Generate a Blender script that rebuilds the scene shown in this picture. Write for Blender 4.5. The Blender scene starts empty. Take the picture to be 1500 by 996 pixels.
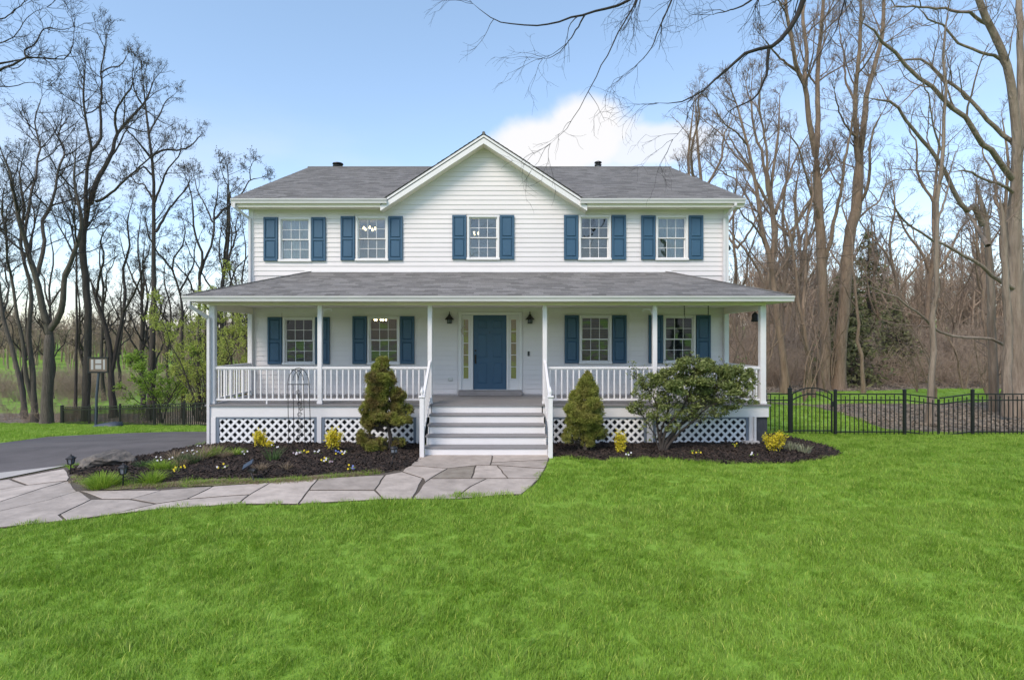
import bpy, math, random
import numpy as np
from mathutils import Vector, Matrix

scene = bpy.context.scene
COL = scene.collection

# ------------------------------------------------------------------ camera, sky, sun, exposure
CAM_Z = 2.51
F = 805.0                       # focal length in pixels of the 1500 px wide photograph
CX, CY = 722.0, 495.0           # where the viewing axis meets the photograph
cam_d = bpy.data.cameras.new("camera")
cam = bpy.data.objects.new("camera", cam_d)
COL.objects.link(cam)
cam.location = (0, 0, CAM_Z)
cam.rotation_euler = (math.radians(90), 0, 0)
cam_d.sensor_width = 36.0
cam_d.lens = F / 1500 * 36
cam_d.shift_x = 28 / 1500
cam_d.shift_y = -3 / 1500
cam_d.clip_end = 2000
scene.camera = cam

SUN_ELEV = math.radians(45)
SUN_AZ = math.radians(212)      # compass style, clockwise from +Y: from behind the camera, on its left
world = bpy.data.worlds.new("World")
scene.world = world
world.use_nodes = True


def build_world():
    nt = world.node_tree
    for n in list(nt.nodes):
        nt.nodes.remove(n)
    N = nt.nodes.new
    L = nt.links.new
    out = N("ShaderNodeOutputWorld")
    bg = N("ShaderNodeBackground")
    bg.inputs["Strength"].default_value = 0.15
    sky = N("ShaderNodeTexSky")
    sky.sky_type = 'NISHITA'
    sky.sun_disc = False
    sky.sun_elevation = SUN_ELEV
    sky.sun_rotation = SUN_AZ
    sky.air_density = 1.0
    sky.dust_density = 0.4
    sky.ozone_density = 1.2
    tc = N("ShaderNodeTexCoord")
    sep = N("ShaderNodeSeparateXYZ")
    L(tc.outputs["Generated"], sep.inputs[0])

    def math_n(op, a, b=None, clamp=False):
        m = N("ShaderNodeMath")
        m.operation = op
        m.use_clamp = clamp
        for i, v in enumerate((a, b)):
            if v is None:
                continue
            if isinstance(v, (int, float)):
                m.inputs[i].default_value = v
            else:
                L(v, m.inputs[i])
        return m.outputs[0]
    x, y, z = sep.outputs
    # one cumulus, placed by its direction (azimuth, elevation)
    az = math_n('ARCTAN2', x, y)
    el = math_n('ARCSINE', z)
    noi = N("ShaderNodeTexNoise")
    noi.inputs["Scale"].default_value = 14.0
    noi.inputs["Detail"].default_value = 6.0
    noi.inputs["Roughness"].default_value = 0.5
    L(tc.outputs["Generated"], noi.inputs["Vector"])
    nn = math_n('SUBTRACT', noi.outputs["Fac"], 0.5)

    def puff(a0, e0, ra, re, k):
        da = math_n('DIVIDE', math_n('SUBTRACT', az, a0), ra)
        de = math_n('DIVIDE', math_n('SUBTRACT', el, e0), re)
        d = math_n('SQRT', math_n('ADD', math_n('MULTIPLY', da, da), math_n('MULTIPLY', de, de)))
        d = math_n('ADD', d, math_n('MULTIPLY', nn, .75))
        r = N("ShaderNodeMapRange")
        r.interpolation_type = 'SMOOTHSTEP'
        r.inputs["From Min"].default_value = 1.06
        r.inputs["From Max"].default_value = 0.6
        L(d, r.inputs["Value"])
        return math_n('MULTIPLY', r.outputs[0], k)
    m = None
    for p in ((0.135, 0.335, 0.15, 0.062, 1), (0.165, 0.362, 0.085, 0.052, 1), (0.27, 0.325, 0.14, 0.04, 0.8), (0.06, 0.312, 0.085, 0.045, .95), (0.12, 0.295, 0.2, 0.032, 0.6)):
        v = puff(*p)
        m = v if m is None else math_n('MAXIMUM', m, v)
    # thin high cloud low in the sky, all round
    mp = N("ShaderNodeMapping")
    mp.inputs["Scale"].default_value = (1.0, 1.0, 3.0)
    L(tc.outputs["Generated"], mp.inputs["Vector"])
    n2 = N("ShaderNodeTexNoise")
    n2.inputs["Scale"].default_value = 2.6
    n2.inputs["Detail"].default_value = 7.0
    L(mp.outputs[0], n2.inputs["Vector"])
    r2 = N("ShaderNodeMapRange")
    r2.interpolation_type = 'SMOOTHSTEP'
    r2.inputs["From Min"].default_value = 0.42
    r2.inputs["From Max"].default_value = 0.68
    L(n2.outputs["Fac"], r2.inputs["Value"])
    low = N("ShaderNodeMapRange")
    low.interpolation_type = 'SMOOTHSTEP'
    low.inputs["From Min"].default_value = 0.42
    low.inputs["From Max"].default_value = 0.05
    L(z, low.inputs["Value"])
    wisps = math_n('MULTIPLY', math_n('MULTIPLY', r2.outputs[0], low.outputs[0]), 0.75)
    mask = math_n('MAXIMUM', m, wisps, True)
    mix = N("ShaderNodeMix")
    mix.data_type = 'RGBA'
    L(mask, mix.inputs["Factor"])
    veil = N("ShaderNodeMix")           # a thin high veil over the whole sky
    veil.data_type = 'RGBA'
    veil.inputs["Factor"].default_value = 0.25
    L(sky.outputs[0], veil.inputs[6])
    veil.inputs[7].default_value = (1.2, 2.35, 3.1, 1)
    L(veil.outputs[2], mix.inputs[6])
    mix.inputs[7].default_value = (3.2, 3.42, 3.55, 1)
    L(mix.outputs[2], bg.inputs["Color"])
    L(bg.outputs[0], out.inputs["Surface"])


build_world()
sun_d = bpy.data.lights.new("sun", 'SUN')
sun_d.energy = 1.5
sun_d.angle = math.radians(26)
sun_d.color = (1.0, 0.91, 0.78)
sun = bpy.data.objects.new("sun", sun_d)
COL.objects.link(sun)
sd = Vector((math.sin(SUN_AZ) * math.cos(SUN_ELEV), math.cos(SUN_AZ) * math.cos(SUN_ELEV), math.sin(SUN_ELEV)))
sun.rotation_euler = sd.to_track_quat('Z', 'Y').to_euler()
sun.location = sd * 60
vs = scene.view_settings
vs.view_transform = 'Standard'
vs.look = 'None'
vs.exposure = 0.96
vs.gamma = 1.0
vs.use_curve_mapping = False
vs.use_white_balance = True          # the camera's own white balance, a little towards magenta, against the green the lawn throws up
vs.white_balance_temperature = 6850
vs.white_balance_tint = 16
scene.render.engine = 'CYCLES'
scene.cycles.max_bounces = 8
scene.cycles.transparent_max_bounces = 16
scene.cycles.use_denoising = True

# ------------------------------------------------------------------ small helpers
rng = np.random.default_rng(7)
rnd = random.Random(5)


def sstep(a, b, v):
    t = np.clip((v - a) / (b - a), 0, 1)
    return t * t * (3 - 2 * t)


def terrain(x, y):
    x = np.asarray(x, float)
    y = np.asarray(y, float)
    u = np.maximum(0, y - 13.0)
    u = u / (1 + (u / 30.0) ** 6) ** (1 / 6)
    left = sstep(-3.5, -8.5, x)
    drop = left * (0.114 * u + 0.027 * np.clip(-x - 6, 0, 26))
    right = 0.13 * sstep(6.3, 9.0, x) * sstep(11.5, 14.5, y)
    far_and_added_hill = 5.0 * sstep(90, 260, y) + 6.0 * sstep(60, 200, np.abs(x)) + 10.0 * sstep(-30, -100, y)  # last rise is unseen, added behind the camera to darken lower window reflections
    return -drop - right + far_and_added_hill


def tz(x, y):
    return float(terrain(x, y))


def W(px, py, D):
    """Point that photograph pixel (px, py) shows at depth D."""
    return Vector(((px - CX) / F * D, D, CAM_Z - (py - CY) / F * D))


def G(px, py, lift=0.0):
    """Point where the photograph's pixel meets the ground."""
    d, step = 2.5, 0.25
    kx, kz = (px - CX) / F, (py - CY) / F
    while d < 250:
        if CAM_Z - kz * d <= tz(kx * d, d) + lift:
            a, b = d - step, d
            for _ in range(24):
                m = (a + b) / 2
                if CAM_Z - kz * m <= tz(kx * m, m) + lift:
                    b = m
                else:
                    a = m
            break
        d += step
    return Vector((kx * d, d, tz(kx * d, d) + lift))


class MB:
    def __init__(s):
        s.v, s.f, s.t = [], [], []

    def add(s, vs, fs, tint=None):
        o = len(s.v)
        s.v.extend([tuple(v) for v in vs])
        s.f.extend([tuple(i + o for i in f) for f in fs])
        s.t.extend([0.5 if tint is None else tint] * len(fs))

    def box(s, x0, x1, y0, y1, z0, z1, tint=None):
        s.add([(x0, y0, z0), (x1, y0, z0), (x1, y1, z0), (x0, y1, z0), (x0, y0, z1), (x1, y0, z1), (x1, y1, z1), (x0, y1, z1)],
              [(0, 3, 2, 1), (4, 5, 6, 7), (0, 1, 5, 4), (1, 2, 6, 5), (2, 3, 7, 6), (3, 0, 4, 7)], tint)

    def bbox(s, x0, x1, y0, y1, z0, z1, b=0.006, tint=None):
        """box with chamfered edges"""
        cx, cy, cz = (x0 + x1) / 2, (y0 + y1) / 2, (z0 + z1) / 2
        hx, hy, hz = abs(x1 - x0) / 2, abs(y1 - y0) / 2, abs(z1 - z0) / 2
        b = min(b, hx * .9, hy * .9, hz * .9)
        v = []
        idx = {}
        for sx in (-1, 1):
            for sy in (-1, 1):
                for sz in (-1, 1):
                    for k in range(3):
                        q = [hx - b, hy - b, hz - b]
                        q[k] += b
                        idx[(sx, sy, sz, k)] = len(v)
                        v.append((cx + sx * q[0], cy + sy * q[1], cz + sz * q[2]))
        f = []
        for k in range(3):
            a, c = (k + 1) % 3, (k + 2) % 3
            for sg in (-1, 1):
                ring = []
                for (p, q) in ((-1, -1), (1, -1), (1, 1), (-1, 1)):
                    t = [0, 0, 0]
                    t[k], t[a], t[c] = sg, p, q
                    ring.append(idx[(t[0], t[1], t[2], k)])
                f.append(ring if sg > 0 else ring[::-1])
        for k in range(3):
            a, c = (k + 1) % 3, (k + 2) % 3
            for p in (-1, 1):
                for q in (-1, 1):
                    def g(sg, kk):
                        t = [0, 0, 0]
                        t[k], t[a], t[c] = sg, p, q
                        return idx[(t[0], t[1], t[2], kk)]
                    ring = [g(-1, a), g(1, a), g(1, c), g(-1, c)]
                    f.append(ring if p * q > 0 else ring[::-1])
        for sx in (-1, 1):
            for sy in (-1, 1):
                for sz in (-1, 1):
                    ring = [idx[(sx, sy, sz, k)] for k in range(3)]
                    f.append(ring if sx * sy * sz > 0 else ring[::-1])
        s.add(v, f, tint)

    def bar(s, a, b, w, h=None, up=(0, 0, 1), tint=None):
        """square bar from a to b"""
        a, b = Vector(a), Vector(b)
        h = w if h is None else h
        t = (b - a).normalized()
        u = Vector(up)
        if abs(t.dot(u)) > .95:
            u = Vector((0, 1, 0))
        sdv = t.cross(u).normalized() * (w / 2)
        n = sdv.cross(t).normalized() * (h / 2)
        v = []
        for p in (a, b):
            v += [p - sdv - n, p + sdv - n, p + sdv + n, p - sdv + n]
        s.add(v, [(0, 3, 2, 1), (4, 5, 6, 7), (0, 1, 5, 4), (1, 2, 6, 5), (2, 3, 7, 6), (3, 0, 4, 7)], tint)

    def tube(s, pts, r, sides=6, tint=None, cap=True):
        pts = [Vector(p) for p in pts]
        n = len(pts)
        rs = [r] * n if isinstance(r, (int, float)) else list(r)
        d = (pts[-1] - pts[0])
        if d.length < 1e-6:
            d = pts[1] - pts[0]
        ref = Vector((0.31, 0.87, 0.2)) if abs(d.normalized().z) > .7 else Vector((0, 0, 1))
        v = []
        prev = None
        for i, p in enumerate(pts):
            t = (pts[min(i + 1, n - 1)] - pts[max(i - 1, 0)]).normalized()
            rr = ref if prev is None else prev
            u = rr - t * rr.dot(t)
            if u.length < 1e-5:
                u = t.orthogonal()
            u.normalize()
            prev = u
            w = t.cross(u)
            for k in range(sides):
                a = 2 * math.pi * k / sides
                v.append(p + (u * math.cos(a) + w * math.sin(a)) * rs[i])
        f = []
        for i in range(n - 1):
            for k in range(sides):
                k2 = (k + 1) % sides
                f.append((i * sides + k, i * sides + k2, (i + 1) * sides + k2, (i + 1) * sides + k))
        if cap:
            f.append(tuple(range(sides))[::-1])
            f.append(tuple((n - 1) * sides + k for k in range(sides)))
        s.add(v, f, tint)

    def lathe(s, c, prof, sides=12, tint=None):
        """profile [(r, z)...] turned round the vertical through c"""
        c = Vector(c)
        v = []
        for r, z in prof:
            for k in range(sides):
                a = 2 * math.pi * (k + .5) / sides
                v.append((c.x + r * math.cos(a), c.y + r * math.sin(a), c.z + z))
        f = []
        for i in range(len(prof) - 1):
            for k in range(sides):
                k2 = (k + 1) % sides
                f.append((i * sides + k, i * sides + k2, (i + 1) * sides + k2, (i + 1) * sides + k))
        f.append(tuple(range(sides))[::-1])
        f.append(tuple((len(prof) - 1) * sides + k for k in range(sides)))
        s.add(v, f, tint)

    def mesh(s, name, mat, smooth=False):
        me = bpy.data.meshes.new(name)
        me.from_pydata(s.v, [], s.f)
        if any(t != 0.5 for t in s.t):
            at = me.attributes.new("tint", 'FLOAT', 'FACE')
            at.data.foreach_set("value", s.t)
        me.materials.append(mat)
        if smooth:
            me.polygons.foreach_set("use_smooth", [True] * len(me.polygons))
        me.update()
        return me


def np_mesh(name, verts, faces, mat, smooth=True, tint=None):
    """faces: list of (M,k) integer arrays"""
    me = bpy.data.meshes.new(name)
    me.vertices.add(len(verts))
    me.vertices.foreach_set("co", np.ascontiguousarray(verts, dtype=np.float32).ravel())
    nl = sum(a.size for a in faces)
    nf = sum(len(a) for a in faces)
    me.loops.add(nl)
    me.loops.foreach_set("vertex_index", np.concatenate([a.ravel() for a in faces]).astype(np.int32))
    me.polygons.add(nf)
    starts, o = [], 0
    for a in faces:
        starts.append(o + np.arange(len(a)) * a.shape[1])
        o += a.size
    me.polygons.foreach_set("loop_start", np.concatenate(starts).astype(np.int32))
    me.polygons.foreach_set("use_smooth", np.full(nf, smooth))
    if tint is not None:
        at = me.attributes.new("tint", 'FLOAT', 'FACE')
        at.data.foreach_set("value", np.ascontiguousarray(tint, dtype=np.float32))
    me.materials.append(mat)
    me.update(calc_edges=True)
    me.validate()
    return me


WL = {}


def link(name, me, parent=None, loc=(0, 0, 0), rot=None):
    o = bpy.data.objects.new(name, me)
    COL.objects.link(o)
    o.location = loc
    if rot is not None:
        o.rotation_euler = rot
    WL[o.name] = Vector(loc)
    if parent is not None:
        o.parent = parent
        o.matrix_parent_inverse = Matrix.Translation(-WL[parent.name])
    return o


def thing(name, label, cat, loc=(0, 0, 0), group=None):
    o = link(name, None, None, loc)
    o.empty_display_size = .2
    o["label"] = label
    o["category"] = cat
    if group:
        o["group"] = group
    return o


def tag(o, label, cat, group=None):
    o["label"] = label
    o["category"] = cat
    if group:
        o["group"] = group
    return o


def struct(name, me, parent=None):
    o = link(name, me, parent)
    o["kind"] = "structure"
    return o


def stuff(o):
    o["kind"] = "stuff"
    return o


def dup(root, loc, rz=0.0, sc=1.0, label=None, group=None):
    r = root.copy()
    COL.objects.link(r)
    r.location = loc
    r.rotation_euler = (0, 0, rz)
    r.scale = (sc, sc, sc)
    if label:
        r["label"] = label
    if group:
        r["group"] = group
    for ch in list(root.children):
        c = ch.copy()
        COL.objects.link(c)
        c.parent = r
        c.matrix_parent_inverse = ch.matrix_parent_inverse.copy()
        for g in list(ch.children):
            d = g.copy()
            COL.objects.link(d)
            d.parent = c
            d.matrix_parent_inverse = g.matrix_parent_inverse.copy()
    return r


# ------------------------------------------------------------------ materials
def mat(name, col, rough=0.6, var=0.12, scale=6.0, bump=0.0, bscale=40.0, stretch=(1, 1, 1), col2=None, tint=0.0, metal=0.0, spec=None, trans=0.0, detail=6.0, cov=0.5, rand=0.0, bdist=0.02):
    m = bpy.data.materials.new(name)
    m.use_nodes = True
    nt = m.node_tree
    N, L = nt.nodes.new, nt.links.new
    b = nt.nodes["Principled BSDF"]
    b.inputs["Roughness"].default_value = rough
    b.inputs["Metallic"].default_value = metal
    if spec is not None:
        b.inputs["Specular IOR Level"].default_value = spec
    tc = N("ShaderNodeTexCoord")
    mp = N("ShaderNodeMapping")
    mp.inputs["Scale"].default_value = stretch
    L(tc.outputs["Object"], mp.inputs[0])
    no = N("ShaderNodeTexNoise")
    no.inputs["Scale"].default_value = scale
    no.inputs["Detail"].default_value = detail
    no.inputs["Roughness"].default_value = 0.62
    L(mp.outputs[0], no.inputs["Vector"])
    ra = N("ShaderNodeMapRange")
    ra.inputs["From Min"].default_value = cov - .22
    ra.inputs["From Max"].default_value = cov + .22
    L(no.outputs["Fac"], ra.inputs["Value"])
    mix = N("ShaderNodeMix")
    mix.data_type = 'RGBA'
    c2 = col2 if col2 else tuple(min(1, c * (1 + var)) for c in col)
    c1 = col if col2 else tuple(c * (1 - var) for c in col)
    mix.inputs[6].default_value = (*c1, 1)
    mix.inputs[7].default_value = (*c2, 1)
    L(ra.outputs[0], mix.inputs["Factor"])
    cur = mix.outputs[2]
    if tint or rand:
        if tint:
            at = N("ShaderNodeAttribute")
            at.attribute_name = "tint"
            src, k = at.outputs["Fac"], tint
        else:
            oi = N("ShaderNodeObjectInfo")
            src, k = oi.outputs["Random"], rand
        r = N("ShaderNodeMapRange")
        r.inputs["To Min"].default_value = 1 - k
        r.inputs["To Max"].default_value = 1 + k
        L(src, r.inputs["Value"])
        vm = N("ShaderNodeVectorMath")
        vm.operation = 'SCALE'
        L(cur, vm.inputs[0])
        L(r.outputs[0], vm.inputs["Scale"])
        cur = vm.outputs[0]
    L(cur, b.inputs["Base Color"])
    if bump:
        n2 = N("ShaderNodeTexNoise")
        n2.inputs["Scale"].default_value = bscale
        n2.inputs["Detail"].default_value = 5
        L(mp.outputs[0], n2.inputs["Vector"])
        bp = N("ShaderNodeBump")
        bp.inputs["Strength"].default_value = bump
        bp.inputs["Distance"].default_value = bdist
        L(n2.outputs["Fac"], bp.inputs["Height"])
        L(bp.outputs[0], b.inputs["Normal"])
    if trans:
        tr = N("ShaderNodeBsdfTranslucent")
        L(cur, tr.inputs["Color"])
        ms = N("ShaderNodeMixShader")
        ms.inputs[0].default_value = trans
        L(b.outputs[0], ms.inputs[1])
        L(tr.outputs[0], ms.inputs[2])
        L(ms.outputs[0], nt.nodes["Material Output"].inputs["Surface"])
    return m


def leaf_mat(name, c_dark, c_light, trans=0.3, rough=.55, patch=0.0, c_patch=None, pscale=1.0):
    """foliage colour from the per-leaf tint attribute, with an optional patchy second colour"""
    m = bpy.data.materials.new(name)
    m.use_nodes = True
    nt = m.node_tree
    N, L = nt.nodes.new, nt.links.new
    b = nt.nodes["Principled BSDF"]
    b.inputs["Roughness"].default_value = rough
    b.inputs["Specular IOR Level"].default_value = .3
    at = N("ShaderNodeAttribute")
    at.attribute_name = "tint"
    mix = N("ShaderNodeMix")
    mix.data_type = 'RGBA'
    L(at.outputs["Fac"], mix.inputs["Factor"])
    mix.inputs[6].default_value = (*c_dark, 1)
    mix.inputs[7].default_value = (*c_light, 1)
    cur = mix.outputs[2]
    if c_patch:
        ge = N("ShaderNodeNewGeometry")
        no = N("ShaderNodeTexNoise")
        no.inputs["Scale"].default_value = pscale
        no.inputs["Detail"].default_value = 4
        L(ge.outputs["Position"], no.inputs["Vector"])
        r = N("ShaderNodeMapRange")
        r.inputs["From Min"].default_value = .42
        r.inputs["From Max"].default_value = .62
        r.inputs["To Max"].default_value = patch
        L(no.outputs["Fac"], r.inputs["Value"])
        m2 = N("ShaderNodeMix")
        m2.data_type = 'RGBA'
        L(r.outputs[0], m2.inputs["Factor"])
        L(cur, m2.inputs[6])
        m2.inputs[7].default_value = (*c_patch, 1)
        cur = m2.outputs[2]
    L(cur, b.inputs["Base Color"])
    tr = N("ShaderNodeBsdfTranslucent")
    L(cur, tr.inputs["Color"])
    ms = N("ShaderNodeMixShader")
    ms.inputs[0].default_value = trans
    L(b.outputs[0], ms.inputs[1])
    L(tr.outputs[0], ms.inputs[2])
    L(ms.outputs[0], nt.nodes["Material Output"].inputs["Surface"])
    return m


def glass_mat():
    m = bpy.data.materials.new("window_glass")
    m.use_nodes = True
    nt = m.node_tree
    N, L = nt.nodes.new, nt.links.new
    tr = N("ShaderNodeBsdfTransparent")
    tr.inputs["Color"].default_value = (.78, .82, .82, 1)
    gl = N("ShaderNodeBsdfGlossy")
    gl.inputs["Roughness"].default_value = 0.015
    gl.inputs["Color"].default_value = (.9, .95, 1, 1)
    lw = N("ShaderNodeFresnel")
    lw.inputs["IOR"].default_value = 1.85
    # slight waviness of float glass
    no = N("ShaderNodeTexNoise")
    no.inputs["Scale"].default_value = 1.7
    ge = N("ShaderNodeNewGeometry")
    L(ge.outputs["Position"], no.inputs["Vector"])
    bp = N("ShaderNodeBump")
    bp.inputs["Strength"].default_value = .12
    bp.inputs["Distance"].default_value = .05
    L(no.outputs["Fac"], bp.inputs["Height"])
    L(bp.outputs[0], gl.inputs["Normal"])
    ms = N("ShaderNodeMixShader")
    L(lw.outputs[0], ms.inputs[0])
    L(tr.outputs[0], ms.inputs[1])
    L(gl.outputs[0], ms.inputs[2])
    L(ms.outputs[0], nt.nodes["Material Output"].inputs["Surface"])
    return m


def emit_mat(name, col, s):
    m = bpy.data.materials.new(name)
    m.use_nodes = True
    b = m.node_tree.nodes["Principled BSDF"]
    b.inputs["Base Color"].default_value = (*col, 1)
    b.inputs["Emission Color"].default_value = (*col, 1)
    b.inputs["Emission Strength"].default_value = s
    return m


M = dict(
    siding=mat("siding_vinyl", (.72, .69, .685), .5, .05, .7, .06, 60, (1, 1, 1), rand=.018),
    trim=mat("white_trim", (.75, .74, .735), .45, .03, 3),
    rail=mat("white_vinyl_rail", (.74, .73, .735), .4, .03, 4),
    gutter=mat("white_gutter", (.66, .65, .66), .35, .08, 1.5, stretch=(1, 1, 6)),
    soffit=mat("soffit", (.86, .79, .69), .6, .03, 2),
    shutter=mat("blue_shutter", (.033, .096, .165), .45, .08, 5, .05, 60, (1, 1, .2)),
    door=mat("blue_door", (.028, .090, .165), .38, .05, 3),
    shingle=mat("asphalt_shingle", (.215, .207, .20), .9, .3, 45, .6, 260, tint=.26),
    deck=mat("grey_deck_paint", (.22, .212, .215), .55, .1, 5, .1, 40, (1, 6, 1)),
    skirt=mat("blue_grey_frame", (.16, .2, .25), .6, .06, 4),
    lattice=mat("white_lattice", (.78, .79, .80), .5, .05, 5),
    dark=mat("dark_void", (.02, .022, .026), .9, .3, 3),
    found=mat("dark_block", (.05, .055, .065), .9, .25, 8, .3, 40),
    inner=mat("interior_wall", (.42, .4, .37), .8, .05, 2),
    blind=mat("blind_slats", (.55, .55, .55), .6, .05, 2),
    blind_wood=mat("wood_blind", (.55, .43, .22), .6, .12, 4),
    amber=emit_mat("amber_glow_sheer", (.40, .30, .13), .10),  # faint glow put into the sheer, standing in for the lit room behind
    curtain=mat("sheer_curtain", (.7, .68, .62), .8, .08, 6, stretch=(8, 8, 1)),
    black=mat("black_metal", (.012, .012, .014), .42, .2, 8, spec=.5),
    brass=mat("bronze_metal", (.03, .026, .022), .35, .1, 8, metal=.6),
    glass=glass_mat(),
    bulb=emit_mat("warm_bulb", (1, .78, .38), 7.0),
    asphalt=mat("asphalt", (.075, .067, .066), .9, .3, .7, .35, 160, col2=(.155, .138, .135)),
    concrete=mat("concrete", (.46, .43, .40), .85, .12, 5, .2, 60),
    stone=mat("flagstone", (.53, .455, .395), .8, .2, 3.2, .9, 7, col2=(.33, .28, .24), rand=.17),
    stone_brown=mat("brown_flagstone", (.20, .165, .13), .8, .2, 5, .5, 14, col2=(.31, .27, .22)),
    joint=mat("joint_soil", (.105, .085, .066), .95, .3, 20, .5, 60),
    rock=mat("boulder_rock", (.21, .18, .15), .85, .3, 4, 1, 9, (1, 1, 3), col2=(.06, .056, .054)),
    mulch=mat("mulch", (.030, .021, .016), .95, .5, 18, .9, 45),
    chip=mat("mulch_chip", (.042, .028, .021), .9, .3, 14, tint=.75),
    soil=mat("lawn_soil", (.17, .32, .028), .95, .25, 2.2, .6, 60, col2=(.23, .40, .045)),
    floor=mat("forest_floor", (.26, .215, .165), .95, .3, 1.3, .6, 30, col2=(.10, .082, .06)),
    dirt=mat("bed_edge", (.20, .155, .095), .95, .3, 9, .5, 50, col2=(.15, .16, .05)),
    bark_dark=mat("dark_bark", (.032, .027, .024), .9, .35, 7, 1.0, 24, (1, 1, .18), col2=(.085, .071, .06), bdist=.07),
    bark_grey=mat("grey_bark", (.062, .052, .044), .9, .3, 7, 1.0, 22, (1, 1, .16), col2=(.15, .125, .105), bdist=.07),
    bark_tan=mat("tan_bark", (.145, .10, .066), .9, .3, 7, 1.0, 22, (1, 1, .16), col2=(.30, .225, .16), bdist=.07),
    bark_pale=mat("pale_bark", (.15, .112, .082), .9, .3, 6, 1.0, 18, (1, 1, .14), col2=(.32, .26, .205), bdist=.07),
    twig_dark=mat("dark_twig", (.045, .038, .035), .9, .2, 5),
    twig_tan=mat("tan_twig", (.19, .14, .105), .9, .25, 5),
    twig_black=mat("branch_bark", (.028, .023, .022), .85, .3, 8, .4, 40),
    wood_far=mat("far_twigs", (.32, .245, .18), .95, .3, 4),
    bud=leaf_mat("bud_leaf", (.07, .05, .03), (.13, .10, .05)),
    spring=leaf_mat("spring_leaf", (.34, .40, .07), (.60, .66, .18), .5),
    lime=leaf_mat("lime_leaf", (.18, .30, .04), (.36, .52, .09), .45),
    spruce=leaf_mat("spruce_needles", (.16, .185, .034), (.38, .40, .085), .25, .7, .8, (.20, .135, .06), 3.4),
    spruce2=leaf_mat("spruce_needles_green", (.16, .185, .036), (.38, .40, .09), .25, .7, .5, (.25, .20, .07), 4.5),
    holly=leaf_mat("shrub_leaf", (.095, .12, .032), (.33, .38, .13), .3, .35),
    conifer=leaf_mat("conifer_needles", (.10, .11, .05), (.22, .225, .105), .1, .8),
    forsythia=leaf_mat("yellow_bloom", (.60, .50, .03), (.82, .72, .08), .35),
    lily=leaf_mat("daylily_leaf", (.17, .30, .03), (.36, .50, .07), .4),
    strap=leaf_mat("strap_leaf", (.05, .11, .03), (.14, .22, .08), .3),
    tan_grass=leaf_mat("dry_grass", (.22, .16, .10), (.40, .31, .21), .3),
    pale_iris=leaf_mat("pale_blades", (.20, .24, .12), (.42, .42, .30), .3),
    litter=leaf_mat("leaf_litter", (.20, .16, .12), (.38, .31, .235), .15, .85),
    white_petal=mat("white_petal", (.75, .74, .78), .7, .08, 9),
    blue_petal=mat("blue_petal", (.16, .22, .55), .7, .2, 9),
    yellow_petal=mat("yellow_petal", (.75, .58, .04), .7, .15, 9),
    pink_petal=mat("mauve_petal", (.42, .33, .40), .7, .15, 9),
    solar=mat("solar_panel", (.02, .025, .04), .2, .1, 5),
    lampglass=mat("lantern_glass", (.13, .15, .18), .15, .1, 9),
    white_panel=mat("backboard_panel", (.40, .40, .42), .3, .05, 4),
    backboard=mat("backboard_sheet", (.16, .12, .10), .3, .1, 4),
    blue_plastic=mat("blue_plastic", (.05, .065, .09), .5, .1, 5),
    orange=mat("rim_metal", (.5, .12, .03), .5, .1, 5),
    plate=mat("ivory_plate", (.62, .62, .6), .5, .03, 5),
    wreath=mat("pale_charm", (.55, .5, .42), .8, .1, 9),
)


def grass_mat():
    m = bpy.data.materials.new("grass_blade")
    m.use_nodes = True
    nt = m.node_tree
    N, L = nt.nodes.new, nt.links.new
    b = nt.nodes["Principled BSDF"]
    b.inputs["Roughness"].default_value = .5
    b.inputs["Specular IOR Level"].default_value = .35
    ge = N("ShaderNodeNewGeometry")
    no = N("ShaderNodeTexNoise")
    no.inputs["Scale"].default_value = 1.6
    no.inputs["Detail"].default_value = 5
    no.inputs["Roughness"].default_value = .65
    L(ge.outputs["Position"], no.inputs["Vector"])
    r = N("ShaderNodeMapRange")
    r.inputs["From Min"].default_value = .33
    r.inputs["From Max"].default_value = .67
    L(no.outputs["Fac"], r.inputs["Value"])
    a = N("ShaderNodeMix")
    a.data_type = 'RGBA'
    L(r.outputs[0], a.inputs["Factor"])
    a.inputs[6].default_value = (.235, .405, .040, 1)
    a.inputs[7].default_value = (.30, .47, .070, 1)
    at = N("ShaderNodeAttribute")
    at.attribute_name = "tint"
    r3 = N("ShaderNodeMapRange")
    r3.inputs["From Min"].default_value = .9
    r3.inputs["From Max"].default_value = .97
    L(at.outputs["Fac"], r3.inputs["Value"])
    dry = N("ShaderNodeMix")
    dry.data_type = 'RGBA'
    L(r3.outputs[0], dry.inputs["Factor"])
    L(a.outputs[2], dry.inputs[6])
    dry.inputs[7].default_value = (.45, .50, .11, 1)
    r4 = N("ShaderNodeMapRange")
    r4.inputs["To Min"].default_value = .55
    r4.inputs["To Max"].default_value = 1.35
    L(at.outputs["Fac"], r4.inputs["Value"])
    vm = N("ShaderNodeVectorMath")
    vm.operation = 'SCALE'
    L(dry.outputs[2], vm.inputs[0])
    L(r4.outputs[0], vm.inputs["Scale"])
    L(vm.outputs[0], b.inputs["Base Color"])
    tr = N("ShaderNodeBsdfTranslucent")
    L(vm.outputs[0], tr.inputs["Color"])
    ms = N("ShaderNodeMixShader")
    ms.inputs[0].default_value = .42
    L(b.outputs[0], ms.inputs[1])
    L(tr.outputs[0], ms.inputs[2])
    L(ms.outputs[0], nt.nodes["Material Output"].inputs["Surface"])
    return m


M["grass"] = grass_mat()


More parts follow.
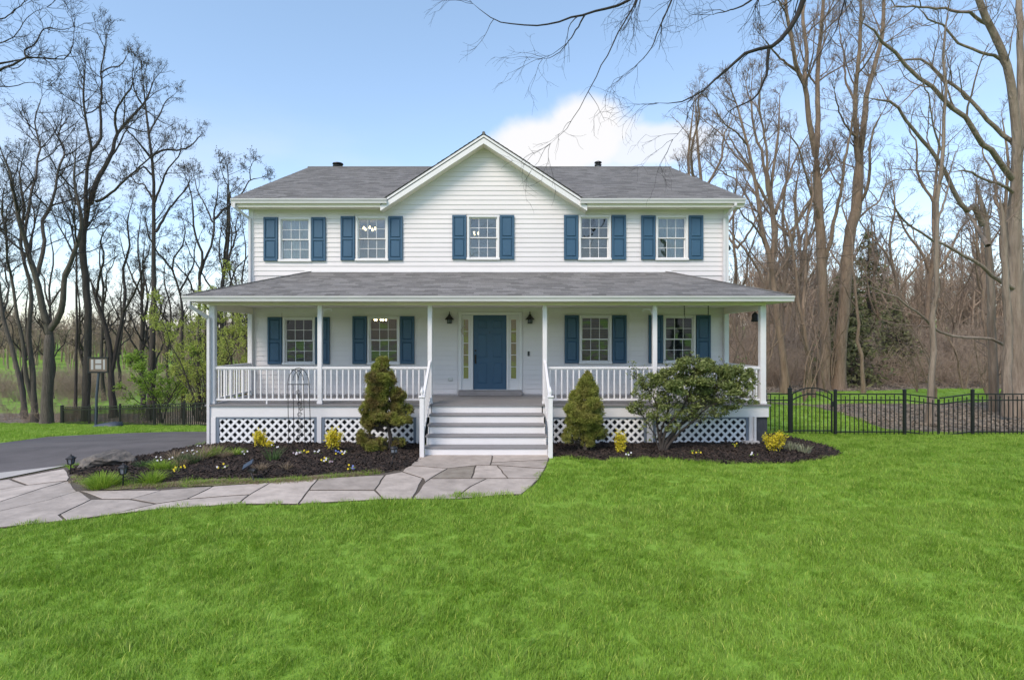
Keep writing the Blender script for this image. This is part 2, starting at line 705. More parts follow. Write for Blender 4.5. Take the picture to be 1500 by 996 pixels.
# ------------------------------------------------------------------ scattering (geometry nodes) for what nobody could count
def scatter(name, pts, rot, scl, pick, protos):
    me = bpy.data.meshes.new(name)
    pts = np.ascontiguousarray(pts, dtype=np.float32)
    me.vertices.add(len(pts))
    me.vertices.foreach_set("co", pts.ravel())
    a = me.attributes.new("spin", 'FLOAT_VECTOR', 'POINT')
    a.data.foreach_set("vector", np.ascontiguousarray(rot, dtype=np.float32).ravel())
    a = me.attributes.new("size", 'FLOAT', 'POINT')
    a.data.foreach_set("value", np.ascontiguousarray(scl, dtype=np.float32))
    a = me.attributes.new("pick", 'INT', 'POINT')
    a.data.foreach_set("value", np.ascontiguousarray(pick, dtype=np.int32))
    o = stuff(link(name, me))
    ng = bpy.data.node_groups.new(name + "_scatter", 'GeometryNodeTree')
    ng.interface.new_socket("Geometry", in_out='INPUT', socket_type='NodeSocketGeometry')
    ng.interface.new_socket("Geometry", in_out='OUTPUT', socket_type='NodeSocketGeometry')
    N, L = ng.nodes.new, ng.links.new
    gi, go = N("NodeGroupInput"), N("NodeGroupOutput")
    iop = N("GeometryNodeInstanceOnPoints")
    jn = N("GeometryNodeJoinGeometry")
    for p in protos:
        oi = N("GeometryNodeObjectInfo")
        oi.inputs["Object"].default_value = p
        oi.inputs["As Instance"].default_value = True
        L(oi.outputs["Geometry"], jn.inputs[0])

    def named(n, t):
        q = N("GeometryNodeInputNamedAttribute")
        q.data_type = t
        q.inputs["Name"].default_value = n
        return q.outputs["Attribute"]
    L(gi.outputs[0], iop.inputs["Points"])
    L(jn.outputs[0], iop.inputs["Instance"])
    iop.inputs["Pick Instance"].default_value = True
    L(named("pick", 'INT'), iop.inputs["Instance Index"])
    e = N("FunctionNodeEulerToRotation")
    L(named("spin", 'FLOAT_VECTOR'), e.inputs[0])
    L(e.outputs[0], iop.inputs["Rotation"])
    L(named("size", 'FLOAT'), iop.inputs["Scale"])
    L(iop.outputs[0], go.inputs[0])
    md = o.modifiers.new("scatter", 'NODES')
    md.node_group = ng
    return o


def proto(name, me):
    return bpy.data.objects.new(name, me)


def inside(poly, x, y):
    x, y = np.asarray(x), np.asarray(y)
    r = np.zeros(x.shape, bool)
    n = len(poly)
    for i in range(n):
        x0, y0 = poly[i][0], poly[i][1]
        x1, y1 = poly[(i + 1) % n][0], poly[(i + 1) % n][1]
        c = ((y0 > y) != (y1 > y)) & (x < (x1 - x0) * (y - y0) / (y1 - y0 + 1e-12) + x0)
        r ^= c
    return r


def blades_mesh(name, n, radius, h0, h1, w, lean, mat_, seed, segs=2, droop=0.4, dirlean=0.0, up=0.0):
    """a tuft of curved strap-shaped blades"""
    g = np.random.default_rng(seed)
    a = g.uniform(0, 2 * math.pi, n)
    r = radius * np.sqrt(g.uniform(0, 1, n))
    base = np.stack([r * np.cos(a), r * np.sin(a), np.zeros(n)], 1)
    h = g.uniform(h0, h1, n)
    out = g.uniform(0, 2 * math.pi, n)
    d = np.stack([np.cos(out), np.sin(out), np.zeros(n)], 1) * g.uniform(.2, 1, n)[:, None] * lean
    d[:, 0] += dirlean
    if up:
        d = base / max(radius, 1e-4) * lean + d * .3
    side = np.stack([-d[:, 1], d[:, 0], np.zeros(n)], 1)
    ln = np.linalg.norm(side, axis=1, keepdims=True)
    side = side / np.maximum(ln, 1e-5)
    tw = g.uniform(-.8, .8, n)[:, None]
    side = side * np.cos(tw) + np.cross(side, [0, 0, 1.0]) * np.sin(tw)
    ww = (w * g.uniform(.7, 1.3, n))[:, None]
    rows = []
    for k in range(segs + 1):
        t = k / segs
        c = base + d * (t ** 1.7) * h[:, None] + np.array([0, 0, 1.0]) * (h * (t - droop * t * t * np.linalg.norm(d, axis=1)))[:, None]
        wk = ww * (1 - .85 * t ** 1.5) * .5
        rows += [c - side * wk, c + side * wk]
    V = np.stack(rows, 1)
    nv = 2 * (segs + 1)
    o = (np.arange(n) * nv)[:, None]
    Fs = np.concatenate([o + np.array([[2 * k, 2 * k + 1, 2 * k + 3, 2 * k + 2]]) for k in range(segs)], 0)
    ti = np.tile(g.uniform(0, 1, n), segs)
    return np_mesh(name, V.reshape(-1, 3), [Fs], mat_, True, ti)


def leaves_arrays(P, Nn, s, g, aspect=.5, outward=.5):
    """diamond leaves at points P with outward normals Nn"""
    n = len(P)
    rn = g.normal(size=(n, 3))
    nr = Nn * outward + rn / np.linalg.norm(rn, axis=1, keepdims=True) * (1 - outward)
    nr /= np.linalg.norm(nr, axis=1, keepdims=True) + 1e-9
    u = np.cross(nr, g.normal(size=(n, 3)))
    u /= np.linalg.norm(u, axis=1, keepdims=True) + 1e-9
    v = np.cross(nr, u)
    sz = (s * g.uniform(.6, 1.3, n))[:, None]
    V = np.stack([P - u * sz * .5, P + v * sz * aspect * .5 + nr * sz * .08, P + u * sz * .5, P - v * sz * aspect * .5 + nr * sz * .08], 1).reshape(-1, 3)
    Fc = np.arange(4 * n).reshape(n, 4)
    return V, Fc


# ------------------------------------------------------------------ the ground, drive, path, beds
def axis(a, b, fine0, fine1, step, coarse):
    v = list(np.arange(fine0, fine1 + 1e-6, step))
    x, s = fine0, step
    while x > a:
        s = min(s * 1.35, coarse)
        x -= s
        v.insert(0, max(x, a))
    x, s = fine1, step
    while x < b:
        s = min(s * 1.35, coarse)
        x += s
        v.append(min(x, b))
    return np.array(v)


def grid_mesh(name, xs, ys, m, lift=0.0, keep=None, rough=0.0):
    X, Y = np.meshgrid(xs, ys)
    Z = terrain(X, Y) + lift
    if rough:
        Z = Z + rough * (np.sin(X * 1.7 + Y * .6) + np.sin(Y * 2.3 - X * .9) + np.sin(X * 4.1 + 1) * .5)
    V = np.stack([X, Y, Z], -1).reshape(-1, 3)
    ny, nx = X.shape
    i = (np.arange(ny - 1)[:, None] * nx + np.arange(nx - 1)[None]).ravel()
    Fc = np.stack([i, i + 1, i + nx + 1, i + nx], 1)
    if keep is not None:
        c = V[Fc].mean(1)
        Fc = Fc[keep(c[:, 0], c[:, 1])]
    return np_mesh(name, V, [Fc], m)


struct("ground", grid_mesh("ground", axis(-900, 900, -32, 32, .5, 60), axis(-700, 1200, -20, 44, .5, 60), M["soil"]))

drive_px = [(-90, 707), (0, 697.5), (93, 687.5), (190, 675), (250, 662), (300, 653)]
drive_poly = [tuple(G(*p)) for p in drive_px] + [(-6.75, 12.85, 0), (-6.75, 17.5, 0), (-8.2, 18.6, 0)] + [tuple(G(*p)) for p in ((303, 633), (255, 633), (200, 634.5), (140, 637), (72, 640.5), (0, 650), (-90, 664))]


def sheet(name, poly, m, lift, step=.3):
    """flat sheet with the outline poly, draped on the terrain"""
    import bmesh
    bm = bmesh.new()
    # resample the outline
    pts = []
    for i in range(len(poly)):
        a, b = Vector(poly[i][:2]), Vector(poly[(i + 1) % len(poly)][:2])
        n = max(1, int((b - a).length / (step * 1.5)))
        for k in range(n):
            pts.append(a.lerp(b, k / n))
    vs_ = [bm.verts.new((p.x, p.y, 0)) for p in pts]
    bm.faces.new(vs_)
    bmesh.ops.triangulate(bm, faces=bm.faces[:])
    xs = [p.x for p in pts]
    ys = [p.y for p in pts]
    ysplit = np.arange(min(ys) + step, max(ys), step * 2)
    if len(ysplit) > 60:
        ysplit = np.linspace(min(ys), max(ys), 60)[1:-1]
    for yy in ysplit:
        bmesh.ops.bisect_plane(bm, geom=bm.verts[:] + bm.edges[:] + bm.faces[:], plane_co=(0, yy, 0), plane_no=(0, 1, 0))
    xsplit = np.linspace(min(xs), max(xs), min(60, max(2, int((max(xs) - min(xs)) / (step * 2)))))[1:-1]
    for xx in xsplit:
        bmesh.ops.bisect_plane(bm, geom=bm.verts[:] + bm.edges[:] + bm.faces[:], plane_co=(xx, 0, 0), plane_no=(1, 0, 0))
    for v in bm.verts:
        v.co.z = tz(v.co.x, v.co.y) + (lift(v.co.x, v.co.y) if callable(lift) else lift)
    bmesh.ops.recalc_face_normals(bm, faces=bm.faces[:])
    if sum(f.normal.z for f in bm.faces) < 0:
        bmesh.ops.reverse_faces(bm, faces=bm.faces[:])
    me = bpy.data.meshes.new(name)
    bm.to_mesh(me)
    bm.free()
    me.materials.append(m)
    me.polygons.foreach_set("use_smooth", [True] * len(me.polygons))
    return me


struct("driveway", sheet("driveway", drive_poly, M["asphalt"], .02))

# flagstone path
walk_px = [(-90, 712), (0, 704), (97, 686.5), (108, 700), (120, 714), (160, 719), (240, 717.5), (314, 715.5), (397, 710.5), (467, 704), (565, 695.5), (590, 690), (617, 665.5), (805, 665.5),
           (804, 677), (799, 690), (790, 705), (779, 717), (763, 726), (745, 731.5), (666, 732), (603, 733), (560, 734), (437, 740.5), (349, 745.5), (230, 752), (160, 758.5), (98, 765), (0, 781), (-90, 797)]
walk_poly = [tuple(G(*p)) for p in walk_px]
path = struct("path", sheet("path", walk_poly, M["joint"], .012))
stones = [
    [(618, 667), (720.7, 667), (718, 684), (601.6, 685)],
    [(722.5, 667), (803.8, 666.4), (803.5, 675.5), (719.5, 676.8)],
    [(719.5, 677.6), (803, 676.4), (798.7, 688.6), (718.7, 684.3)],
    [(592.7, 687.4), (654.8, 686.1), (629.5, 704.4), (619, 705), (590, 693)],
    [(657, 686), (696.6, 685.4), (690, 704), (632, 704.4)],
    [(698.4, 685.6), (727, 685.6), (743, 704), (691, 704)],
    [(729.5, 685.6), (798, 689.8), (790, 704), (744.8, 704)],
    [(623, 706.4), (712, 704.6), (690, 716), (666, 731), (604, 731.6)],
    [(714, 704.8), (790, 704.8), (779, 716.5), (763.8, 725.4), (746, 730.5), (667.8, 731), (691, 716.5)],
    [(589, 694), (620.6, 706.4), (603.2, 731.7), (561.5, 732), (549.7, 719), (565.5, 697.5)],
    [(468, 705.5), (563.6, 696.5), (548, 721), (453, 723)],
    [(452, 724), (549, 722), (560, 732.6), (437.5, 738.7)],
    [(398.5, 711.3), (465.5, 705.7), (435.5, 738.4), (350.5, 743.2)],
    [(314.3, 716.7), (396, 711.7), (366, 729.6), (275, 733)],
    [(274, 734.2), (366, 731), (348, 743.4), (230, 751), (162, 757), (229, 742)],
    [(238.3, 718.7), (312.5, 717.1), (272, 733), (229, 740.4), (192, 737.2)],
    [(118, 722), (163, 720.5), (236, 719), (190, 737), (149, 734.8)],
    [(135, 737.8), (148, 736.4), (190, 738.8), (226, 742.4), (160, 757), (100, 763), (88, 758.6)],
    [(-90, 729), (0, 721), (38, 714), (15, 704.6), (-90, 716)],
    [(16.5, 703.8), (96, 688.5), (103, 699), (99.5, 705.3), (40, 713)],
    [(-90, 745), (0, 734), (60, 719.2), (98, 707.2), (38, 715.2), (0, 722.3), (-90, 731)],
    [(-90, 762), (0, 749), (69, 735.5), (113.5, 720.8), (101, 708), (60, 720.7), (0, 735.8), (-90, 747)],
    [(-90, 795), (0, 779), (95, 763), (86, 758.5), (134, 737.5), (114, 723), (69, 737.2), (0, 751.2), (-90, 764)],
]


def snap_stones(polys, tol=2.5):
    """let neighbouring stones share corners and edges, so that every joint has the same width"""
    P = [[list(p) for p in q] for q in polys]

    def near(a, b):
        return math.hypot((a[0] - b[0]) / 1.7, a[1] - b[1]) < tol
    done = set()
    for i, q in enumerate(P):
        for k, v in enumerate(q):
            if (i, k) in done:
                continue
            grp = [(i, k)]
            for j, r in enumerate(P):
                if j != i:
                    c = [(math.hypot((v[0] - w[0]) / 1.7, v[1] - w[1]), n_) for n_, w in enumerate(r) if (j, n_) not in done and near(v, w)]
                    if c:
                        grp.append((j, min(c)[1]))
            mx = sum(P[a_][b_][0] for a_, b_ in grp) / len(grp)
            my = sum(P[a_][b_][1] for a_, b_ in grp) / len(grp)
            for a_, b_ in grp:
                P[a_][b_] = [mx, my]
                done.add((a_, b_))
    for i in range(len(P)):                 # corners that meet a neighbour's edge
        for v in list(P[i]):
            for j in range(len(P)):
                if j == i or any(abs(v[0] - w[0]) + abs(v[1] - w[1]) < .01 for w in P[j]):
                    continue
                best = None
                for k in range(len(P[j])):
                    a_, b_ = P[j][k], P[j][(k + 1) % len(P[j])]
                    dx, dy = (b_[0] - a_[0]) / 1.7, b_[1] - a_[1]
                    L2 = dx * dx + dy * dy
                    if L2 < 1e-6:
                        continue
                    t = ((v[0] - a_[0]) / 1.7 * dx + (v[1] - a_[1]) * dy) / L2
                    if .02 < t < .98:
                        d = math.hypot((v[0] - a_[0]) / 1.7 - t * dx, v[1] - a_[1] - t * dy)
                        if d < tol and (best is None or d < best[0]):
                            best = (d, k)
                if best:
                    P[j].insert(best[1] + 1, list(v))
    return P


def inset(Q, d):
    """outline moved inwards by d"""
    n = len(Q)
    area = sum(Q[i].x * Q[(i + 1) % n].y - Q[(i + 1) % n].x * Q[i].y for i in range(n))
    sg = 1 if area > 0 else -1
    R_ = []
    for i in range(n):
        e0, e1 = (Q[i] - Q[i - 1]), (Q[(i + 1) % n] - Q[i])
        n0 = Vector((-e0.y, e0.x, 0)).normalized() * sg
        n1 = Vector((-e1.y, e1.x, 0)).normalized() * sg
        m = n0 + n1
        k = max(.5, 1 + n0.dot(n1))
        R_.append(Q[i] + Vector((m.x * d * .45 / k, m.y * d / k, 0)))
    return R_


def stone_mesh(poly, h):
    import bmesh
    P = [G(p[0], p[1], .022) for p in poly]
    Q = []
    for i in range(len(P)):
        a, b = P[i], P[(i + 1) % len(P)]
        n = max(1, min(6, int((b - a).length / .2)))
        for k in range(n):
            q = a.lerp(b, k / n)
            w = 0.0 if k == 0 else .010
            Q.append(Vector((q.x + w * math.sin(q.x * 17 + q.y * 23), q.y + w * math.sin(q.x * 29 - q.y * 13), 0)))
    bm = bmesh.new()
    rings = []
    for d, z in ((.026, -.02), (.028, h - .004), (.036, h)):
        rings.append([bm.verts.new((p.x, p.y, tz(p.x, p.y) + .012 + z)) for p in inset(Q, d)])
    n = len(Q)
    for lo, hi in zip(rings[:-1], rings[1:]):
        for i in range(n):
            j = (i + 1) % n
            f_ = bm.faces.new((lo[i], lo[j], hi[j], hi[i]))
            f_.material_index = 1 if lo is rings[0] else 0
    bm.faces.new(rings[-1])
    bmesh.ops.recalc_face_normals(bm, faces=bm.faces[:])
    me = bpy.data.meshes.new("flagstone")
    bm.to_mesh(me)
    bm.free()
    return me


stones = snap_stones(stones)
for i, s in enumerate(stones):
    me = stone_mesh(s, .012 + rnd.uniform(-.0015, .0015))
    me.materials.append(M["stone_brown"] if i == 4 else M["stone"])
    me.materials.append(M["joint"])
    link("flagstone", me, path)
kerb_poly = [tuple(G(*p)) for p in ((-90, 706.5), (0, 697), (96, 684.5), (97.5, 687.2), (0, 703.6), (-90, 711.5))]
struct("kerb", sheet("kerb", kerb_poly, M["concrete"], .032, .3))

# mulch beds
bedL_px = [(107, 690), (130, 682), (190, 674), (250, 662), (308, 652), (450, 650), (617, 650), (616.5, 667), (600, 685), (588, 691), (565, 692.5), (470, 699), (397, 704.5), (314, 707.5), (240, 709), (165, 711), (125, 708), (112, 700)]
bedR_px = [(803.5, 667), (803, 652), (1000, 650), (1112, 645), (1120, 637.5), (1148, 640), (1190, 651.5), (1218, 660), (1229, 667), (1216, 674.5), (1160, 679.5), (1100, 681), (1049, 679), (1000, 677), (950, 674.5), (890, 676), (830, 671.5)]
bedL = [tuple(G(*p)) for p in bedL_px]
bedR = [tuple(G(*p)) for p in bedR_px]


def edge_dist(poly, x, y):
    d = np.full(np.shape(x), 1e9)
    for i in range(len(poly)):
        ax, ay = poly[i][:2]
        bx, by = poly[(i + 1) % len(poly)][:2]
        dx, dy = bx - ax, by - ay
        t = np.clip(((x - ax) * dx + (y - ay) * dy) / (dx * dx + dy * dy + 1e-9), 0, 1)
        d = np.minimum(d, np.hypot(x - ax - t * dx, y - ay - t * dy))
    return d


def mound(poly):
    def f(x, y):
        d = edge_dist(poly, np.asarray(x), np.asarray(y))
        return 0.006 + .045 * (1 - math.exp(-float(d) / .25)) + .012 * math.sin(x * 7 + y * 3) * math.sin(y * 9) * min(1, float(d) * 4)
    return f


struct("mulch_bed", sheet("mulch_bed", bedL, M["mulch"], mound(bedL), .1))
struct("mulch_bed", sheet("mulch_bed", bedR, M["mulch"], mound(bedR), .1))


verge_px = [(108, 697), (112, 700), (125, 708), (165, 711), (240, 709), (314, 707.5), (397, 704.5), (470, 699), (565, 692.5), (588, 691), (566, 697), (470, 705), (397, 711.7), (314, 716.8), (240, 719.2), (163, 720.5), (122, 717), (104, 702)]
verge = [tuple(G(*p)) for p in verge_px]
struct("bed_verge", sheet("bed_verge", verge, M["dirt"], .026, .15))


def bed_z(x, y):
    z = tz(x, y)
    for b in (bedL, bedR):
        if inside(b, np.array([x]), np.array([y]))[0]:
            z += mound(b)(x, y)
    return z


def GB(px, py):
    """ground point inside a bed"""
    p = G(px, py, .06)
    return Vector((p.x, p.y, bed_z(p.x, p.y)))


def bed_points(poly, n, g):
    P = np.array(poly)
    x = g.uniform(P[:, 0].min(), P[:, 0].max(), n * 4)
    y = g.uniform(P[:, 1].min(), P[:, 1].max(), n * 4)
    k = inside(poly, x, y)
    return x[k][:n], y[k][:n]


mb = MB()
for k in range(10):
    l, w, t = .016 + .03 * rnd.random(), .008 + .01 * rnd.random(), .004
    a = rnd.uniform(0, 6.28)
    tl = rnd.uniform(-.5, .5)
    R = Matrix.Rotation(a, 4, 'Z') @ Matrix.Rotation(tl, 4, 'Y')
    c = Vector((rnd.uniform(-.05, .05), rnd.uniform(-.05, .05), rnd.uniform(.002, .016)))
    vv = [c + R @ Vector((sx * l, sy * w, sz * t)) for sx, sy, sz in ((-1, -1, 0), (1, -.6, 0), (1, .8, 0), (-1, 1, 0), (-.8, -.6, 2), (.8, -.3, 2), (.7, .4, 2), (-.9, .7, 2))]
    mb.add(vv, [(4, 5, 6, 7), (0, 1, 5, 4), (1, 2, 6, 5), (2, 3, 7, 6), (3, 0, 4, 7)], rnd.random())
chips = proto("mulch_chips_source", mb.mesh("mulch_chips_source", M["chip"]))
px_, py_, pz_ = [], [], []
g = np.random.default_rng(3)
for poly, n in ((bedL, 7000), (bedR, 5500)):
    x, y = bed_points(poly, n, g)
    f = mound(poly)
    for a, b in zip(x, y):
        px_.append(a)
        py_.append(b)
        pz_.append(tz(a, b) + f(a, b) - .002)
n = len(px_)
scatter("mulch", np.stack([px_, py_, pz_], 1), np.stack([g.uniform(-.3, .3, n), g.uniform(-.3, .3, n), g.uniform(0, 6.28, n)], 1), g.uniform(.6, 1.4, n), np.zeros(n), [chips])

# forest floor beyond the fence, with a clearing of lawn
floor_px = [(1118, 592), (1180, 596), (1228, 604), (1262, 618), (1300, 631), (1400, 636), (1500, 635.5), (1700, 640)]
floorR = [tuple(G(*p)) for p in floor_px] + [(40, 20, 0), (75, 45, 0), (80, 78, 0), (10, 78, 0), (8, 30, 0)]
clear_px = [(1125, 590), (1125, 577), (1200, 575), (1290, 573), (1330, 571.5), (1400, 570.5), (1470, 571), (1530, 572), (1530, 582), (1450, 590), (1360, 593), (1262, 592), (1190, 594)]
clearR = [tuple(G(*p)) for p in clear_px]
struct("forest_floor", sheet("forest_floor", floorR, M["floor"], .012, .8))
struct("clearing", sheet("clearing", clearR, M["soil"], .03, .8))
floorL = [(-44, 40.5, 0), (-33, 38.2, 0), (-28, 37.6, 0), (-22, 33.6, 0), (-15, 28, 0), (-7, 27.5, 0), (-4, 40, 0), (-8, 48, 0), (-20, 49, 0), (-30, 46, 0), (-44, 47, 0)]
unseenF = [(-140, -34, 0), (140, -34, 0), (140, -420, 0), (-140, -420, 0)]  # unseen sheet added behind the camera to turn the window reflections brown
struct("woodland_or_added_floor", sheet("woodland_or_added_floor", unseenF, M["floor"], .03, 3))
struct("woodland_or_added_floor", sheet("woodland_or_added_floor", floorL, M["floor"], .012, .8))

# ------------------------------------------------------------------ grass
gp = [proto("grass_tuft_source", blades_mesh("grass_tuft_source", 110, .13, .034, .075, .0058, .65, M["grass"], 20 + k, 2, .35, .35)) for k in range(6)]
house_fp = [(-6.8, 12.6), (6.6, 12.6), (6.6, 27), (-6.8, 27)]
stairs_fp = [(-1.6, 11.55), (1.4, 11.55), (1.4, 13), (-1.6, 13)]


def lawn_field(x0, x1, y0, y1, sp, g):
    nx, ny = int((x1 - x0) / sp), int((y1 - y0) / sp)
    X, Y = np.meshgrid(np.linspace(x0, x1, nx), np.linspace(y0, y1, ny))
    X = X.ravel() + g.uniform(-.6, .6, X.size) * sp
    Y = Y.ravel() + g.uniform(-.6, .6, Y.size) * sp
    return X, Y


def not_paved(X, Y):
    k = ~inside(walk_poly, X, Y) & ~inside(bedL, X, Y) & ~inside(bedR, X, Y) & ~inside(drive_poly, X, Y) & ~inside(house_fp, X, Y) & ~inside(stairs_fp, X, Y) & ~inside(kerb_poly, X, Y)
    k &= ~(inside(floorR, X, Y) & ~inside(clearR, X, Y)) & ~inside(floorL, X, Y)
    return k


g = np.random.default_rng(11)
LX, LY, LS = [], [], []
for (x0, x1, y0, y1, sp, sc) in ((-12, 14, 1.2, 8, .115, .9), (-18, 24, 8, 15.2, .15, 1.05), (6.5, 36, 15.2, 32, .3, 1.25), (-42, -6.5, 12, 42, .34, 1.5)):
    x, y = lawn_field(x0, x1, y0, y1, sp, g)
    fr = (x > -1.15 * y - 3.5) & (x < 1.2 * y + 4.5)
    k = not_paved(x, y) & fr
    LX.append(x[k])
    LY.append(y[k])
    LS.append(np.full(k.sum(), sc))
LX, LY, LS = map(np.concatenate, (LX, LY, LS))
fld = np.sin(LX * 1.3 + 2 * np.sin(LY * .8)) + np.sin(LY * 1.9 - 1.2 * np.sin(LX * 1.1)) + .8 * np.sin(LX * 3.3 + LY * 2.1)
ang = fld * .6 + g.uniform(-2.2, 2.2, len(LX))
hgt = 1.0 + .28 * np.sin(LX * 6.3 + 2.5 * np.sin(LY * 5.1)) * np.sin(LY * 7.3 + 2 * np.sin(LX * 4.7)) + .15 * np.sin(LX * 2.1 + 3 * np.sin(LY * 1.2)) * np.sin(LY * 2.7 + 2 * np.sin(LX * .9))
n = len(LX)
scatter("grass", np.stack([LX, LY, terrain(LX, LY) - .004], 1), np.stack([g.normal(0, .08, n), g.normal(0, .08, n), ang], 1), LS * hgt * g.uniform(.8, 1.2, n), g.integers(0, 6, n), gp)

# fallen leaves
mb = MB()
for k in range(14):
    a, s = rnd.uniform(0, 6.28), rnd.uniform(.035, .06)
    c = Vector((rnd.uniform(-.2, .2), rnd.uniform(-.2, .2), rnd.uniform(0, .03)))
    R = Matrix.Rotation(a, 4, 'Z') @ Matrix.Rotation(rnd.uniform(-.7, .7), 4, 'X')
    mb.add([c + R @ Vector(q) * s for q in ((-1, 0, .1), (-.2, -.55, 0), (.9, 0, .25), (-.1, .6, .05))], [(0, 1, 2, 3)], rnd.random())
lp = proto("fallen_leaf_source", mb.mesh("fallen_leaf_source", M["litter"]))
X = g.uniform(8, 34, 15000)
Y = g.uniform(14.5, 40, 15000)
X2 = g.uniform(-40, -5, 3500)
Y2 = g.uniform(28, 49, 3500)
X, Y = np.concatenate([X, X2]), np.concatenate([Y, Y2])
k = (inside(floorR, X, Y) & ~inside(clearR, X, Y)) | inside(floorL, X, Y)
X, Y = X[k], Y[k]
n = len(X)
scatter("fallen_leaves", np.stack([X, Y, terrain(X, Y) + .02], 1), np.stack([g.normal(0, .1, n), g.normal(0, .1, n), g.uniform(0, 6.28, n)], 1), g.uniform(.5, 1.0, n), np.zeros(n), [lp])

# ------------------------------------------------------------------ the house
HX0, HX1, WY, BACK = -6.63, 6.40, 15.0, 26.4
FZ, CZ = 0.96, 3.30            # porch floor, porch ceiling
house = thing("house", "two storey white clapboard house with blue shutters and a full front porch", "house", (-.1, 15, 0))


def wx(px):
    return (px - CX) / F * WY


def wz(py):
    return CAM_Z - (py - CY) / F * WY


lower = [(438.4, 464.7, 532.8), (562.2, 463.5, 532.6), (872, 462, 531.5), (994.7, 462, 531.3)]
upper = [(432.5, 319.2, 382.3), (545, 317.8, 381.2), (707.8, 316.2, 379.8), (871, 316.2, 380.2), (983.7, 316.6, 380.3)]
WINW = .885
wins = []
for (c, t, b), lo in [(w, True) for w in lower] + [(w, False) for w in upper]:
    wins.append(dict(x=wx(c), z0=wz(b), z1=wz(t), low=lo))
DX0, DX1, DZ0, DZ1 = wx(671.5), wx(764.8), FZ + .13, wz(457.4)
holes = [(w['x'] - WINW / 2, w['x'] + WINW / 2, w['z0'], w['z1']) for w in wins] + [(DX0, DX1, FZ, DZ1)]

# wall sheathing, with openings
mb = MB()


def wall_with_holes(mb, x0, x1, z0, z1, y0, y1, hs):
    xs = sorted({x0, x1, *[h[0] for h in hs], *[h[1] for h in hs]})
    zs = sorted({z0, z1, *[h[2] for h in hs], *[h[3] for h in hs]})
    xs = [x for x in xs if x0 <= x <= x1]
    zs = [z for z in zs if z0 <= z <= z1]
    for a, b in zip(zs[:-1], zs[1:]):
        run = None
        for c, d in zip(xs[:-1], xs[1:]):
            mx, mz = (c + d) / 2, (a + b) / 2
            hole = any(h[0] < mx < h[1] and h[2] < mz < h[3] for h in hs)
            if hole:
                if run:
                    mb.box(run[0], run[1], y0, y1, a, b)
                run = None
            else:
                run = (run[0], d) if run else (c, d)
        if run:
            mb.box(run[0], run[1], y0, y1, a, b)


wall_with_holes(mb, HX0 + .01, HX1 - .01, -.3, 6.06, WY, WY + .16, holes)
mb.box(HX0, HX0 + .16, WY + .16, BACK, -3.2, 6.05)
mb.box(HX1 - .16, HX1, WY + .16, BACK, -.5, 6.05)
mb.box(HX0 + .16, HX1 - .16, BACK - .16, BACK, -3.2, 6.05)
EX0, EX1, EY, EZ, RS = -6.93, 6.68, 14.60, 6.21, .443
RY = 20.65
RZ = EZ + (RY - EY) * RS
for x0, x1 in ((HX0 + .002, HX0 + .15), (HX1 - .15, HX1 - .002)):      # gable ends
    a, b, c = (WY, 6.05), (BACK - .02, 6.05), (RY, RZ - .28)
    mb.add([(x0, a[0], a[1]), (x0, b[0], b[1]), (x0, c[0], c[1]), (x1, a[0], a[1]), (x1, b[0], b[1]), (x1, c[0], c[1])], [(0, 2, 1), (3, 4, 5), (0, 1, 4, 3), (1, 2, 5, 4), (2, 0, 3, 5)])
GPX, GHW, GPZ = -.245, 2.66, 7.93          # front gable: peak x, half width, peak height
gs = (GPZ - 6.2) / GHW
mb.add([(GPX - GHW, WY, 6.06), (GPX + GHW, WY, 6.06), (GPX, WY, GPZ - .05), (GPX - GHW, WY + .15, 6.06), (GPX + GHW, WY + .15, 6.06), (GPX, WY + .15, GPZ - .05)],
       [(0, 1, 2), (3, 5, 4), (0, 3, 4, 1), (1, 4, 5, 2), (2, 5, 3, 0)])
link("wall", mb.mesh("wall", M["siding"]), house)
mb = MB()
mb.box(HX0 + .16, HX1 - .16, WY + 2.2, WY + 2.3, .5, 6.0)
mb.box(HX0 + .16, HX1 - .16, WY + .161, WY + 2.2, 3.5, 3.8)
mb.box(HX0 + .16, HX1 - .16, WY + .161, WY + 2.2, .7, .95)
mb.box(HX0 + .16, HX1 - .16, WY + .161, WY + 2.2, 6.0, 6.04)
for x in (wx(500), wx(640), wx(800), wx(930)):
    mb.box(x, x + .1, WY + .162, WY + 2.2, .95, 3.5)
    mb.box(x, x + .1, WY + .162, WY + 2.2, 3.8, 6.0)
link("interior_partition", mb.mesh("interior_partition", M["inner"]), house)

# siding: one object a board, cut round the openings
CW = .1287
cut = [(h[0] - .03, h[1] + .03, h[2] - .03, h[3] + .03) for h in holes]


def board(x0, x1, z, slope_l=0.0, slope_r=0.0, h=CW):
    yb, yt = WY - .021, WY - .005
    v = [(x0, yb, z), (x1, yb, z), (x1 - slope_r, yt, z + h + .012), (x0 + slope_l, yt, z + h + .012), (x0, WY + .002, z), (x1, WY + .002, z), (x1 - slope_r, WY + .002, z + h + .012), (x0 + slope_l, WY + .002, z + h + .012),
         (x0, yb, z + .012), (x1, yb, z + .012)]
    f = [(0, 1, 9, 8), (8, 9, 2, 3), (0, 4, 5, 1), (0, 8, 3, 7, 4), (1, 5, 6, 2, 9), (3, 2, 6, 7)]
    m_ = MB()
    m_.add(v, f)
    link("siding_board", m_.mesh("siding_board", M["siding"]), house)


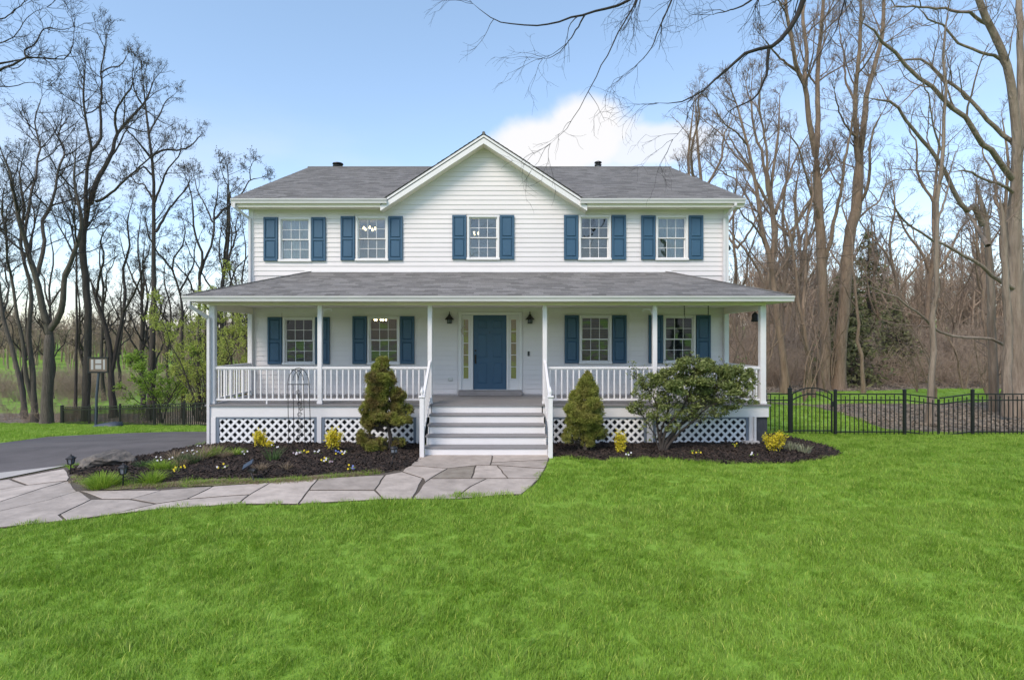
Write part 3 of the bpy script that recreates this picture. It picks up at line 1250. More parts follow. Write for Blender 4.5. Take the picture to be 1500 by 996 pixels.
z = FZ + .03
X0, X1 = HX0 + .115, HX1 - .115
while z < 6.02:
    if CZ + .03 < z < 4.15:
        z += CW
        continue
    segs = [(X0, X1)]
    for c in cut:
        if c[2] < z + CW * .6 and c[3] > z + CW * .4:
            ns = []
            for a, b in segs:
                if c[1] <= a or c[0] >= b:
                    ns.append((a, b))
                else:
                    if c[0] > a + .02:
                        ns.append((a, c[0]))
                    if c[1] < b - .02:
                        ns.append((c[1], b))
            segs = ns
    for a, b in segs:
        board(a, b, z, h=min(CW, 3.32 - z) if z < 3.3 else CW)
    z += CW
while z < GPZ - .25:
    hw = (GPZ - .1 - z) / gs
    hw2 = max(.02, (GPZ - .1 - z - CW) / gs)
    board(GPX - hw, GPX + hw, z, hw - hw2, hw - hw2)
    z += CW
# side wall siding, stepped courses in one piece each (seen edge-on only)
for x, sg in ((HX0, -1), (HX1, 1)):
    mb = MB()
    zz = FZ
    while zz < 6.0:
        mb.add([(x, WY + .12, zz), (x, BACK - .12, zz), (x + sg * .022, WY + .12, zz), (x + sg * .022, BACK - .12, zz), (x + sg * .006, WY + .12, zz + CW), (x + sg * .006, BACK - .12, zz + CW)],
               [(0, 1, 3, 2), (2, 3, 5, 4), (0, 2, 4), (1, 5, 3)])
        zz += CW
    stuff(link("side_siding", mb.mesh("side_siding", M["siding"]), house))
for x0, x1 in ((HX0 - .03, HX0 + .112), (HX1 - .112, HX1 + .03)):
    mb = MB()
    mb.bbox(x0, x1, WY - .034, WY + .118, FZ + .01, 6.05, .01)
    link("corner_board", mb.mesh("corner_board", M["trim"]), house)
mb = MB()
mb.bbox(wx(452) - .1, wx(978) + .1, WY - .034, WY - .001, 4.27, 4.345, .006)
link("trim_board", mb.mesh("trim_board", M["trim"]), house)

# windows: casing, two sashes, twelve panes, blinds
SR = .028


def window(w, k):
    x, z0, z1 = w['x'], w['z0'], w['z1']
    o = MB()
    c = .062
    y0, y1 = WY - .05, WY + .10
    o.bbox(x - WINW / 2, x - WINW / 2 + c, y0, y1, z0, z1, .008)
    o.bbox(x + WINW / 2 - c, x + WINW / 2, y0, y1, z0, z1, .008)
    o.bbox(x - WINW / 2 + c + .001, x + WINW / 2 - c - .001, y0 + .002, y1, z1 - c * .8, z1, .008)
    o.bbox(x - WINW / 2 - .015, x + WINW / 2 + .015, y0 - .02, y1, z0 - .03, z0 + .034, .008)
    win = link("window", o.mesh("window", M["trim"]), house)
    ix0, ix1, iz0, iz1 = x - WINW / 2 + c, x + WINW / 2 - c, z0 + .034, z1 - c * .8
    zm = (iz0 + iz1) / 2
    for (a, b, yy) in ((zm - .012, iz1, WY + .005), (iz0, zm + .022, WY + .042)):
        s_ = MB()
        s_.box(ix0, ix0 + SR, yy, yy + .032, a, b)
        s_.box(ix1 - SR, ix1, yy, yy + .032, a, b)
        s_.box(ix0 + SR, ix1 - SR, yy + .001, yy + .031, a, a + SR)
        s_.box(ix0 + SR, ix1 - SR, yy + .001, yy + .031, b - SR, b)
        gx0, gx1, gz0, gz1 = ix0 + SR, ix1 - SR, a + SR, b - SR
        cw, chh = (gx1 - gx0) / 3, (gz1 - gz0) / 2
        for i in (1, 2):
            s_.box(gx0 + cw * i - .0065, gx0 + cw * i + .0065, yy + .004, yy + .026, gz0, gz1)
        s_.box(gx0, gx1, yy + .005, yy + .025, gz0 + chh - .0065, gz0 + chh + .0065)
        link("sash", s_.mesh("sash", M["trim"]), win)
        key = ("pane", round(cw, 3), round(chh, 3))
        if key not in PANES:
            p_ = MB()
            p_.box(-cw / 2 + .0067, cw / 2 - .0067, -.002, .002, -chh / 2 + .0067, chh / 2 - .0067)
            PANES[key] = p_.mesh("pane", M["glass"])
        for i in range(3):
            for j in range(2):
                link("pane", PANES[key], win, (gx0 + cw * (i + .5), yy + .016, gz0 + chh * (j + .5)), (rnd.uniform(-.012, .012), 0, rnd.uniform(-.012, .012)))
    blinds = {0: (0, .5, 'b'), 1: (.12, .42, 'b'), 2: (0, 1, 'w'), 3: (0, .92, 'b'), 6: (0, 1, 'b'), 7: (0, .5, 'b'), 4: (0, 1, 'c'), 8: (0, 1, 'c')}
    if k in blinds:
        a, b, kind = blinds[k]
        if kind == 'c':
            m_ = MB()
            nseg = 30
            v, f = [], []
            for i in range(nseg + 1):
                xx = ix0 - .02 + (ix1 - ix0 + .04) * i / nseg
                yy = WY + .2 + .015 * math.sin(i * 1.7)
                v += [(xx, yy, iz0 - .1), (xx, yy, iz1 + .05)]
            for i in range(nseg):
                f.append((2 * i, 2 * i + 2, 2 * i + 3, 2 * i + 1))
            m_.add(v, f)
            link("curtain", m_.mesh("curtain", M["curtain"]), win)
        else:
            m_ = MB()
            zz = iz0 + (iz1 - iz0) * a
            top = iz0 + (iz1 - iz0) * b
            while zz < top:
                m_.bar((ix0 + .01, WY + .13, zz), (ix1 - .01, WY + .13, zz), .036, .004, up=(0, .45 if kind == 'b' else .8, 1))
                zz += .042
            stuff(link("blind", m_.mesh("blind", M["blind"] if kind == 'b' else M["blind_wood"]), win))
    # shutters
    for sg in (-1, 1):
        cx = x + sg * (WINW / 2 + .012 + .195)
        shutter(cx, z0 - .01, z1 + .005, w['low'])


PANES, SHUT = {}, {}


def shutter(cx, z0, z1, low):
    H = round(z1 - z0, 2)
    if H not in SHUT:
        hw, st = .193, .052
        mid = -H / 2 + H * .485
        s_ = MB()
        s_.box(-hw, hw, -.012, .012, -H / 2, H / 2)
        s_.bbox(-hw, -hw + st, -.034, -.0122, -H / 2, H / 2, .005)
        s_.bbox(hw - st, hw, -.034, -.0122, -H / 2, H / 2, .005)
        for a, b in ((-H / 2, -H / 2 + .075), (mid - .03, mid + .03), (H / 2 - .06, H / 2)):
            s_.bbox(-hw + st + .0005, hw - st - .0005, -.033, -.0122, a, b, .005)
        ps = []
        for a, b in ((-H / 2 + .075, mid - .03), (mid + .03, H / 2 - .06)):
            p_ = MB()
            m_ = .012
            x0, x1, a, b = -hw + st + m_, hw - st - m_, a + m_, b - m_
            i = .022
            p_.add([(x0, -.0125, a), (x1, -.0125, a), (x1, -.0125, b), (x0, -.0125, b), (x0 + i, -.031, a + i), (x1 - i, -.031, a + i), (x1 - i, -.031, b - i), (x0 + i, -.031, b - i)],
                   [(4, 5, 6, 7), (0, 1, 5, 4), (1, 2, 6, 5), (2, 3, 7, 6), (3, 0, 4, 7)])
            ps.append(p_.mesh("panel", M["shutter"]))
        SHUT[H] = (s_.mesh("shutter", M["shutter"]), ps)
    me, ps = SHUT[H]
    loc = (cx, WY - .04, (z0 + z1) / 2)
    s = link("shutter", me, house, loc)
    for p in ps:
        link("panel", p, s, loc)


for k, w in enumerate(wins):
    window(w, k)

# front door with sidelights
fr = MB()
yo = WY - .045
tr = .085
fr.bbox(DX0, DX0 + tr, yo, WY + .12, DZ0, DZ1, .008)
fr.bbox(DX1 - tr, DX1, yo, WY + .12, DZ0, DZ1, .008)
fr.bbox(DX0 + tr + .001, DX1 - tr - .001, yo + .002, WY + .12, wz(461.6), DZ1, .008)
dx0, dx1 = wx(693.2), wx(741.8)
for a, b in ((dx0 - .055, dx0 - .004), (dx1 + .004, dx1 + .055)):
    fr.bbox(a, b, yo + .01, WY + .12, DZ0, wz(461.6) - .001, .006)
fr.box(DX0 + tr, DX1 - tr, yo + .03, WY + .12, DZ0, DZ0 + .012)
doorway = link("door_frame", fr.mesh("door_frame", M["trim"]), house)
dm = MB()
dz0, dz1 = DZ0 + .014, wz(461.6) - .004
dy = WY + .03
dm.box(dx0, dx1, dy, dy + .045, dz0, dz1)
dW, dH = dx1 - dx0, dz1 - dz0
door = link("front_door", dm.mesh("front_door", M["door"]), house)
for cx in (.27, .73):
    for a, b in ((.075, .365), (.425, .755), (.815, .935)):
        p_ = MB()
        x0, x1 = dx0 + dW * (cx - .155), dx0 + dW * (cx + .155)
        z0, z1 = dz0 + dH * a, dz0 + dH * b
        i = .02
        p_.bbox(x0, x1, dy - .004, dy - .0002, z0, z1, .002)
        p_.add([(x0 + i, dy - .0042, z0 + i), (x1 - i, dy - .0042, z0 + i), (x1 - i, dy - .0042, z1 - i), (x0 + i, dy - .0042, z1 - i), (x0 + 2 * i, dy - .014, z0 + 2 * i), (x1 - 2 * i, dy - .014, z0 + 2 * i), (x1 - 2 * i, dy - .014, z1 - 2 * i), (x0 + 2 * i, dy - .014, z1 - 2 * i)],
               [(4, 5, 6, 7), (0, 1, 5, 4), (1, 2, 6, 5), (2, 3, 7, 6), (3, 0, 4, 7)])
        link("panel", p_.mesh("panel", M["door"]), door)
h_ = MB()
h_.lathe((0, 0, 0), [(.028, 0), (.028, .012), (.012, .014), (.012, .02)], 12)
me = h_.mesh("deadbolt", M["brass"])
link("deadbolt", me, door, (dx0 + .062, dy - .0005, wz(513.5)), (math.radians(90), 0, 0))
h_ = MB()
hx = dx0 + .062
h_.bbox(hx - .024, hx + .024, dy - .012, dy - .0005, wz(533), wz(519.5), .006)
h_.tube([(hx, dy - .012, wz(521.5)), (hx, dy - .055, wz(522.5)), (hx, dy - .06, wz(527)), (hx, dy - .05, wz(531.5)), (hx, dy - .012, wz(532.3))], .009, 8)
link("handle", h_.mesh("handle", M["brass"]), door)
h_ = MB()
h_.lathe((0, 0, 0), [(.014, 0), (.014, .012)], 10)
link("peephole", h_.mesh("peephole", M["brass"]), door, (dx0 + dW / 2, dy - .0005, wz(487)), (math.radians(90), 0, 0))
for (sx0, sx1, gx0, gx1) in ((DX0 + tr, dx0 - .055, wx(679), wx(686)), (dx1 + .055, DX1 - tr, wx(748.7), wx(756.2))):
    s_ = MB()
    gz0, gz1 = wz(554.5), wz(468.2)
    y0, y1 = dy - .01, dy + .035
    s_.box(sx0, gx0, y0, y1, dz0, dz1)
    s_.box(gx1, sx1, y0, y1, dz0, dz1)
    s_.box(gx0, gx1, y0, y1, dz0, gz0)
    s_.box(gx0, gx1, y0, y1, gz1, dz1)
    for e0, e1, f0, f1 in ((gx0 - .03, gx0 - .001, gz0 - .03, gz1 + .03), (gx1 + .001, gx1 + .03, gz0 - .03, gz1 + .03), (gx0 - .001, gx1 + .001, gz0 - .03, gz0 - .001), (gx0 - .001, gx1 + .001, gz1 + .001, gz1 + .03)):
        s_.bbox(e0, e1, y0 - .012, y0 - .0003, f0, f1, .004)
    for k in range(1, 5):
        zz = gz0 + (gz1 - gz0) * k / 5
        s_.box(gx0, gx1, y0 - .006, y1 - .004, zz - .008, zz + .008)
    sl = link("sidelight", s_.mesh("sidelight", M["trim"]), house)
    ph = (gz1 - gz0) / 5
    p_ = MB()
    p_.box(gx0 - (gx0 + gx1) / 2, gx1 - (gx0 + gx1) / 2, -.002, .002, -ph / 2 + .0085, ph / 2 - .0085)
    pm = p_.mesh("pane", M["glass"])
    for k in range(5):
        link("pane", pm, sl, ((gx0 + gx1) / 2, y0 + .02, gz0 + ph * (k + .5)))
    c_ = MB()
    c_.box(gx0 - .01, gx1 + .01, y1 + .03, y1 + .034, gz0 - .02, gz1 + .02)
    link("glowing_sheer_panel", c_.mesh("glowing_sheer_panel", M["amber"]), sl)
st = MB()
st.bbox(DX0 + .01, DX1 - .01, WY - .27, WY - .03, FZ + .002, FZ + .128, .008)
link("door_step", st.mesh("door_step", M["deck"]), house)


# ------------------------------------------------------------------ roofs: each shingle a tab of its own, joined
def shingles(corner, along, up, nrm, length, rows_to, inside_fn, exp_=.14, tab=.32, tint_seed=1):
    """tabs on a roof plane: corner + a*along + b*up, raised along nrm"""
    g = random.Random(tint_seed)
    m_ = MB()
    b, r = 0.0, 0
    while b < rows_to:
        off = (r % 3) * tab / 3 + g.uniform(-.02, .02)
        a = -off
        while a < length:
            a1 = a + tab
            sp = inside_fn(b + exp_ / 2)
            if sp:
                x0, x1 = max(a, sp[0]), min(a1 - .004, sp[1])
                if x1 - x0 > .01:
                    h0 = .012 + g.uniform(0, .004)
                    p = [corner + along * x0 + up * b + nrm * h0, corner + along * x1 + up * b + nrm * h0, corner + along * x1 + up * min(b + exp_ + .03, rows_to) + nrm * .004, corner + along * x0 + up * min(b + exp_ + .03, rows_to) + nrm * .004,
                         corner + along * x0 + up * b, corner + along * x1 + up * b]
                    m_.add(p, [(0, 1, 2, 3), (4, 5, 1, 0)], g.random())
            a = a1
        b += exp_
        r += 1
    return m_.mesh("shingles", M["shingle"])


# main roof
roof = MB()
th = .10
GL, GR = wx(571), wx(846.5)          # where the eaves stop at the front gable
MY = WY + .2                         # the main slope starts behind the wall under the gable
for (xa, xb, ya) in ((EX0, GL, EY), (GL + .002, GR - .002, MY), (GR, EX1, EY), (EX0, EX1, 2 * RY - EY)):
    za = RZ - abs(RY - ya) * RS
    roof.add([(xa, ya, za - th), (xb, ya, za - th), (xb, RY, RZ - th), (xa, RY, RZ - th), (xa, ya, za), (xb, ya, za), (xb, RY, RZ), (xa, RY, RZ)],
             [(0, 3, 2, 1), (4, 5, 6, 7), (0, 1, 5, 4), (1, 2, 6, 5), (2, 3, 7, 6), (3, 0, 4, 7)])
main_roof = link("main_roof", roof.mesh("main_roof", M["shingle"]), house)
up = Vector((0, 1, RS)).normalized()
nr = Vector((0, -RS, 1)).normalized()
SL = (RY - EY) / up.y


def main_span(half):
    def f(b):
        y = EY + b * up.y
        zz = EZ + (y - EY) * RS
        d = (GPZ - zz) / gs                 # half width of the front gable's roof where it cuts this course
        if d <= 0:
            return (0, EX1 - EX0 + .03) if half < 0 else None
        d = min(d, GPX - GL if half < 0 else GR - GPX)
        return (0, GPX - d - EX0 + .015) if half < 0 else (GPX + d - EX0 + .015, EX1 - EX0 + .03)
    return f


for half in (-1, 1):
    stuff(link("shingles", shingles(Vector((EX0 - .015, EY - .02, EZ)), Vector((1, 0, 0)), up, nr, EX1 - EX0 + .03, SL + .02, main_span(half), tint_seed=3), main_roof))
mb = MB()
mb.tube([(EX0 - .02, RY, RZ + .01), (EX1 + .02, RY, RZ + .01)], .05, 8)
link("ridge_cap", mb.mesh("ridge_cap", M["shingle"]), main_roof)
# gable rakes of the main roof
mb = MB()
for x in (EX0 - .022, EX1 + .003):
    for sgn in (1, -1):
        ye = EY if sgn > 0 else 2 * RY - EY
        mb.add([(x, ye, EZ - .21), (x, RY, RZ - .21), (x, RY, RZ - .012), (x, ye, EZ - .012), (x + .019, ye, EZ - .21), (x + .019, RY, RZ - .21), (x + .019, RY, RZ - .012), (x + .019, ye, EZ - .012)],
               [(0, 1, 2, 3), (4, 7, 6, 5), (0, 4, 5, 1), (2, 6, 7, 3), (0, 3, 7, 4), (1, 5, 6, 2)])
link("rake_board", mb.mesh("rake_board", M["trim"]), main_roof)

def eave(x0, x1):
    s_ = MB()
    s_.box(x0, x1, EY + .032, WY + .0, 6.0, 6.02)
    s_.box(x0, x1, EY + .01, EY + .03, 5.985, EZ - .10)
    for e in ((x0, x0 + .02), (x1 - .02, x1)):
        s_.box(e[0], e[1], EY + .031, WY, 6.021, EZ - .09)
    link("soffit", s_.mesh("soffit", M["soffit"]), house)
    gutter(x0, x1, EY - .105, EZ - .02)


def gutter(x0, x1, y, z):
    """K-style gutter run, open at the top"""
    prof = [(.115, 0), (.115, -.105), (.05, -.125), (.042, -.12), (.03, -.07), (.005, -.035), (0, 0), (.012, 0), (.018, -.03), (.045, -.068), (.056, -.112), (.103, -.1), (.103, 0)]
    v = [(x0, y + a, z + b) for a, b in prof] + [(x1, y + a, z + b) for a, b in prof]
    n = len(prof)
    f = [(i, (i + 1) % n, n + (i + 1) % n, n + i) for i in range(n)]
    m_ = MB()
    m_.add(v, f)
    for xx in (x0, x1):
        m_.add([(xx, y + a, z + b) for a, b in prof[:7]], [tuple(range(7))])
    link("gutter", m_.mesh("gutter", M["gutter"]), house)


eave(EX0, GL)
eave(GR, EX1)

# front gable roof
cg = MB()
Yb = EY + (GPZ - EZ) / RS + .3
q = Vector((1, 0, -gs)).normalized()
ft = .11
for sg in (-1, 1):
    ex, ez = GPX + sg * (GHW + .09), GPZ - gs * (GHW + .09)
    v = [(GPX, EY, GPZ), (ex, EY, ez), (ex, Yb, ez), (GPX, Yb, GPZ)]
    w_ = [(a, b, c - ft) for a, b, c in v]
    f = [(0, 1, 2, 3), (4, 7, 6, 5), (0, 4, 5, 1), (1, 5, 6, 2), (2, 6, 7, 3), (3, 7, 4, 0)]
    if sg > 0:
        f = [t for t in f]
    cg.add(v + w_, f)
gable = link("gable_roof", cg.mesh("gable_roof", M["shingle"]), house)
for sg in (-1, 1):
    upv = Vector((-sg, 0, gs)).normalized()
    nv = Vector((sg * gs, 0, 1)).normalized()
    L_ = (GHW + .09) * math.hypot(1, gs)
    stuff(link("shingles", shingles(Vector((GPX + sg * (GHW + .1), EY - .025, GPZ - gs * (GHW + .1))), Vector((0, 1, 0)), upv, nv, Yb - EY, L_, lambda b: (0, Yb - EY), tint_seed=9 + sg), gable))
    # bargeboard, its crown strip and the sloping soffit behind it
    fb = MB()
    e = GHW + .09
    for (y0, y1, a, b) in ((EY + .005, EY + .03, .035, .255), (EY - .012, EY + .0045, .03, .085)):
        P_ = []
        for y in (y0, y1):
            P_ += [(GPX, y, GPZ - a), (GPX + sg * e, y, GPZ - gs * e - a), (GPX + sg * e, y, GPZ - gs * e - b), (GPX, y, GPZ - b)]
        fb.add(P_, [(0, 1, 2, 3), (4, 7, 6, 5), (0, 4, 5, 1), (1, 5, 6, 2), (2, 6, 7, 3), (3, 7, 4, 0)])
    link("bargeboard", fb.mesh("bargeboard", M["trim"]), gable)
    so = MB()
    y0, y1 = EY + .031, WY + .0
    P_ = []
    for y in (y0, y1):
        P_ += [(GPX, y, GPZ - .22), (GPX + sg * (e - .01), y, GPZ - gs * (e - .01) - .22), (GPX + sg * (e - .01), y, GPZ - gs * (e - .01) - .24), (GPX, y, GPZ - .24)]
    so.add(P_, [(0, 1, 2, 3), (4, 7, 6, 5), (0, 4, 5, 1), (1, 5, 6, 2), (2, 6, 7, 3), (3, 7, 4, 0)])
    link("soffit", so.mesh("soffit", M["soffit"]), gable)
mb = MB()
mb.tube([(GPX, EY - .03, GPZ + .012), (GPX, Yb, GPZ + .012)], .045, 8)
link("ridge_cap", mb.mesh("ridge_cap", M["shingle"]), gable)

# vent pipes through the ridge
for px, py, r, wide in ((495, 246, .11, True), (876, 244, .075, False)):
    D = RY + .45
    p = W(px, py, D)
    v_ = MB()
    zb = RZ - .3
    v_.lathe((p.x, D, zb), [(r * 1.5, 0), (r * 1.35, .12), (r, .16), (r, .45)] if wide else [(r * 1.6, 0), (r, .12), (r, .5)], 14)
    vent = link("vent_pipe", v_.mesh("vent_pipe", M["black"] if wide else M["gutter"]), house)
    v_ = MB()
    h0 = .45 if wide else .5
    v_.lathe((p.x, D, zb + h0), [(r * 1.05, .001), (r * 1.75, .02), (r * 1.8, .06), (r * 1.1, .08), (r * 1.05, .11), (r * 1.9, .125), (r * 1.8, .16), (r * .6, .2)], 14)
    link("vent_cap", v_.mesh("vent_cap", M["black"]), vent)

# porch roof, hipped at both ends
PX0, PX1, PYE, PZE = -7.03, 6.82, 12.50, 3.47
TX0, TX1, TZ = wx(453), wx(978), 4.30
ps = (TZ - PZE) / (WY - PYE)
pr = MB()
t_ = .09
v = [(PX0, PYE, PZE), (PX1, PYE, PZE), (TX1, WY, TZ), (TX0, WY, TZ), (PX0, WY + .3, PZE), (PX1, WY + .3, PZE), (TX1, WY + .3, TZ), (TX0, WY + .3, TZ)]
lo_ = [(a, b, PZE - t_) for a, b, c in (v[0], v[1], v[5], v[4])]
pr.add(v + lo_, [(0, 1, 2, 3), (0, 3, 7, 4), (1, 5, 6, 2), (3, 2, 6, 7), (0, 8, 9, 1), (1, 9, 10, 5), (4, 11, 8, 0), (8, 11, 10, 9)])
porch_roof = link("porch_roof", pr.mesh("porch_roof", M["shingle"]), house)
upv = Vector((0, 1, ps)).normalized()
nv = Vector((0, -ps, 1)).normalized()
SLP = (WY - PYE) / upv.y


def span(b):
    t = min(1, max(0, b / SLP))
    return ((TX0 - PX0) * t, (PX1 - PX0) - (PX1 - TX1) * t)


stuff(link("shingles", shingles(Vector((PX0, PYE - .02, PZE)), Vector((1, 0, 0)), upv, nv, PX1 - PX0, SLP - .02, span, tint_seed=21), porch_roof))
for sg, xe, xt in ((-1, PX0, TX0), (1, PX1, TX1)):
    u2 = Vector((xt - xe, 0, TZ - PZE)).normalized()
    n2 = Vector((-(TZ - PZE) * (1 if xt > xe else -1), 0, abs(xt - xe))).normalized()
    Ls = math.hypot(xt - xe, TZ - PZE)
    stuff(link("shingles", shingles(Vector((xe - sg * -.015, PYE, PZE)), Vector((0, 1, 0)), u2, n2, WY + .3 - PYE, Ls, lambda b, Ls=Ls: ((WY - PYE) * min(1, b / Ls), WY + .28 - PYE), tint_seed=33 + sg), porch_roof))
    hp = MB()
    for k in range(14):
        a = Vector((xe, PYE, PZE)).lerp(Vector((xt, WY, TZ)), k / 14)
        b = Vector((xe, PYE, PZE)).lerp(Vector((xt, WY, TZ)), (k + 1.15) / 14)
        hp.bar(a + Vector((0, 0, .022)), b + Vector((0, 0, .014)), .16, .016, tint=rnd.random())
    stuff(link("hip_caps", hp.mesh("hip_caps", M["shingle"]), porch_roof))
gutter(PX0, PX1, PYE - .105, PZE - .012)
mb = MB()
mb.box(PX0 + .03, PX1 - .03, PYE + .012, PYE + .03, CZ + .035, PZE - t_ - .002)
mb.box(PX0 + .03, PX1 - .03, PYE + .031, WY - .035, CZ + .03, CZ + .05)
mb.box(PX0 + .01, PX0 + .029, PYE + .012, WY + .3, CZ + .034, PZE - t_ - .002)
mb.box(PX1 - .029, PX1 - .01, PYE + .012, WY + .3, CZ + .034, PZE - t_ - .002)
mb.box(PX0 + .03, HX0 - .04, WY - .034, WY + .29, CZ + .03, CZ + .05)
mb.box(HX1 + .04, PX1 - .03, WY - .034, WY + .29, CZ + .03, CZ + .05)
link("porch_ceiling", mb.mesh("porch_ceiling", M["soffit"]), house)
PY = 12.92                       # line of the posts
POSTS = [-6.58, -4.06, -1.477, 1.22, 3.80, 6.33]
mb = MB()
mb.bbox(POSTS[0] - .07, POSTS[-1] + .07, PY - .055, PY + .055, CZ - .03, CZ + .028, .006)
for x in (POSTS[0], POSTS[-1]):
    mb.bbox(x - .05, x + .05, PY + .06, WY - .04, CZ - .14, CZ + .027, .006)
link("porch_beam", mb.mesh("porch_beam", M["soffit"]), house)
for i, x in enumerate(POSTS):
    hw = .066 if i in (0, 5) else .052
    zb = FZ + .002
    mb = MB()
    mb.bbox(x - hw, x + hw, PY - hw, PY + hw, zb, CZ - .032, .008)
    mb.bbox(x - hw - .012, x + hw + .012, PY - hw - .012, PY + hw + .012, zb, zb + .06, .006)
    link("porch_post", mb.mesh("porch_post", M["rail"]), house)
for x in (POSTS[0], POSTS[-1]):
    mb = MB()
    mb.bbox(x - .06, x + .06, WY - .13, WY - .036, FZ + .002, CZ - .142, .006)
    link("wall_post", mb.mesh("wall_post", M["rail"]), house)
PFY = 12.76                      # front edge of the porch floor
mb = MB()
nb = 22
for k in range(nb):
    y0 = PFY + (WY - .005 - PFY) * k / nb
    y1 = PFY + (WY - .005 - PFY) * (k + 1) / nb
    o = MB()
    o.box(HX0 - .06, HX1 + .06, y0, y1 - .004, FZ - .035, FZ)
    if k == 0:
        porch_floor = link("porch_floor", o.mesh("porch_floor", M["deck"]), house)
    else:
        link("floor_board", o.mesh("floor_board", M["deck"]), porch_floor)
# skirt board, piers, lattice
SY = 12.80
mb = MB()
mb.bbox(HX0 - .03, -1.435, SY, SY + .04, .665, FZ - .037, .005)
mb.bbox(1.165, HX1 + .03, SY, SY + .04, .665, FZ - .037, .005)
for x in (HX0 - .03, HX1 - .01):
    mb.box(x, x + .04, SY + .041, WY - .05, .665, FZ - .037)
link("skirt_board", mb.mesh("skirt_board", M["rail"]), house)


def sx_(px):
    return (px - CX) / F * SY


bays = [(316.5, 464), (471.2, 609.5), (806.5, 947.5), (956.8, 1097)]
for x0p, x1p in bays:
    x0, x1 = sx_(x0p), sx_(x1p)
    z0, z1 = -.04, .664
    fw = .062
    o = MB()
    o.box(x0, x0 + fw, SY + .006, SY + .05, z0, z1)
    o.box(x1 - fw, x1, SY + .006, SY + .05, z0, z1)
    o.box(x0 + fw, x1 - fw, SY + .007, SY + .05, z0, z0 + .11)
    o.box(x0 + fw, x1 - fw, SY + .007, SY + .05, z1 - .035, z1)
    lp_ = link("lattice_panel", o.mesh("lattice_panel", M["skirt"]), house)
    a0, a1, b0, b1 = x0 + fw, x1 - fw, z0 + .11, z1 - .035
    H = b1 - b0
    pitch, w = .195, .054
    for dr, yy in ((1, SY + .022), (-1, SY + .030)):
        c = a0 - H + (pitch * .3)
        while c < a1 + H:
            # strip along x = c + dr * (z - b0)  (dr=1) or x = c + H - (z - b0)
            pts = []
            hw = w / 2 * math.sqrt(2)
            poly = []
            if dr > 0:
                poly = [(c - hw, b0), (c + hw, b0), (c + hw + H, b1), (c - hw + H, b1)]
            else:
                poly = [(c + H - hw, b0), (c + H + hw, b0), (c + hw, b1), (c - hw, b1)]

            def clip(P, xv, keep_gt):
                R = []
                for i in range(len(P)):
                    p, q_ = P[i], P[(i + 1) % len(P)]
                    ip, iq = (p[0] >= xv) == keep_gt, (q_[0] >= xv) == keep_gt
                    if ip:
                        R.append(p)
                    if ip != iq:
                        t = (xv - p[0]) / (q_[0] - p[0])
                        R.append((xv, p[1] + t * (q_[1] - p[1])))
                return R
            poly = clip(poly, a0, True)
            poly = clip(poly, a1, False) if len(poly) > 2 else poly
            if len(poly) > 2:
                n = len(poly)
                m_ = MB()
                m_.add([(p[0], yy, p[1]) for p in poly] + [(p[0], yy + .007, p[1]) for p in poly], [tuple(range(n)), tuple(range(n, 2 * n))[::-1]] + [(i, n + i, n + (i + 1) % n, (i + 1) % n) for i in range(n)])
                link("lattice_slat", m_.mesh("lattice_slat", M["lattice"]), lp_)
            c += pitch
for x0p, x1p in ((308.5, 316.2), (464.3, 470.9), (609.8, 616), (799, 806.2), (947.8, 956.5), (1097.3, 1104.5)):
    mb = MB()
    mb.bbox(sx_(x0p), sx_(x1p), SY - .012, SY + .09, -.06, .664, .005)
    link("pier", mb.mesh("pier", M["rail"]), house)
mb = MB()
mb.bbox(sx_(1089), sx_(1110), SY - .12, SY + .13, bed_z(sx_(1100), SY - .1) - .04, bed_z(sx_(1100), SY - .1) + .09, .015)
link("pier_block", mb.mesh("pier_block", M["concrete"]), house)
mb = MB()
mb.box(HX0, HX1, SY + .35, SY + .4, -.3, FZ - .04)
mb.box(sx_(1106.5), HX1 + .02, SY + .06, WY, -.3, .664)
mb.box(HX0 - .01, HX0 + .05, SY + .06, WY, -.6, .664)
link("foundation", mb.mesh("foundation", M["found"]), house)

# railings
RZT, RZB = FZ + .875, FZ + .09
bal = MB()
bal.bbox(-.017, .017, -.017, .017, RZB + .03, RZT - .05, .004)
bal_me = bal.mesh("baluster", M["rail"])


def railing(p, q_, n):
    p, q_ = Vector(p), Vector(q_)
    m_ = MB()
    for z0, w, h in ((RZT - .025, .07, .05), (RZB + .015, .05, .045)):
        m_.bar(p + Vector((0, 0, z0)), q_ + Vector((0, 0, z0)), w, h)
    m_.bar(p + Vector((0, 0, RZT - .062)), q_ + Vector((0, 0, RZT - .062)), .035, .022)
    md = (p + q_) / 2
    m_.box(md.x - .015, md.x + .015, md.y - .015, md.y + .015, FZ + .001, RZB - .008)
    r = link("railing", m_.mesh("railing", M["rail"]), house)
    for i in range(n):
        c = p.lerp(q_, (i + .5 + .0) / n)
        link("baluster", bal_me, r, (c.x, c.y, 0))


def bay(i, n):
    a = POSTS[i] + (.068 if i == 0 else .054)
    b = POSTS[i + 1] - (.068 if i == 4 else .054)
    railing((a, PY, 0), (b, PY, 0), n)


bay(0, 17)
bay(1, 18)
bay(3, 18)
bay(4, 17)
for x in (POSTS[0], POSTS[-1]):
    railing((x, PY + .068, 0), (x, WY - .132, 0), 14)

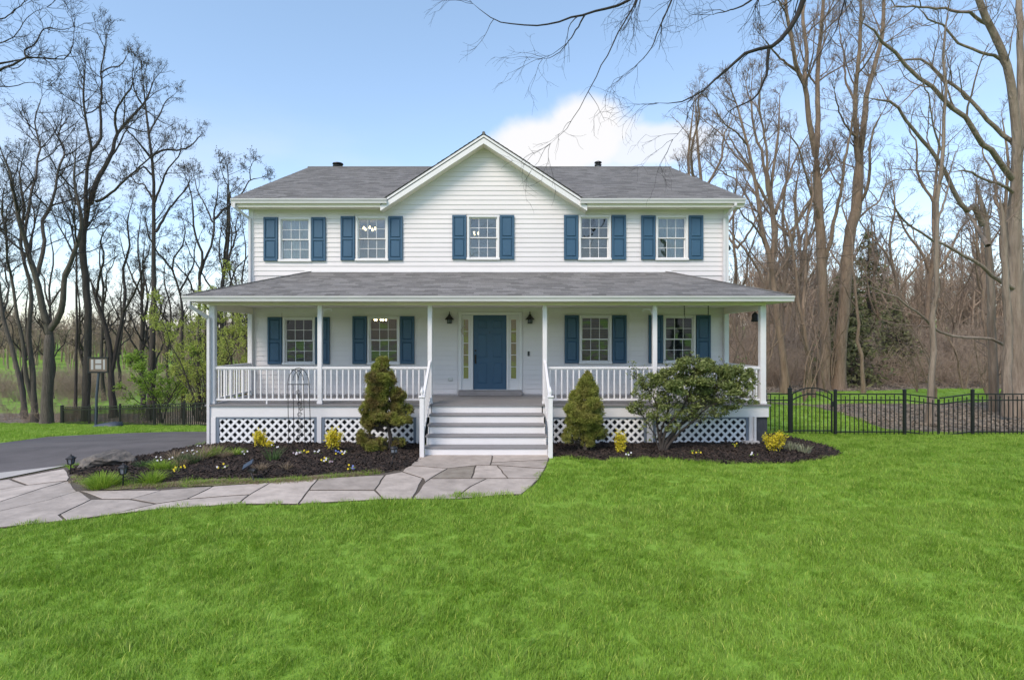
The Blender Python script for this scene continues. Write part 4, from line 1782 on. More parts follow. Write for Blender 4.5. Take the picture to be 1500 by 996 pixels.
# steps
SXL, SXR = -1.42, 1.14
RISE = FZ / 5
RUN = .275
stairs = MB()
stairs.box(SXL - .02, SXL, PFY - 4 * RUN, PFY + .03, -.05, .16)
stairs.box(SXR, SXR + .02, PFY - 4 * RUN, PFY + .03, -.05, .16)
for k in range(1, 4):
    for x in (SXL - .02, SXR):
        stairs.box(x, x + .02, PFY - (4 - k) * RUN + .002, PFY + .03, .16 + (k - 1) * RISE, .16 + k * RISE)
stair = link("porch_stairs", stairs.mesh("porch_stairs", M["rail"]), house)
for k in range(5):
    z1 = FZ - k * RISE
    y = PFY - k * RUN + .03
    o = MB()
    o.bbox(SXL, SXR, y, y + .018, max(-.02, z1 - RISE - .0), z1 - .037, .003)
    link("riser", o.mesh("riser", M["rail"]), stair)
    if k:
        o = MB()
        o.bbox(SXL - .03 - .008 * k, SXR + .03 + .008 * k, PFY - k * RUN, PFY - (k - 1) * RUN + .03, z1 - .036, z1, .01)
        link("tread", o.mesh("tread", M["deck"]), stair)
for x, nx in ((POSTS[2], -1.485), (POSTS[3], 1.205)):
    ny = 11.52
    n_ = MB()
    w = .047
    n_.bbox(nx - w, nx + w, ny - w, ny + w, -.03, 1.26, .006)
    n_.bbox(nx - w - .022, nx + w + .022, ny - w - .022, ny + w + .022, 1.262, 1.30, .01)
    nw = link("newel_post", n_.mesh("newel_post", M["rail"]), house)
    n_ = MB()
    n_.lathe((nx, ny, 1.301), [(.035, 0), (.022, .018), (.036, .05), (.042, .075), (.034, .11), (.012, .16), (.004, .19)], 12)
    link("finial", n_.mesh("finial", M["rail"], True), nw)
    a, b = Vector((nx, ny + .05, 1.17)), Vector((x, PY - .056, RZT + .12))
    r_ = MB()
    r_.bar(a, b, .055, .065)
    a2, b2 = Vector((nx, ny + .05, .42)), Vector((x, PY - .056, RZB + .06))
    r_.bar(a2, b2, .042, .05)
    rl = link("stair_rail", r_.mesh("stair_rail", M["rail"]), house)
    for k in range(9):
        t = (k + .6) / 9.4
        p, q_ = a2.lerp(b2, t), a.lerp(b, t)
        o = MB()
        o.box(p.x - .016, p.x + .016, p.y - .016, p.y + .016, p.z + .01, q_.z - .02)
        link("baluster", o.mesh("baluster", M["rail"]), rl)


# downspouts
def spout(name, pts, w=.062, d=.075):
    m_ = MB()
    pts = [Vector(p) for p in pts]
    for a, b in zip(pts[:-1], pts[1:]):
        e = (b - a).normalized() * .012
        m_.bar(a - e, b + e, w, d, up=(0, 1, 0))
    link(name, m_.mesh(name, M["gutter"]), house)


xl = HX0 - .02
spout("downspout", [(xl - .20, EY - .04, EZ - .145), (xl - .20, EY - .04, EZ - .24), (xl + .05, WY - .075, EZ - .47), (xl + .05, WY - .075, 3.97)])
xr = HX1 - .06
spout("downspout", [(xr + .08, EY - .04, EZ - .145), (xr + .08, EY - .04, EZ - .2), (xr - .06, WY - .075, EZ - .45), (xr - .06, WY - .075, 4.02)])
xp = POSTS[0] - .035
spout("downspout", [(xp - .27, PYE - .04, PZE - .14), (xp - .27, PYE - .04, PZE - .23), (xp, PY - .125, PZE - .5), (xp, PY - .125, .02)])
spout("downspout", [(sx_(1104), SY - .06, .68), (sx_(1104), SY - .06, .12)], .05, .05)

# ------------------------------------------------------------------ fittings on the house
for px, lab in ((658.8, "black bell shaped wall lantern beside the blue front door, on the step rail with the outlet"), (775.8, "black bell shaped wall lantern above the doorbell")):
    c = Vector((wx(px), WY - .13, wz(467.5)))
    t = thing("wall_lantern", lab if px > 700 else "black bell shaped wall lantern above the small outlet cover", "wall lamp", tuple(c), "lanterns flanking the front door")
    o = MB()
    o.lathe((c.x, c.y, c.z), [(.13, -.02), (.125, -.012), (.06, .07), (.045, .075), (.04, .11), (.015, .125), (.012, .16)], 14)
    link("lamp_shade", o.mesh("lamp_shade", M["black"], True), t)
    o = MB()
    o.lathe((c.x, c.y, c.z), [(.06, -.10), (.062, -.022)], 10)
    gl = link("lamp_glass", o.mesh("lamp_glass", M["lampglass"]), t)
    o = MB()
    o.lathe((c.x, c.y, c.z), [(.064, -.125), (.07, -.101)], 10)
    for k in range(5):
        a = 2 * math.pi * k / 5
        o.box(c.x + .064 * math.cos(a) - .007, c.x + .064 * math.cos(a) + .007, c.y + .064 * math.sin(a) - .007, c.y + .064 * math.sin(a) + .007, c.z - .102, c.z - .018)
    link("cage", o.mesh("cage", M["black"]), t)
    o = MB()
    o.tube([(c.x, WY - .028, c.z + .05), (c.x, WY - .06, c.z + .18), (c.x, WY - .1, c.z + .20), (c.x, c.y, c.z + .155)], .009, 6)
    o.bbox(c.x - .04, c.x + .04, WY - .042, WY - .0255, c.z - .03, c.z + .1, .008)
    link("bracket", o.mesh("bracket", M["black"]), t)
c = Vector((wx(774.3), WY - .03, wz(518)))
t = thing("doorbell", "small black video doorbell on a pale plate beside the door", "doorbell", tuple(c))
o = MB()
o.bbox(c.x - .038, c.x + .038, WY - .034, WY - .0255, c.z - .075, c.z + .075, .004)
link("plate", o.mesh("plate", M["plate"]), t)
o = MB()
o.bbox(c.x - .026, c.x + .026, WY - .055, WY - .0342, c.z - .062, c.z + .062, .01)
dbl = link("doorbell_body", o.mesh("doorbell_body", M["black"]), t)
o = MB()
o.lathe((0, 0, 0), [(.016, 0), (.014, .004)], 12)
link("button", o.mesh("button", M["lampglass"]), dbl, (c.x, WY - .0552, c.z - .03), (math.radians(90), 0, 0))
c = Vector((wx(660), WY - .03, wz(555.6)))
t = thing("outlet_cover", "small pale outlet cover low on the siding beside the door", "outlet", tuple(c))
o = MB()
o.bbox(c.x - .062, c.x + .062, WY - .04, WY - .0255, c.z - .05, c.z + .05, .008)
link("plate", o.mesh("plate", M["plate"]), t)
o = MB()
o.bbox(c.x - .045, c.x + .045, WY - .052, WY - .0402, c.z - .036, c.z + .036, .006)
link("flap", o.mesh("flap", M["plate"]), t)
c = W(678, 482, WY - .06)
t = thing("door_charm", "pale hanging charm on the sidelight frame beside the blue door", "ornament", tuple(c))
o = MB()
for k in range(5):
    a = k * 1.25
    o.lathe((c.x + .03 * math.cos(a), c.y, c.z - .05 * k + .08), [(.012, -.025), (.03, -.01), (.028, .012), (.008, .025)], 7)
o.tube([(c.x, c.y, c.z + .3), (c.x + .004, c.y, c.z - .1)], .004, 5)
link("charm", o.mesh("charm", M["wreath"]), t)

# lantern hanging from the end beam of the porch
D = 13.2
c = W(1106, 463, D)
t = thing("hanging_lantern", "black bell shaped lantern hanging inside the porch end by the woods", "lantern", tuple(c))
o = MB()
o.lathe(c, [(.085, -.14), (.088, -.10), (.07, -.08), (.075, .02), (.055, .06), (.02, .085), (.012, .1)], 12)
link("lantern_body", o.mesh("lantern_body", M["black"], True), t)
o = MB()
o.tube([(c.x, c.y, c.z + .1), (c.x, c.y, CZ + .02)], .008, 5)
link("chain", o.mesh("chain", M["black"]), t)
for k, px in enumerate((1002.5, 1037.5)):
    D = 13.5
    c = W(px, 447, D)
    t = thing("hanging_chain", ("short dark chain with a hook end hanging from the porch ceiling nearer the steps", "short straight dark chain hanging from the porch ceiling nearer the woods")[k], "chain", (c.x, c.y, CZ + .028), "chains hanging from the porch ceiling")
    o = MB()
    z = CZ + .028
    zend = W(px, 461, D).z
    i = 0
    while z > zend:
        o.bbox(c.x - (.013 if i % 2 else .006), c.x + (.013 if i % 2 else .006), D - (.006 if i % 2 else .013), D + (.006 if i % 2 else .013), z - .032, z - .003, .004)
        z -= .03
        i += 1
    link("chain_links", o.mesh("chain_links", M["black"]), t)
    o = MB()
    if k == 0:
        o.tube([(c.x, D, z + .004), (c.x + .012, D, z - .03), (c.x + .022, D, z - .07), (c.x, D, z - .09), (c.x - .022, D, z - .07)], .006, 5)
    else:
        o.tube([(c.x, D, z + .004), (c.x, D, z - .02)], .008, 5)
    link("hook", o.mesh("hook", M["black"]), t)
for k, (x, sg) in enumerate(((POSTS[1], 1), (POSTS[4], -1))):
    x0 = x + sg * .054
    z0 = CAM_Z - (455 - CY) / F * PY
    t = thing("plant_bracket", ("white curved plant bracket on the porch post behind the trellis", "white curved plant bracket on the porch post behind the big shrub")[k], "bracket", (x0, PY, z0), "plant brackets on the porch posts")
    o = MB()
    o.tube([(x0 + sg * .004, PY, z0 - .06), (x0 + sg * .05, PY, z0 + .01), (x0 + sg * .13, PY, z0 + .045), (x0 + sg * .20, PY, z0 + .03), (x0 + sg * .225, PY, z0 - .005), (x0 + sg * .21, PY, z0 - .02)], .0085, 6)
    o.bbox(x0 + sg * .0005, x0 + sg * .012, PY - .018, PY + .018, z0 - .09, z0 - .03, .003)
    link("bracket_arm", o.mesh("bracket_arm", M["rail"]), t)
# floodlight on the side wall
c = W(1072, 361, 15.5)
t = thing("floodlight", "black twin floodlight on the upper side wall of the house", "floodlight", (HX1 + .02, 15.5, c.z))
o = MB()
o.tube([(HX1 + .006, 15.5, c.z), (HX1 + .09, 15.48, c.z + .02)], .02, 8)
o.lathe((HX1 + .09, 15.48, c.z), [(.04, -.02), (.04, .06)], 10)
link("mount", o.mesh("mount", M["black"]), t)
for s in (-1, 1):
    o = MB()
    o.lathe((HX1 + .15 + .05 * s, 15.42, c.z - .03 - .03 * s), [(.03, .07), (.065, .02), (.07, -.06), (.03, -.065)], 10)
    link("lamp_head", o.mesh("lamp_head", M["black"], True), t)

# ceiling lamps seen through the windows
for k, (px, py, D, lab) in enumerate(((541, 337, 16.3, "lit chandelier seen through the second upper window from the downspout"), (557, 470, 16.3, "lit chandelier bulbs seen through the window behind the dwarf spruce"), (692, 344, 15.9, "small lit lamp seen through the window under the gable"))):
    c = W(px, py, D)
    t = thing("chandelier", lab, "ceiling lamp", tuple(c), "lamps lit inside the house")
    o = MB()
    top = 6.0 if k != 1 else 3.5
    o.tube([(c.x, c.y, top), (c.x, c.y, c.z + .05)], .012, 6)
    for a in range(5):
        aa = a * 1.257
        o.tube([(c.x, c.y, c.z + .05), (c.x + .1 * math.cos(aa), c.y + .1 * math.sin(aa), c.z - .04), (c.x + .17 * math.cos(aa), c.y + .17 * math.sin(aa), c.z - .01)], .008, 5)
    link("lamp_arms", o.mesh("lamp_arms", M["brass"]), t)
    bm_ = MB()
    bm_.lathe((0, 0, 0), [(.012, -.005), (.03, .025), (.024, .055), (.004, .085)], 8)
    bme = bm_.mesh("bulb", M["bulb"], True)
    for a in range(5):
        aa = a * 1.257
        link("bulb", bme, t, (c.x + .17 * math.cos(aa), c.y + .17 * math.sin(aa), c.z))

# ------------------------------------------------------------------ trees
def norm(a):
    return a / (np.linalg.norm(a, axis=-1, keepdims=True) + 1e-9)


def tubes(pts, rad, sides):
    """pts (N,K,3), rad (N,K) -> verts, quads"""
    N, K, _ = pts.shape
    if N == 0:
        return np.zeros((0, 3)), np.zeros((0, 4), int)
    tan = np.empty_like(pts)
    tan[:, 1:-1] = pts[:, 2:] - pts[:, :-2]
    tan[:, 0] = pts[:, 1] - pts[:, 0]
    tan[:, -1] = pts[:, -1] - pts[:, -2]
    tan = norm(tan)
    d = norm(pts[:, -1] - pts[:, 0])
    ref = np.where(np.abs(d[:, 2:3]) > .8, np.array([[.8, .6, 0.0]]), np.array([[0, 0, 1.0]]))[:, None, :]
    u = norm(ref - tan * (ref * tan).sum(-1, keepdims=True))
    w = np.cross(tan, u)
    a = np.arange(sides) * 2 * math.pi / sides
    ring = u[:, :, None, :] * np.cos(a)[None, None, :, None] + w[:, :, None, :] * np.sin(a)[None, None, :, None]
    V = pts[:, :, None, :] + ring * rad[:, :, None, None]
    base = (np.arange(N)[:, None, None] * K + np.arange(K - 1)[None, :, None]) * sides
    k = np.arange(sides)[None, None, :]
    k2 = (k + 1) % sides
    Q = np.stack([base + k, base + k2, base + sides + k2, base + sides + k], -1).reshape(-1, 4)
    return V.reshape(-1, 3), Q


def join(parts):
    vs_, fs_, o = [], [], 0
    for V, Q in parts:
        vs_.append(V)
        fs_.append(Q + o)
        o += len(V)
    return np.concatenate(vs_), np.concatenate(fs_)


def grow(g, P, Dr, L, R, K, wig, trop, tip=.25):
    n = len(P)
    pts = np.empty((n, K + 1, 3))
    pts[:, 0] = P
    d = norm(Dr)
    st = (L / K)[:, None]
    for k in range(K):
        d = norm(d + g.normal(0, wig, (n, 3)) + np.array([0, 0, trop]))
        pts[:, k + 1] = pts[:, k] + d * st
    rad = R[:, None] * np.linspace(1, tip, K + 1)[None]
    return pts, rad


def spawn(g, pts, rad, per, tmin, ang, lf, lmin, rf, rmin, parent_len, flat=0.0, tmax=1.0, up_bias=0.0):
    """children of every parent branch"""
    N, K1, _ = pts.shape
    cnt = np.maximum(0, np.round(per * np.ones(N)).astype(int))
    idx = np.repeat(np.arange(N), cnt)
    n = len(idx)
    t = g.uniform(tmin, tmax, n) ** .85
    f = t * (K1 - 1)
    i = np.minimum(f.astype(int), K1 - 2)
    fr = (f - i)[:, None]
    p0, p1 = pts[idx, i], pts[idx, i + 1]
    P = p0 + (p1 - p0) * fr
    r = rad[idx, i] * (1 - fr[:, 0]) + rad[idx, i + 1] * fr[:, 0]
    tg = norm(p1 - p0)
    rv = g.normal(size=(n, 3))
    rv[:, 2] += up_bias
    pr = norm(rv - tg * (rv * tg).sum(-1, keepdims=True))
    a = g.uniform(ang[0], ang[1], n)[:, None]
    d = tg * np.cos(a) + pr * np.sin(a)
    d[:, 2] *= (1 - flat)
    L = np.maximum(lmin, parent_len[idx] * g.uniform(lf[0], lf[1], n) * (1.1 - .65 * t))
    R = np.maximum(rmin, np.minimum(r * .75, rf * L))
    return P, norm(d), L, R


def resample(poly, K):
    p = np.array([tuple(q) for q in poly], float)
    s = np.concatenate([[0], np.cumsum(np.linalg.norm(np.diff(p, axis=0), axis=1))])
    t = np.linspace(0, s[-1], K)
    # smooth by a cubic Hermite through the points
    m = np.gradient(p, s + np.arange(len(s)) * 1e-6, axis=0) if len(p) > 2 else np.repeat(((p[1] - p[0]) / s[-1])[None], 2, 0)
    out = np.empty((K, 3))
    j = np.clip(np.searchsorted(s, t, side='right') - 1, 0, len(p) - 2)
    h = (s[j + 1] - s[j])[:, None]
    x = ((t - s[j])[:, None]) / h
    out = (2 * x ** 3 - 3 * x ** 2 + 1) * p[j] + (x ** 3 - 2 * x ** 2 + x) * h * m[j] + (-2 * x ** 3 + 3 * x ** 2) * p[j + 1] + (x ** 3 - x ** 2) * h * m[j + 1]
    return out, s[-1]


TRI = [0]


def bare_tree(name, label, limbs, seed, bark, twig, group=None, n1=9, n2=6, n3=6, l1=(.22, .5), rmin=.0085, buds=None, nbud=0, bud_size=.06, flare=1.5, trop=.06, wig=.135, tmin=.3, flat=0.0, up_bias=.25, n4=1, sides0=9, cat="tree", base=None, lcap=7.0):
    """limbs: list of (points, r0, r1[, first t where twigs start]) in world space"""
    g = np.random.default_rng(seed)
    K = 16
    LP, LR, LL, TM = [], [], [], []
    for i, lb in enumerate(limbs):
        p, L = resample(lb[0], K)
        j = g.normal(0, (.035 if lb[1] < .13 else .014) * min(1, L / 8), (K, 3))
        j[0] = 0
        p = p + j
        r = lb[1] + (lb[2] - lb[1]) * np.linspace(0, 1, K) ** .8
        if i == 0 and flare > 1:
            r = r * (1 + (flare - 1) * np.exp(-np.linspace(0, L, K) / .55))
        r[-1] *= .3
        r[-2] *= .75
        LP.append(p)
        LR.append(r)
        LL.append(L)
        TM.append(lb[3] if len(lb) > 3 else tmin)
    LP, LR, LL = np.array(LP), np.array(LR), np.array(LL)
    loc = Vector(base) if base is not None else Vector(LP[0, 0]) + Vector((0, 0, .3))
    root = thing(name, label, cat, tuple(loc), group)
    V, Q = tubes(LP, LR, sides0)
    link("trunk", np_mesh("trunk", V, [Q], bark), root)
    TRI[0] += 2 * len(Q)
    parts, sizes = [], []
    P, Dd, L, R = [], [], [], []
    for i in range(len(LP)):
        c = spawn(g, LP[i:i + 1], LR[i:i + 1], n1 * max(.35, min(1.6, LL[i] / 9)), TM[i], (.5, 1.15), l1, .5, .016, rmin * 1.6, np.minimum(LL[i:i + 1], lcap * 1.6), up_bias=up_bias, flat=flat)
        for a, b in zip((P, Dd, L, R), c):
            a.append(b)
        # the limb's own leading shoots
        c = spawn(g, LP[i:i + 1], LR[i:i + 1], 3, .97, (.08, .5), (.25, .4), .6, .02, rmin * 1.6, np.minimum(LL[i:i + 1], lcap), up_bias=up_bias)
        c[2][:] = np.maximum(c[2], min(lcap, LL[i]) * .22)
        for a, b in zip((P, Dd, L, R), c):
            a.append(b)
    P, Dd, L, R = (np.concatenate(a) for a in (P, Dd, L, R))
    L = np.minimum(L, lcap)
    p1, r1 = grow(g, P, Dd, L, R, 6, wig, trop, .35)
    parts.append(tubes(p1, r1, 5))
    P, Dd, L, R = spawn(g, p1, r1, 1.3 * n2 * np.clip(L / 2.2, .5, 1.6), .15, (.45, 1.1), (.3, .62), .35, .013, rmin, L, up_bias=up_bias * .6, flat=flat)
    p2, r2 = grow(g, P, Dd, L, R, 4, wig * 1.1, trop, .5)
    parts.append(tubes(p2, r2, 3))
    P, Dd, L, R = spawn(g, p2, r2, 1.3 * n3 * np.clip(L / 1.1, .5, 1.5), .1, (.4, 1.05), (.32, .6), .22, .012, rmin, L, up_bias=up_bias * .5)
    p3, r3 = grow(g, P, Dd, L, R * .85, 3, wig * 1.2, trop, .6)
    parts.append(tubes(p3, r3, 3))
    last = p3
    if n4:
        P, Dd, L, R = spawn(g, p3, r3, n4 * np.ones(len(p3)), .1, (.4, 1.0), (.35, .7), .15, .012, rmin * .8, L)
        p4, r4 = grow(g, P, Dd, L, R * .7, 2, wig, trop, .6)
        parts.append(tubes(p4, r4, 3))
        last = p4
    V, Q = join(parts)
    TRI[0] += 2 * len(Q)
    link("crown", np_mesh("crown", V, [Q], twig), root)
    if buds is not None and nbud:
        e = last.reshape(-1, 3)
        q = e[g.integers(0, len(e), nbud)] + g.normal(0, .05, (nbud, 3))
        V, Fc = leaves_arrays(q, norm(g.normal(size=(nbud, 3))), bud_size, g, .55, .3)
        link("leaves", np_mesh("leaves", V, [Fc], buds, False, g.uniform(0, 1, len(Fc))), root)
        TRI[0] += 2 * nbud
    return root


def lim(px, D, hw0, hw1, drift=0.0, tm=None, root=False, d0=0.0):
    """limb traced in the photograph at depth D, bending away from (or to) the viewer by drift metres"""
    n = len(px)
    pts = []
    for i, (x, y) in enumerate(px):
        s = i / max(1, n - 1)
        pts.append(W(x, y, D + d0 + drift * s))
    if root:
        b = pts[0]
        pts.insert(0, Vector((b.x, b.y, min(b.z - .3, tz(b.x, b.y) - .3))))
    kr = .74 if px[0][0] < CX else .88
    r = (pts, kr * hw0 / F * D, kr * hw1 / F * D)
    return r + ((tm,) if tm is not None else ())


DK, TD = M["bark_dark"], M["twig_dark"]
GW = "bare trees at the edge of the wood by the drive"
D = 36.5
bare_tree("maple_tree", "big bare tree with a forked twin trunk at the end of the drive fence", [
    lim([(68, 618), (71, 541), (72, 481)], D, 10.5, 8.5, root=True, tm=.95),
    lim([(72, 488), (62, 450), (54, 411), (45, 384), (36, 348), (30, 329), (24, 302), (13.5, 251), (0, 215)], D, 7, 1.8, -2.5, .3),
    lim([(54, 405), (62, 375), (65, 345), (60, 329), (74, 305), (87, 245), (96, 221), (84, 197), (99, 172)], D, 4.2, 1.2, 2.5, .3),
    lim([(72, 484), (87, 462), (93, 438), (93, 411), (105, 381), (116, 348), (120, 330), (116, 300), (108, 262), (112, 220)], D, 6.5, 1.6, -1.8, .35),
    lim([(36, 348), (44, 300), (52, 255), (58, 215), (52, 175), (62, 140)], D, 3, 1, 2, .3)], 101, M["bark_grey"], TD, None, 11, 6, 6, buds=M["bud"], nbud=2600, bud_size=.09)
bare_tree("maple_tree", "tall dark bare tree whose trunk rises behind the basketball hoop", [
    lim([(125, 621), (128, 511), (128, 444), (123.5, 396), (120.5, 369), (125, 326), (132, 299)], 38, 7, 6, root=True, tm=.8),
    lim([(132, 299), (143, 263), (163, 227), (172, 197), (193, 172), (212, 150), (226, 118)], 38, 5.5, 1.4, 3, .25),
    lim([(126, 322), (126.5, 269), (129.5, 233), (134, 221), (128, 190), (123, 154), (123, 112), (126, 90)], 38, 4, 1.2, -1.5, .4),
    lim([(133, 222), (146, 209), (147.5, 175), (148, 140), (149, 106), (153.6, 70), (157, 52)], 38, 3.2, 1, 1.5, .3),
    lim([(141, 295), (152, 290), (168.6, 278), (199, 248), (220, 232), (236, 214)], 38, 3, .9, -3, .3),
    lim([(172, 197), (169, 166), (180, 145), (193, 128), (200, 105)], 38, 2.6, .9, -2, .2),
    lim([(149, 106), (160, 100), (175, 97), (187, 79)], 38, 1.6, .8, 2, .1)], 102, DK, TD, None, 11, 6, 6, buds=M["bud"], nbud=2600, bud_size=.09, tmin=.3)
bare_tree("oak_tree", "straight tall dark tree with a pointed crown, second tall one from the basketball hoop", [
    lim([(219, 614), (221, 575), (223.5, 490), (225, 434), (225, 378), (225, 321), (225, 273), (222, 225), (217.7, 194.5), (213, 155), (210, 125), (206, 92)], 37, 7, 1.2, root=True, tm=.42),
    lim([(222, 228), (240, 220), (270, 219), (290, 203), (297, 196)], 37, 2.6, .8, 2.5, .1),
    lim([(222, 232), (201, 207), (188, 193), (180, 186)], 37, 2.4, .8, -2.5, .1),
    lim([(222, 256), (210, 245), (196, 256), (180, 262)], 37, 2, .7, -2.5, .2),
    lim([(228, 340), (240, 320), (254, 298), (273, 276), (282, 258)], 37, 3, .9, 1.5, .2),
    lim([(225, 300), (236, 272), (246, 248), (262, 228), (266, 200)], 37, 2.4, .8, -1, .2),
    lim([(224, 290), (212, 272), (200, 268), (188, 250)], 37, 2, .8, 3, .2),
    lim([(218, 194), (232, 172), (244, 148), (256, 138)], 37, 1.8, .7, 1, .1),
    lim([(213, 160), (200, 140), (194, 112), (196, 92)], 37, 1.6, .7, -1, .1)], 103, DK, TD, None, 13, 6, 6, buds=M["bud"], nbud=3200, bud_size=.09, lcap=4.5)
bare_tree("crooked_tree", "crooked bare tree with winding limbs just past the house corner", [
    lim([(290, 608), (291, 540), (292, 470), (292, 426), (292, 406), (300, 380), (312.6, 351), (312.6, 318), (318.6, 285), (320, 264)], 34, 5, 1.3, root=True, tm=.55),
    lim([(312.6, 322), (325, 310), (340, 297), (355, 282), (367, 264), (385, 260)], 34, 2.6, .8, 1.5, .2),
    lim([(292, 410), (296, 369), (284, 339), (282.5, 309), (276, 273), (270, 255)], 34, 3, .9, -1.5, .25),
    lim([(312, 326), (300, 300), (290, 280), (284, 256)], 34, 1.7, .7, 1, .2),
    lim([(340, 297), (334, 275), (326, 255), (322, 240)], 34, 1.4, .6, -1, .1),
    lim([(367, 264), (366, 250), (370, 238)], 34, 1.1, .6, -1, .1)], 104, DK, TD, None, 9, 6, 6, buds=M["bud"], nbud=1800, bud_size=.08, lcap=3.2)
bare_tree("crooked_tree", "slim crooked bare tree halfway between the hoop and the house corner", [
    lim([(268, 600), (268, 570), (267, 490), (266, 440), (263, 426), (254, 400), (250, 384), (264, 367), (272, 340), (268, 320)], 39, 4.2, 1.1, root=True, tm=.4),
    lim([(264, 426), (275, 405), (283, 390), (285, 365), (296, 340)], 39, 2.2, .8, 2, .2),
    lim([(254, 398), (240, 380), (228, 366), (216, 340), (214, 316)], 39, 2.2, .8, -2, .2)], 105, DK, TD, None, 9, 6, 6, buds=M["bud"], nbud=1500, bud_size=.08, lcap=3.6)
bare_tree("gnarled_tree", "gnarled dark tree with a thick bent trunk close behind the basketball backboard", [
    lim([(166, 600), (164, 580), (157, 490), (145, 450), (134, 417)], 42, 7.5, 3, root=True, tm=.5),
    lim([(163, 545), (172, 500), (181, 456), (184, 430), (180, 400), (190, 360), (186, 325), (194, 296)], 42, 4.5, 1.2, 2, .3),
    lim([(140, 436), (146, 405), (152, 376), (148, 350), (160, 330)], 42, 2.6, 1, -2, .2),
    lim([(181, 456), (196, 430), (206, 405), (212, 380)], 42, 2.6, .9, -2, .2)], 106, DK, TD, None, 9, 6, 6, buds=M["bud"], nbud=1500, bud_size=.08, lcap=4)
bare_tree("leaning_tree", "slender leaning tree whose pale base stands apart at the picture's edge beyond the drive", [
    lim([(36, 606), (28.6, 556), (18, 511), (6, 474), (0, 432), (-6, 380), (-4, 330), (-14, 280)], 42, 5, 1.8, root=True, tm=.5),
    lim([(4, 466), (12, 430), (8, 390), (16, 350)], 42, 2.2, .9, 2, .2)], 107, M["bark_grey"], TD, None, 10, 6, 6, buds=M["bud"], nbud=1500, bud_size=.09)
bare_tree("maple_tree", "twin stemmed tree with close dark trunks beside the big forked one at the fence end", [
    lim([(51, 616), (47, 541), (42, 480), (45, 456), (43.7, 414), (34, 380), (30, 340), (36, 300), (28, 262), (34, 228)], 39, 6, 1.5, root=True, tm=.5),
    lim([(50, 592), (39, 556), (34.6, 511), (27, 471.6), (18, 414), (9, 369), (10.5, 345), (2, 310), (8, 270)], 39, 4.5, 1.2, -2, .5),
    lim([(35, 384), (46, 350), (50, 318), (44, 280)], 39, 2.4, .9, 2, .2)], 108, M["bark_grey"], TD, None, 10, 6, 6, buds=M["bud"], nbud=1800, bud_size=.09)
bare_tree("pole_tree", "very thin straight trunk between the forked tree and the hoop", [
    lim([(111, 596), (112, 450), (112, 381), (110, 320), (113, 262)], 44, 3.2, 1, root=True, tm=.5)], 109, DK, TD, None, 14, 6, 6, buds=M["bud"], nbud=900, bud_size=.09, lcap=4)
bare_tree("pole_tree", "slim dark tree standing right against the house corner beyond the fence", [
    lim([(338, 600), (339, 520), (342, 440), (336, 380), (339, 340), (333, 300)], 36, 3, .9, root=True, tm=.4)], 110, DK, TD, None, 14, 6, 5, buds=M["bud"], nbud=900, bud_size=.08, lcap=3)

# the wood on the other side
TB, TT = M["bark_tan"], M["twig_tan"]
bare_tree("poplar_tree", "tall grey brown tree with several upright stems, straight behind the arched gate", [
    lim([(1207.5, 572), (1209, 511), (1206, 444), (1203, 375), (1200, 308), (1195, 225)], 28, 8.5, 6.8, root=True, tm=.85),
    lim([(1195, 230), (1188.5, 199), (1182, 154), (1179, 122), (1169, 106), (1161, 61), (1152, 20), (1150, -40)], 28, 4.8, 2, -1.5, .3),
    lim([(1180, 126), (1181, 95), (1180.5, 64), (1176, 19), (1178, -50)], 28, 3.6, 2, 1, .3),
    lim([(1195, 226), (1198, 190), (1198, 144), (1198, 96), (1204.6, 26), (1205, -50)], 28, 4.6, 2.2, 1.5, .3),
    lim([(1208, 385), (1212, 368), (1219.5, 339), (1227, 300), (1233.5, 263), (1245, 199), (1252, 160)], 28, 3.6, 1.3, -1.5, .3),
    lim([(1203, 330), (1190, 290), (1178, 250), (1168, 215), (1150, 195)], 28, 2.6, .9, -2, .2),
    lim([(1169, 106), (1150, 92), (1132, 74), (1118, 56)], 28, 2.4, .9, -2, .1)], 201, TB, TT, None, 11, 6, 6, trop=.1, lcap=5.5)
bare_tree("poplar_tree", "thickest tall trunk behind the fence section next to the arched gate", [
    lim([(1228.6, 572), (1231.6, 496), (1237.6, 435), (1242, 375), (1248, 330), (1253, 315), (1257.6, 257), (1261, 212)], 28, 10, 7.5, root=True, tm=.85),
    lim([(1261, 216), (1267, 167), (1270, 138), (1285, 83), (1291, 58), (1294, 10), (1300, -50)], 28, 5, 2.2, 1.5, .3),
    lim([(1258, 240), (1253, 190), (1253, 138), (1256, 106), (1261, 48), (1260, -20)], 28, 4.4, 2, -1.5, .3),
    lim([(1258, 300), (1266, 285), (1274, 257), (1273, 225), (1280, 190), (1296, 160)], 28, 3, 1.1, -2, .3),
    lim([(1250, 330), (1268, 310), (1286, 296), (1300, 270), (1318, 262)], 28, 2.2, .9, 2, .2),
    lim([(1262, 210), (1244, 190), (1228, 160), (1222, 130)], 28, 2, .8, -2, .2),
    lim([(1253, 150), (1240, 120), (1236, 80), (1228, 40)], 28, 2, .9, 2, .2)], 202, TB, TT, None, 11, 6, 6, trop=.1, lcap=5.5)
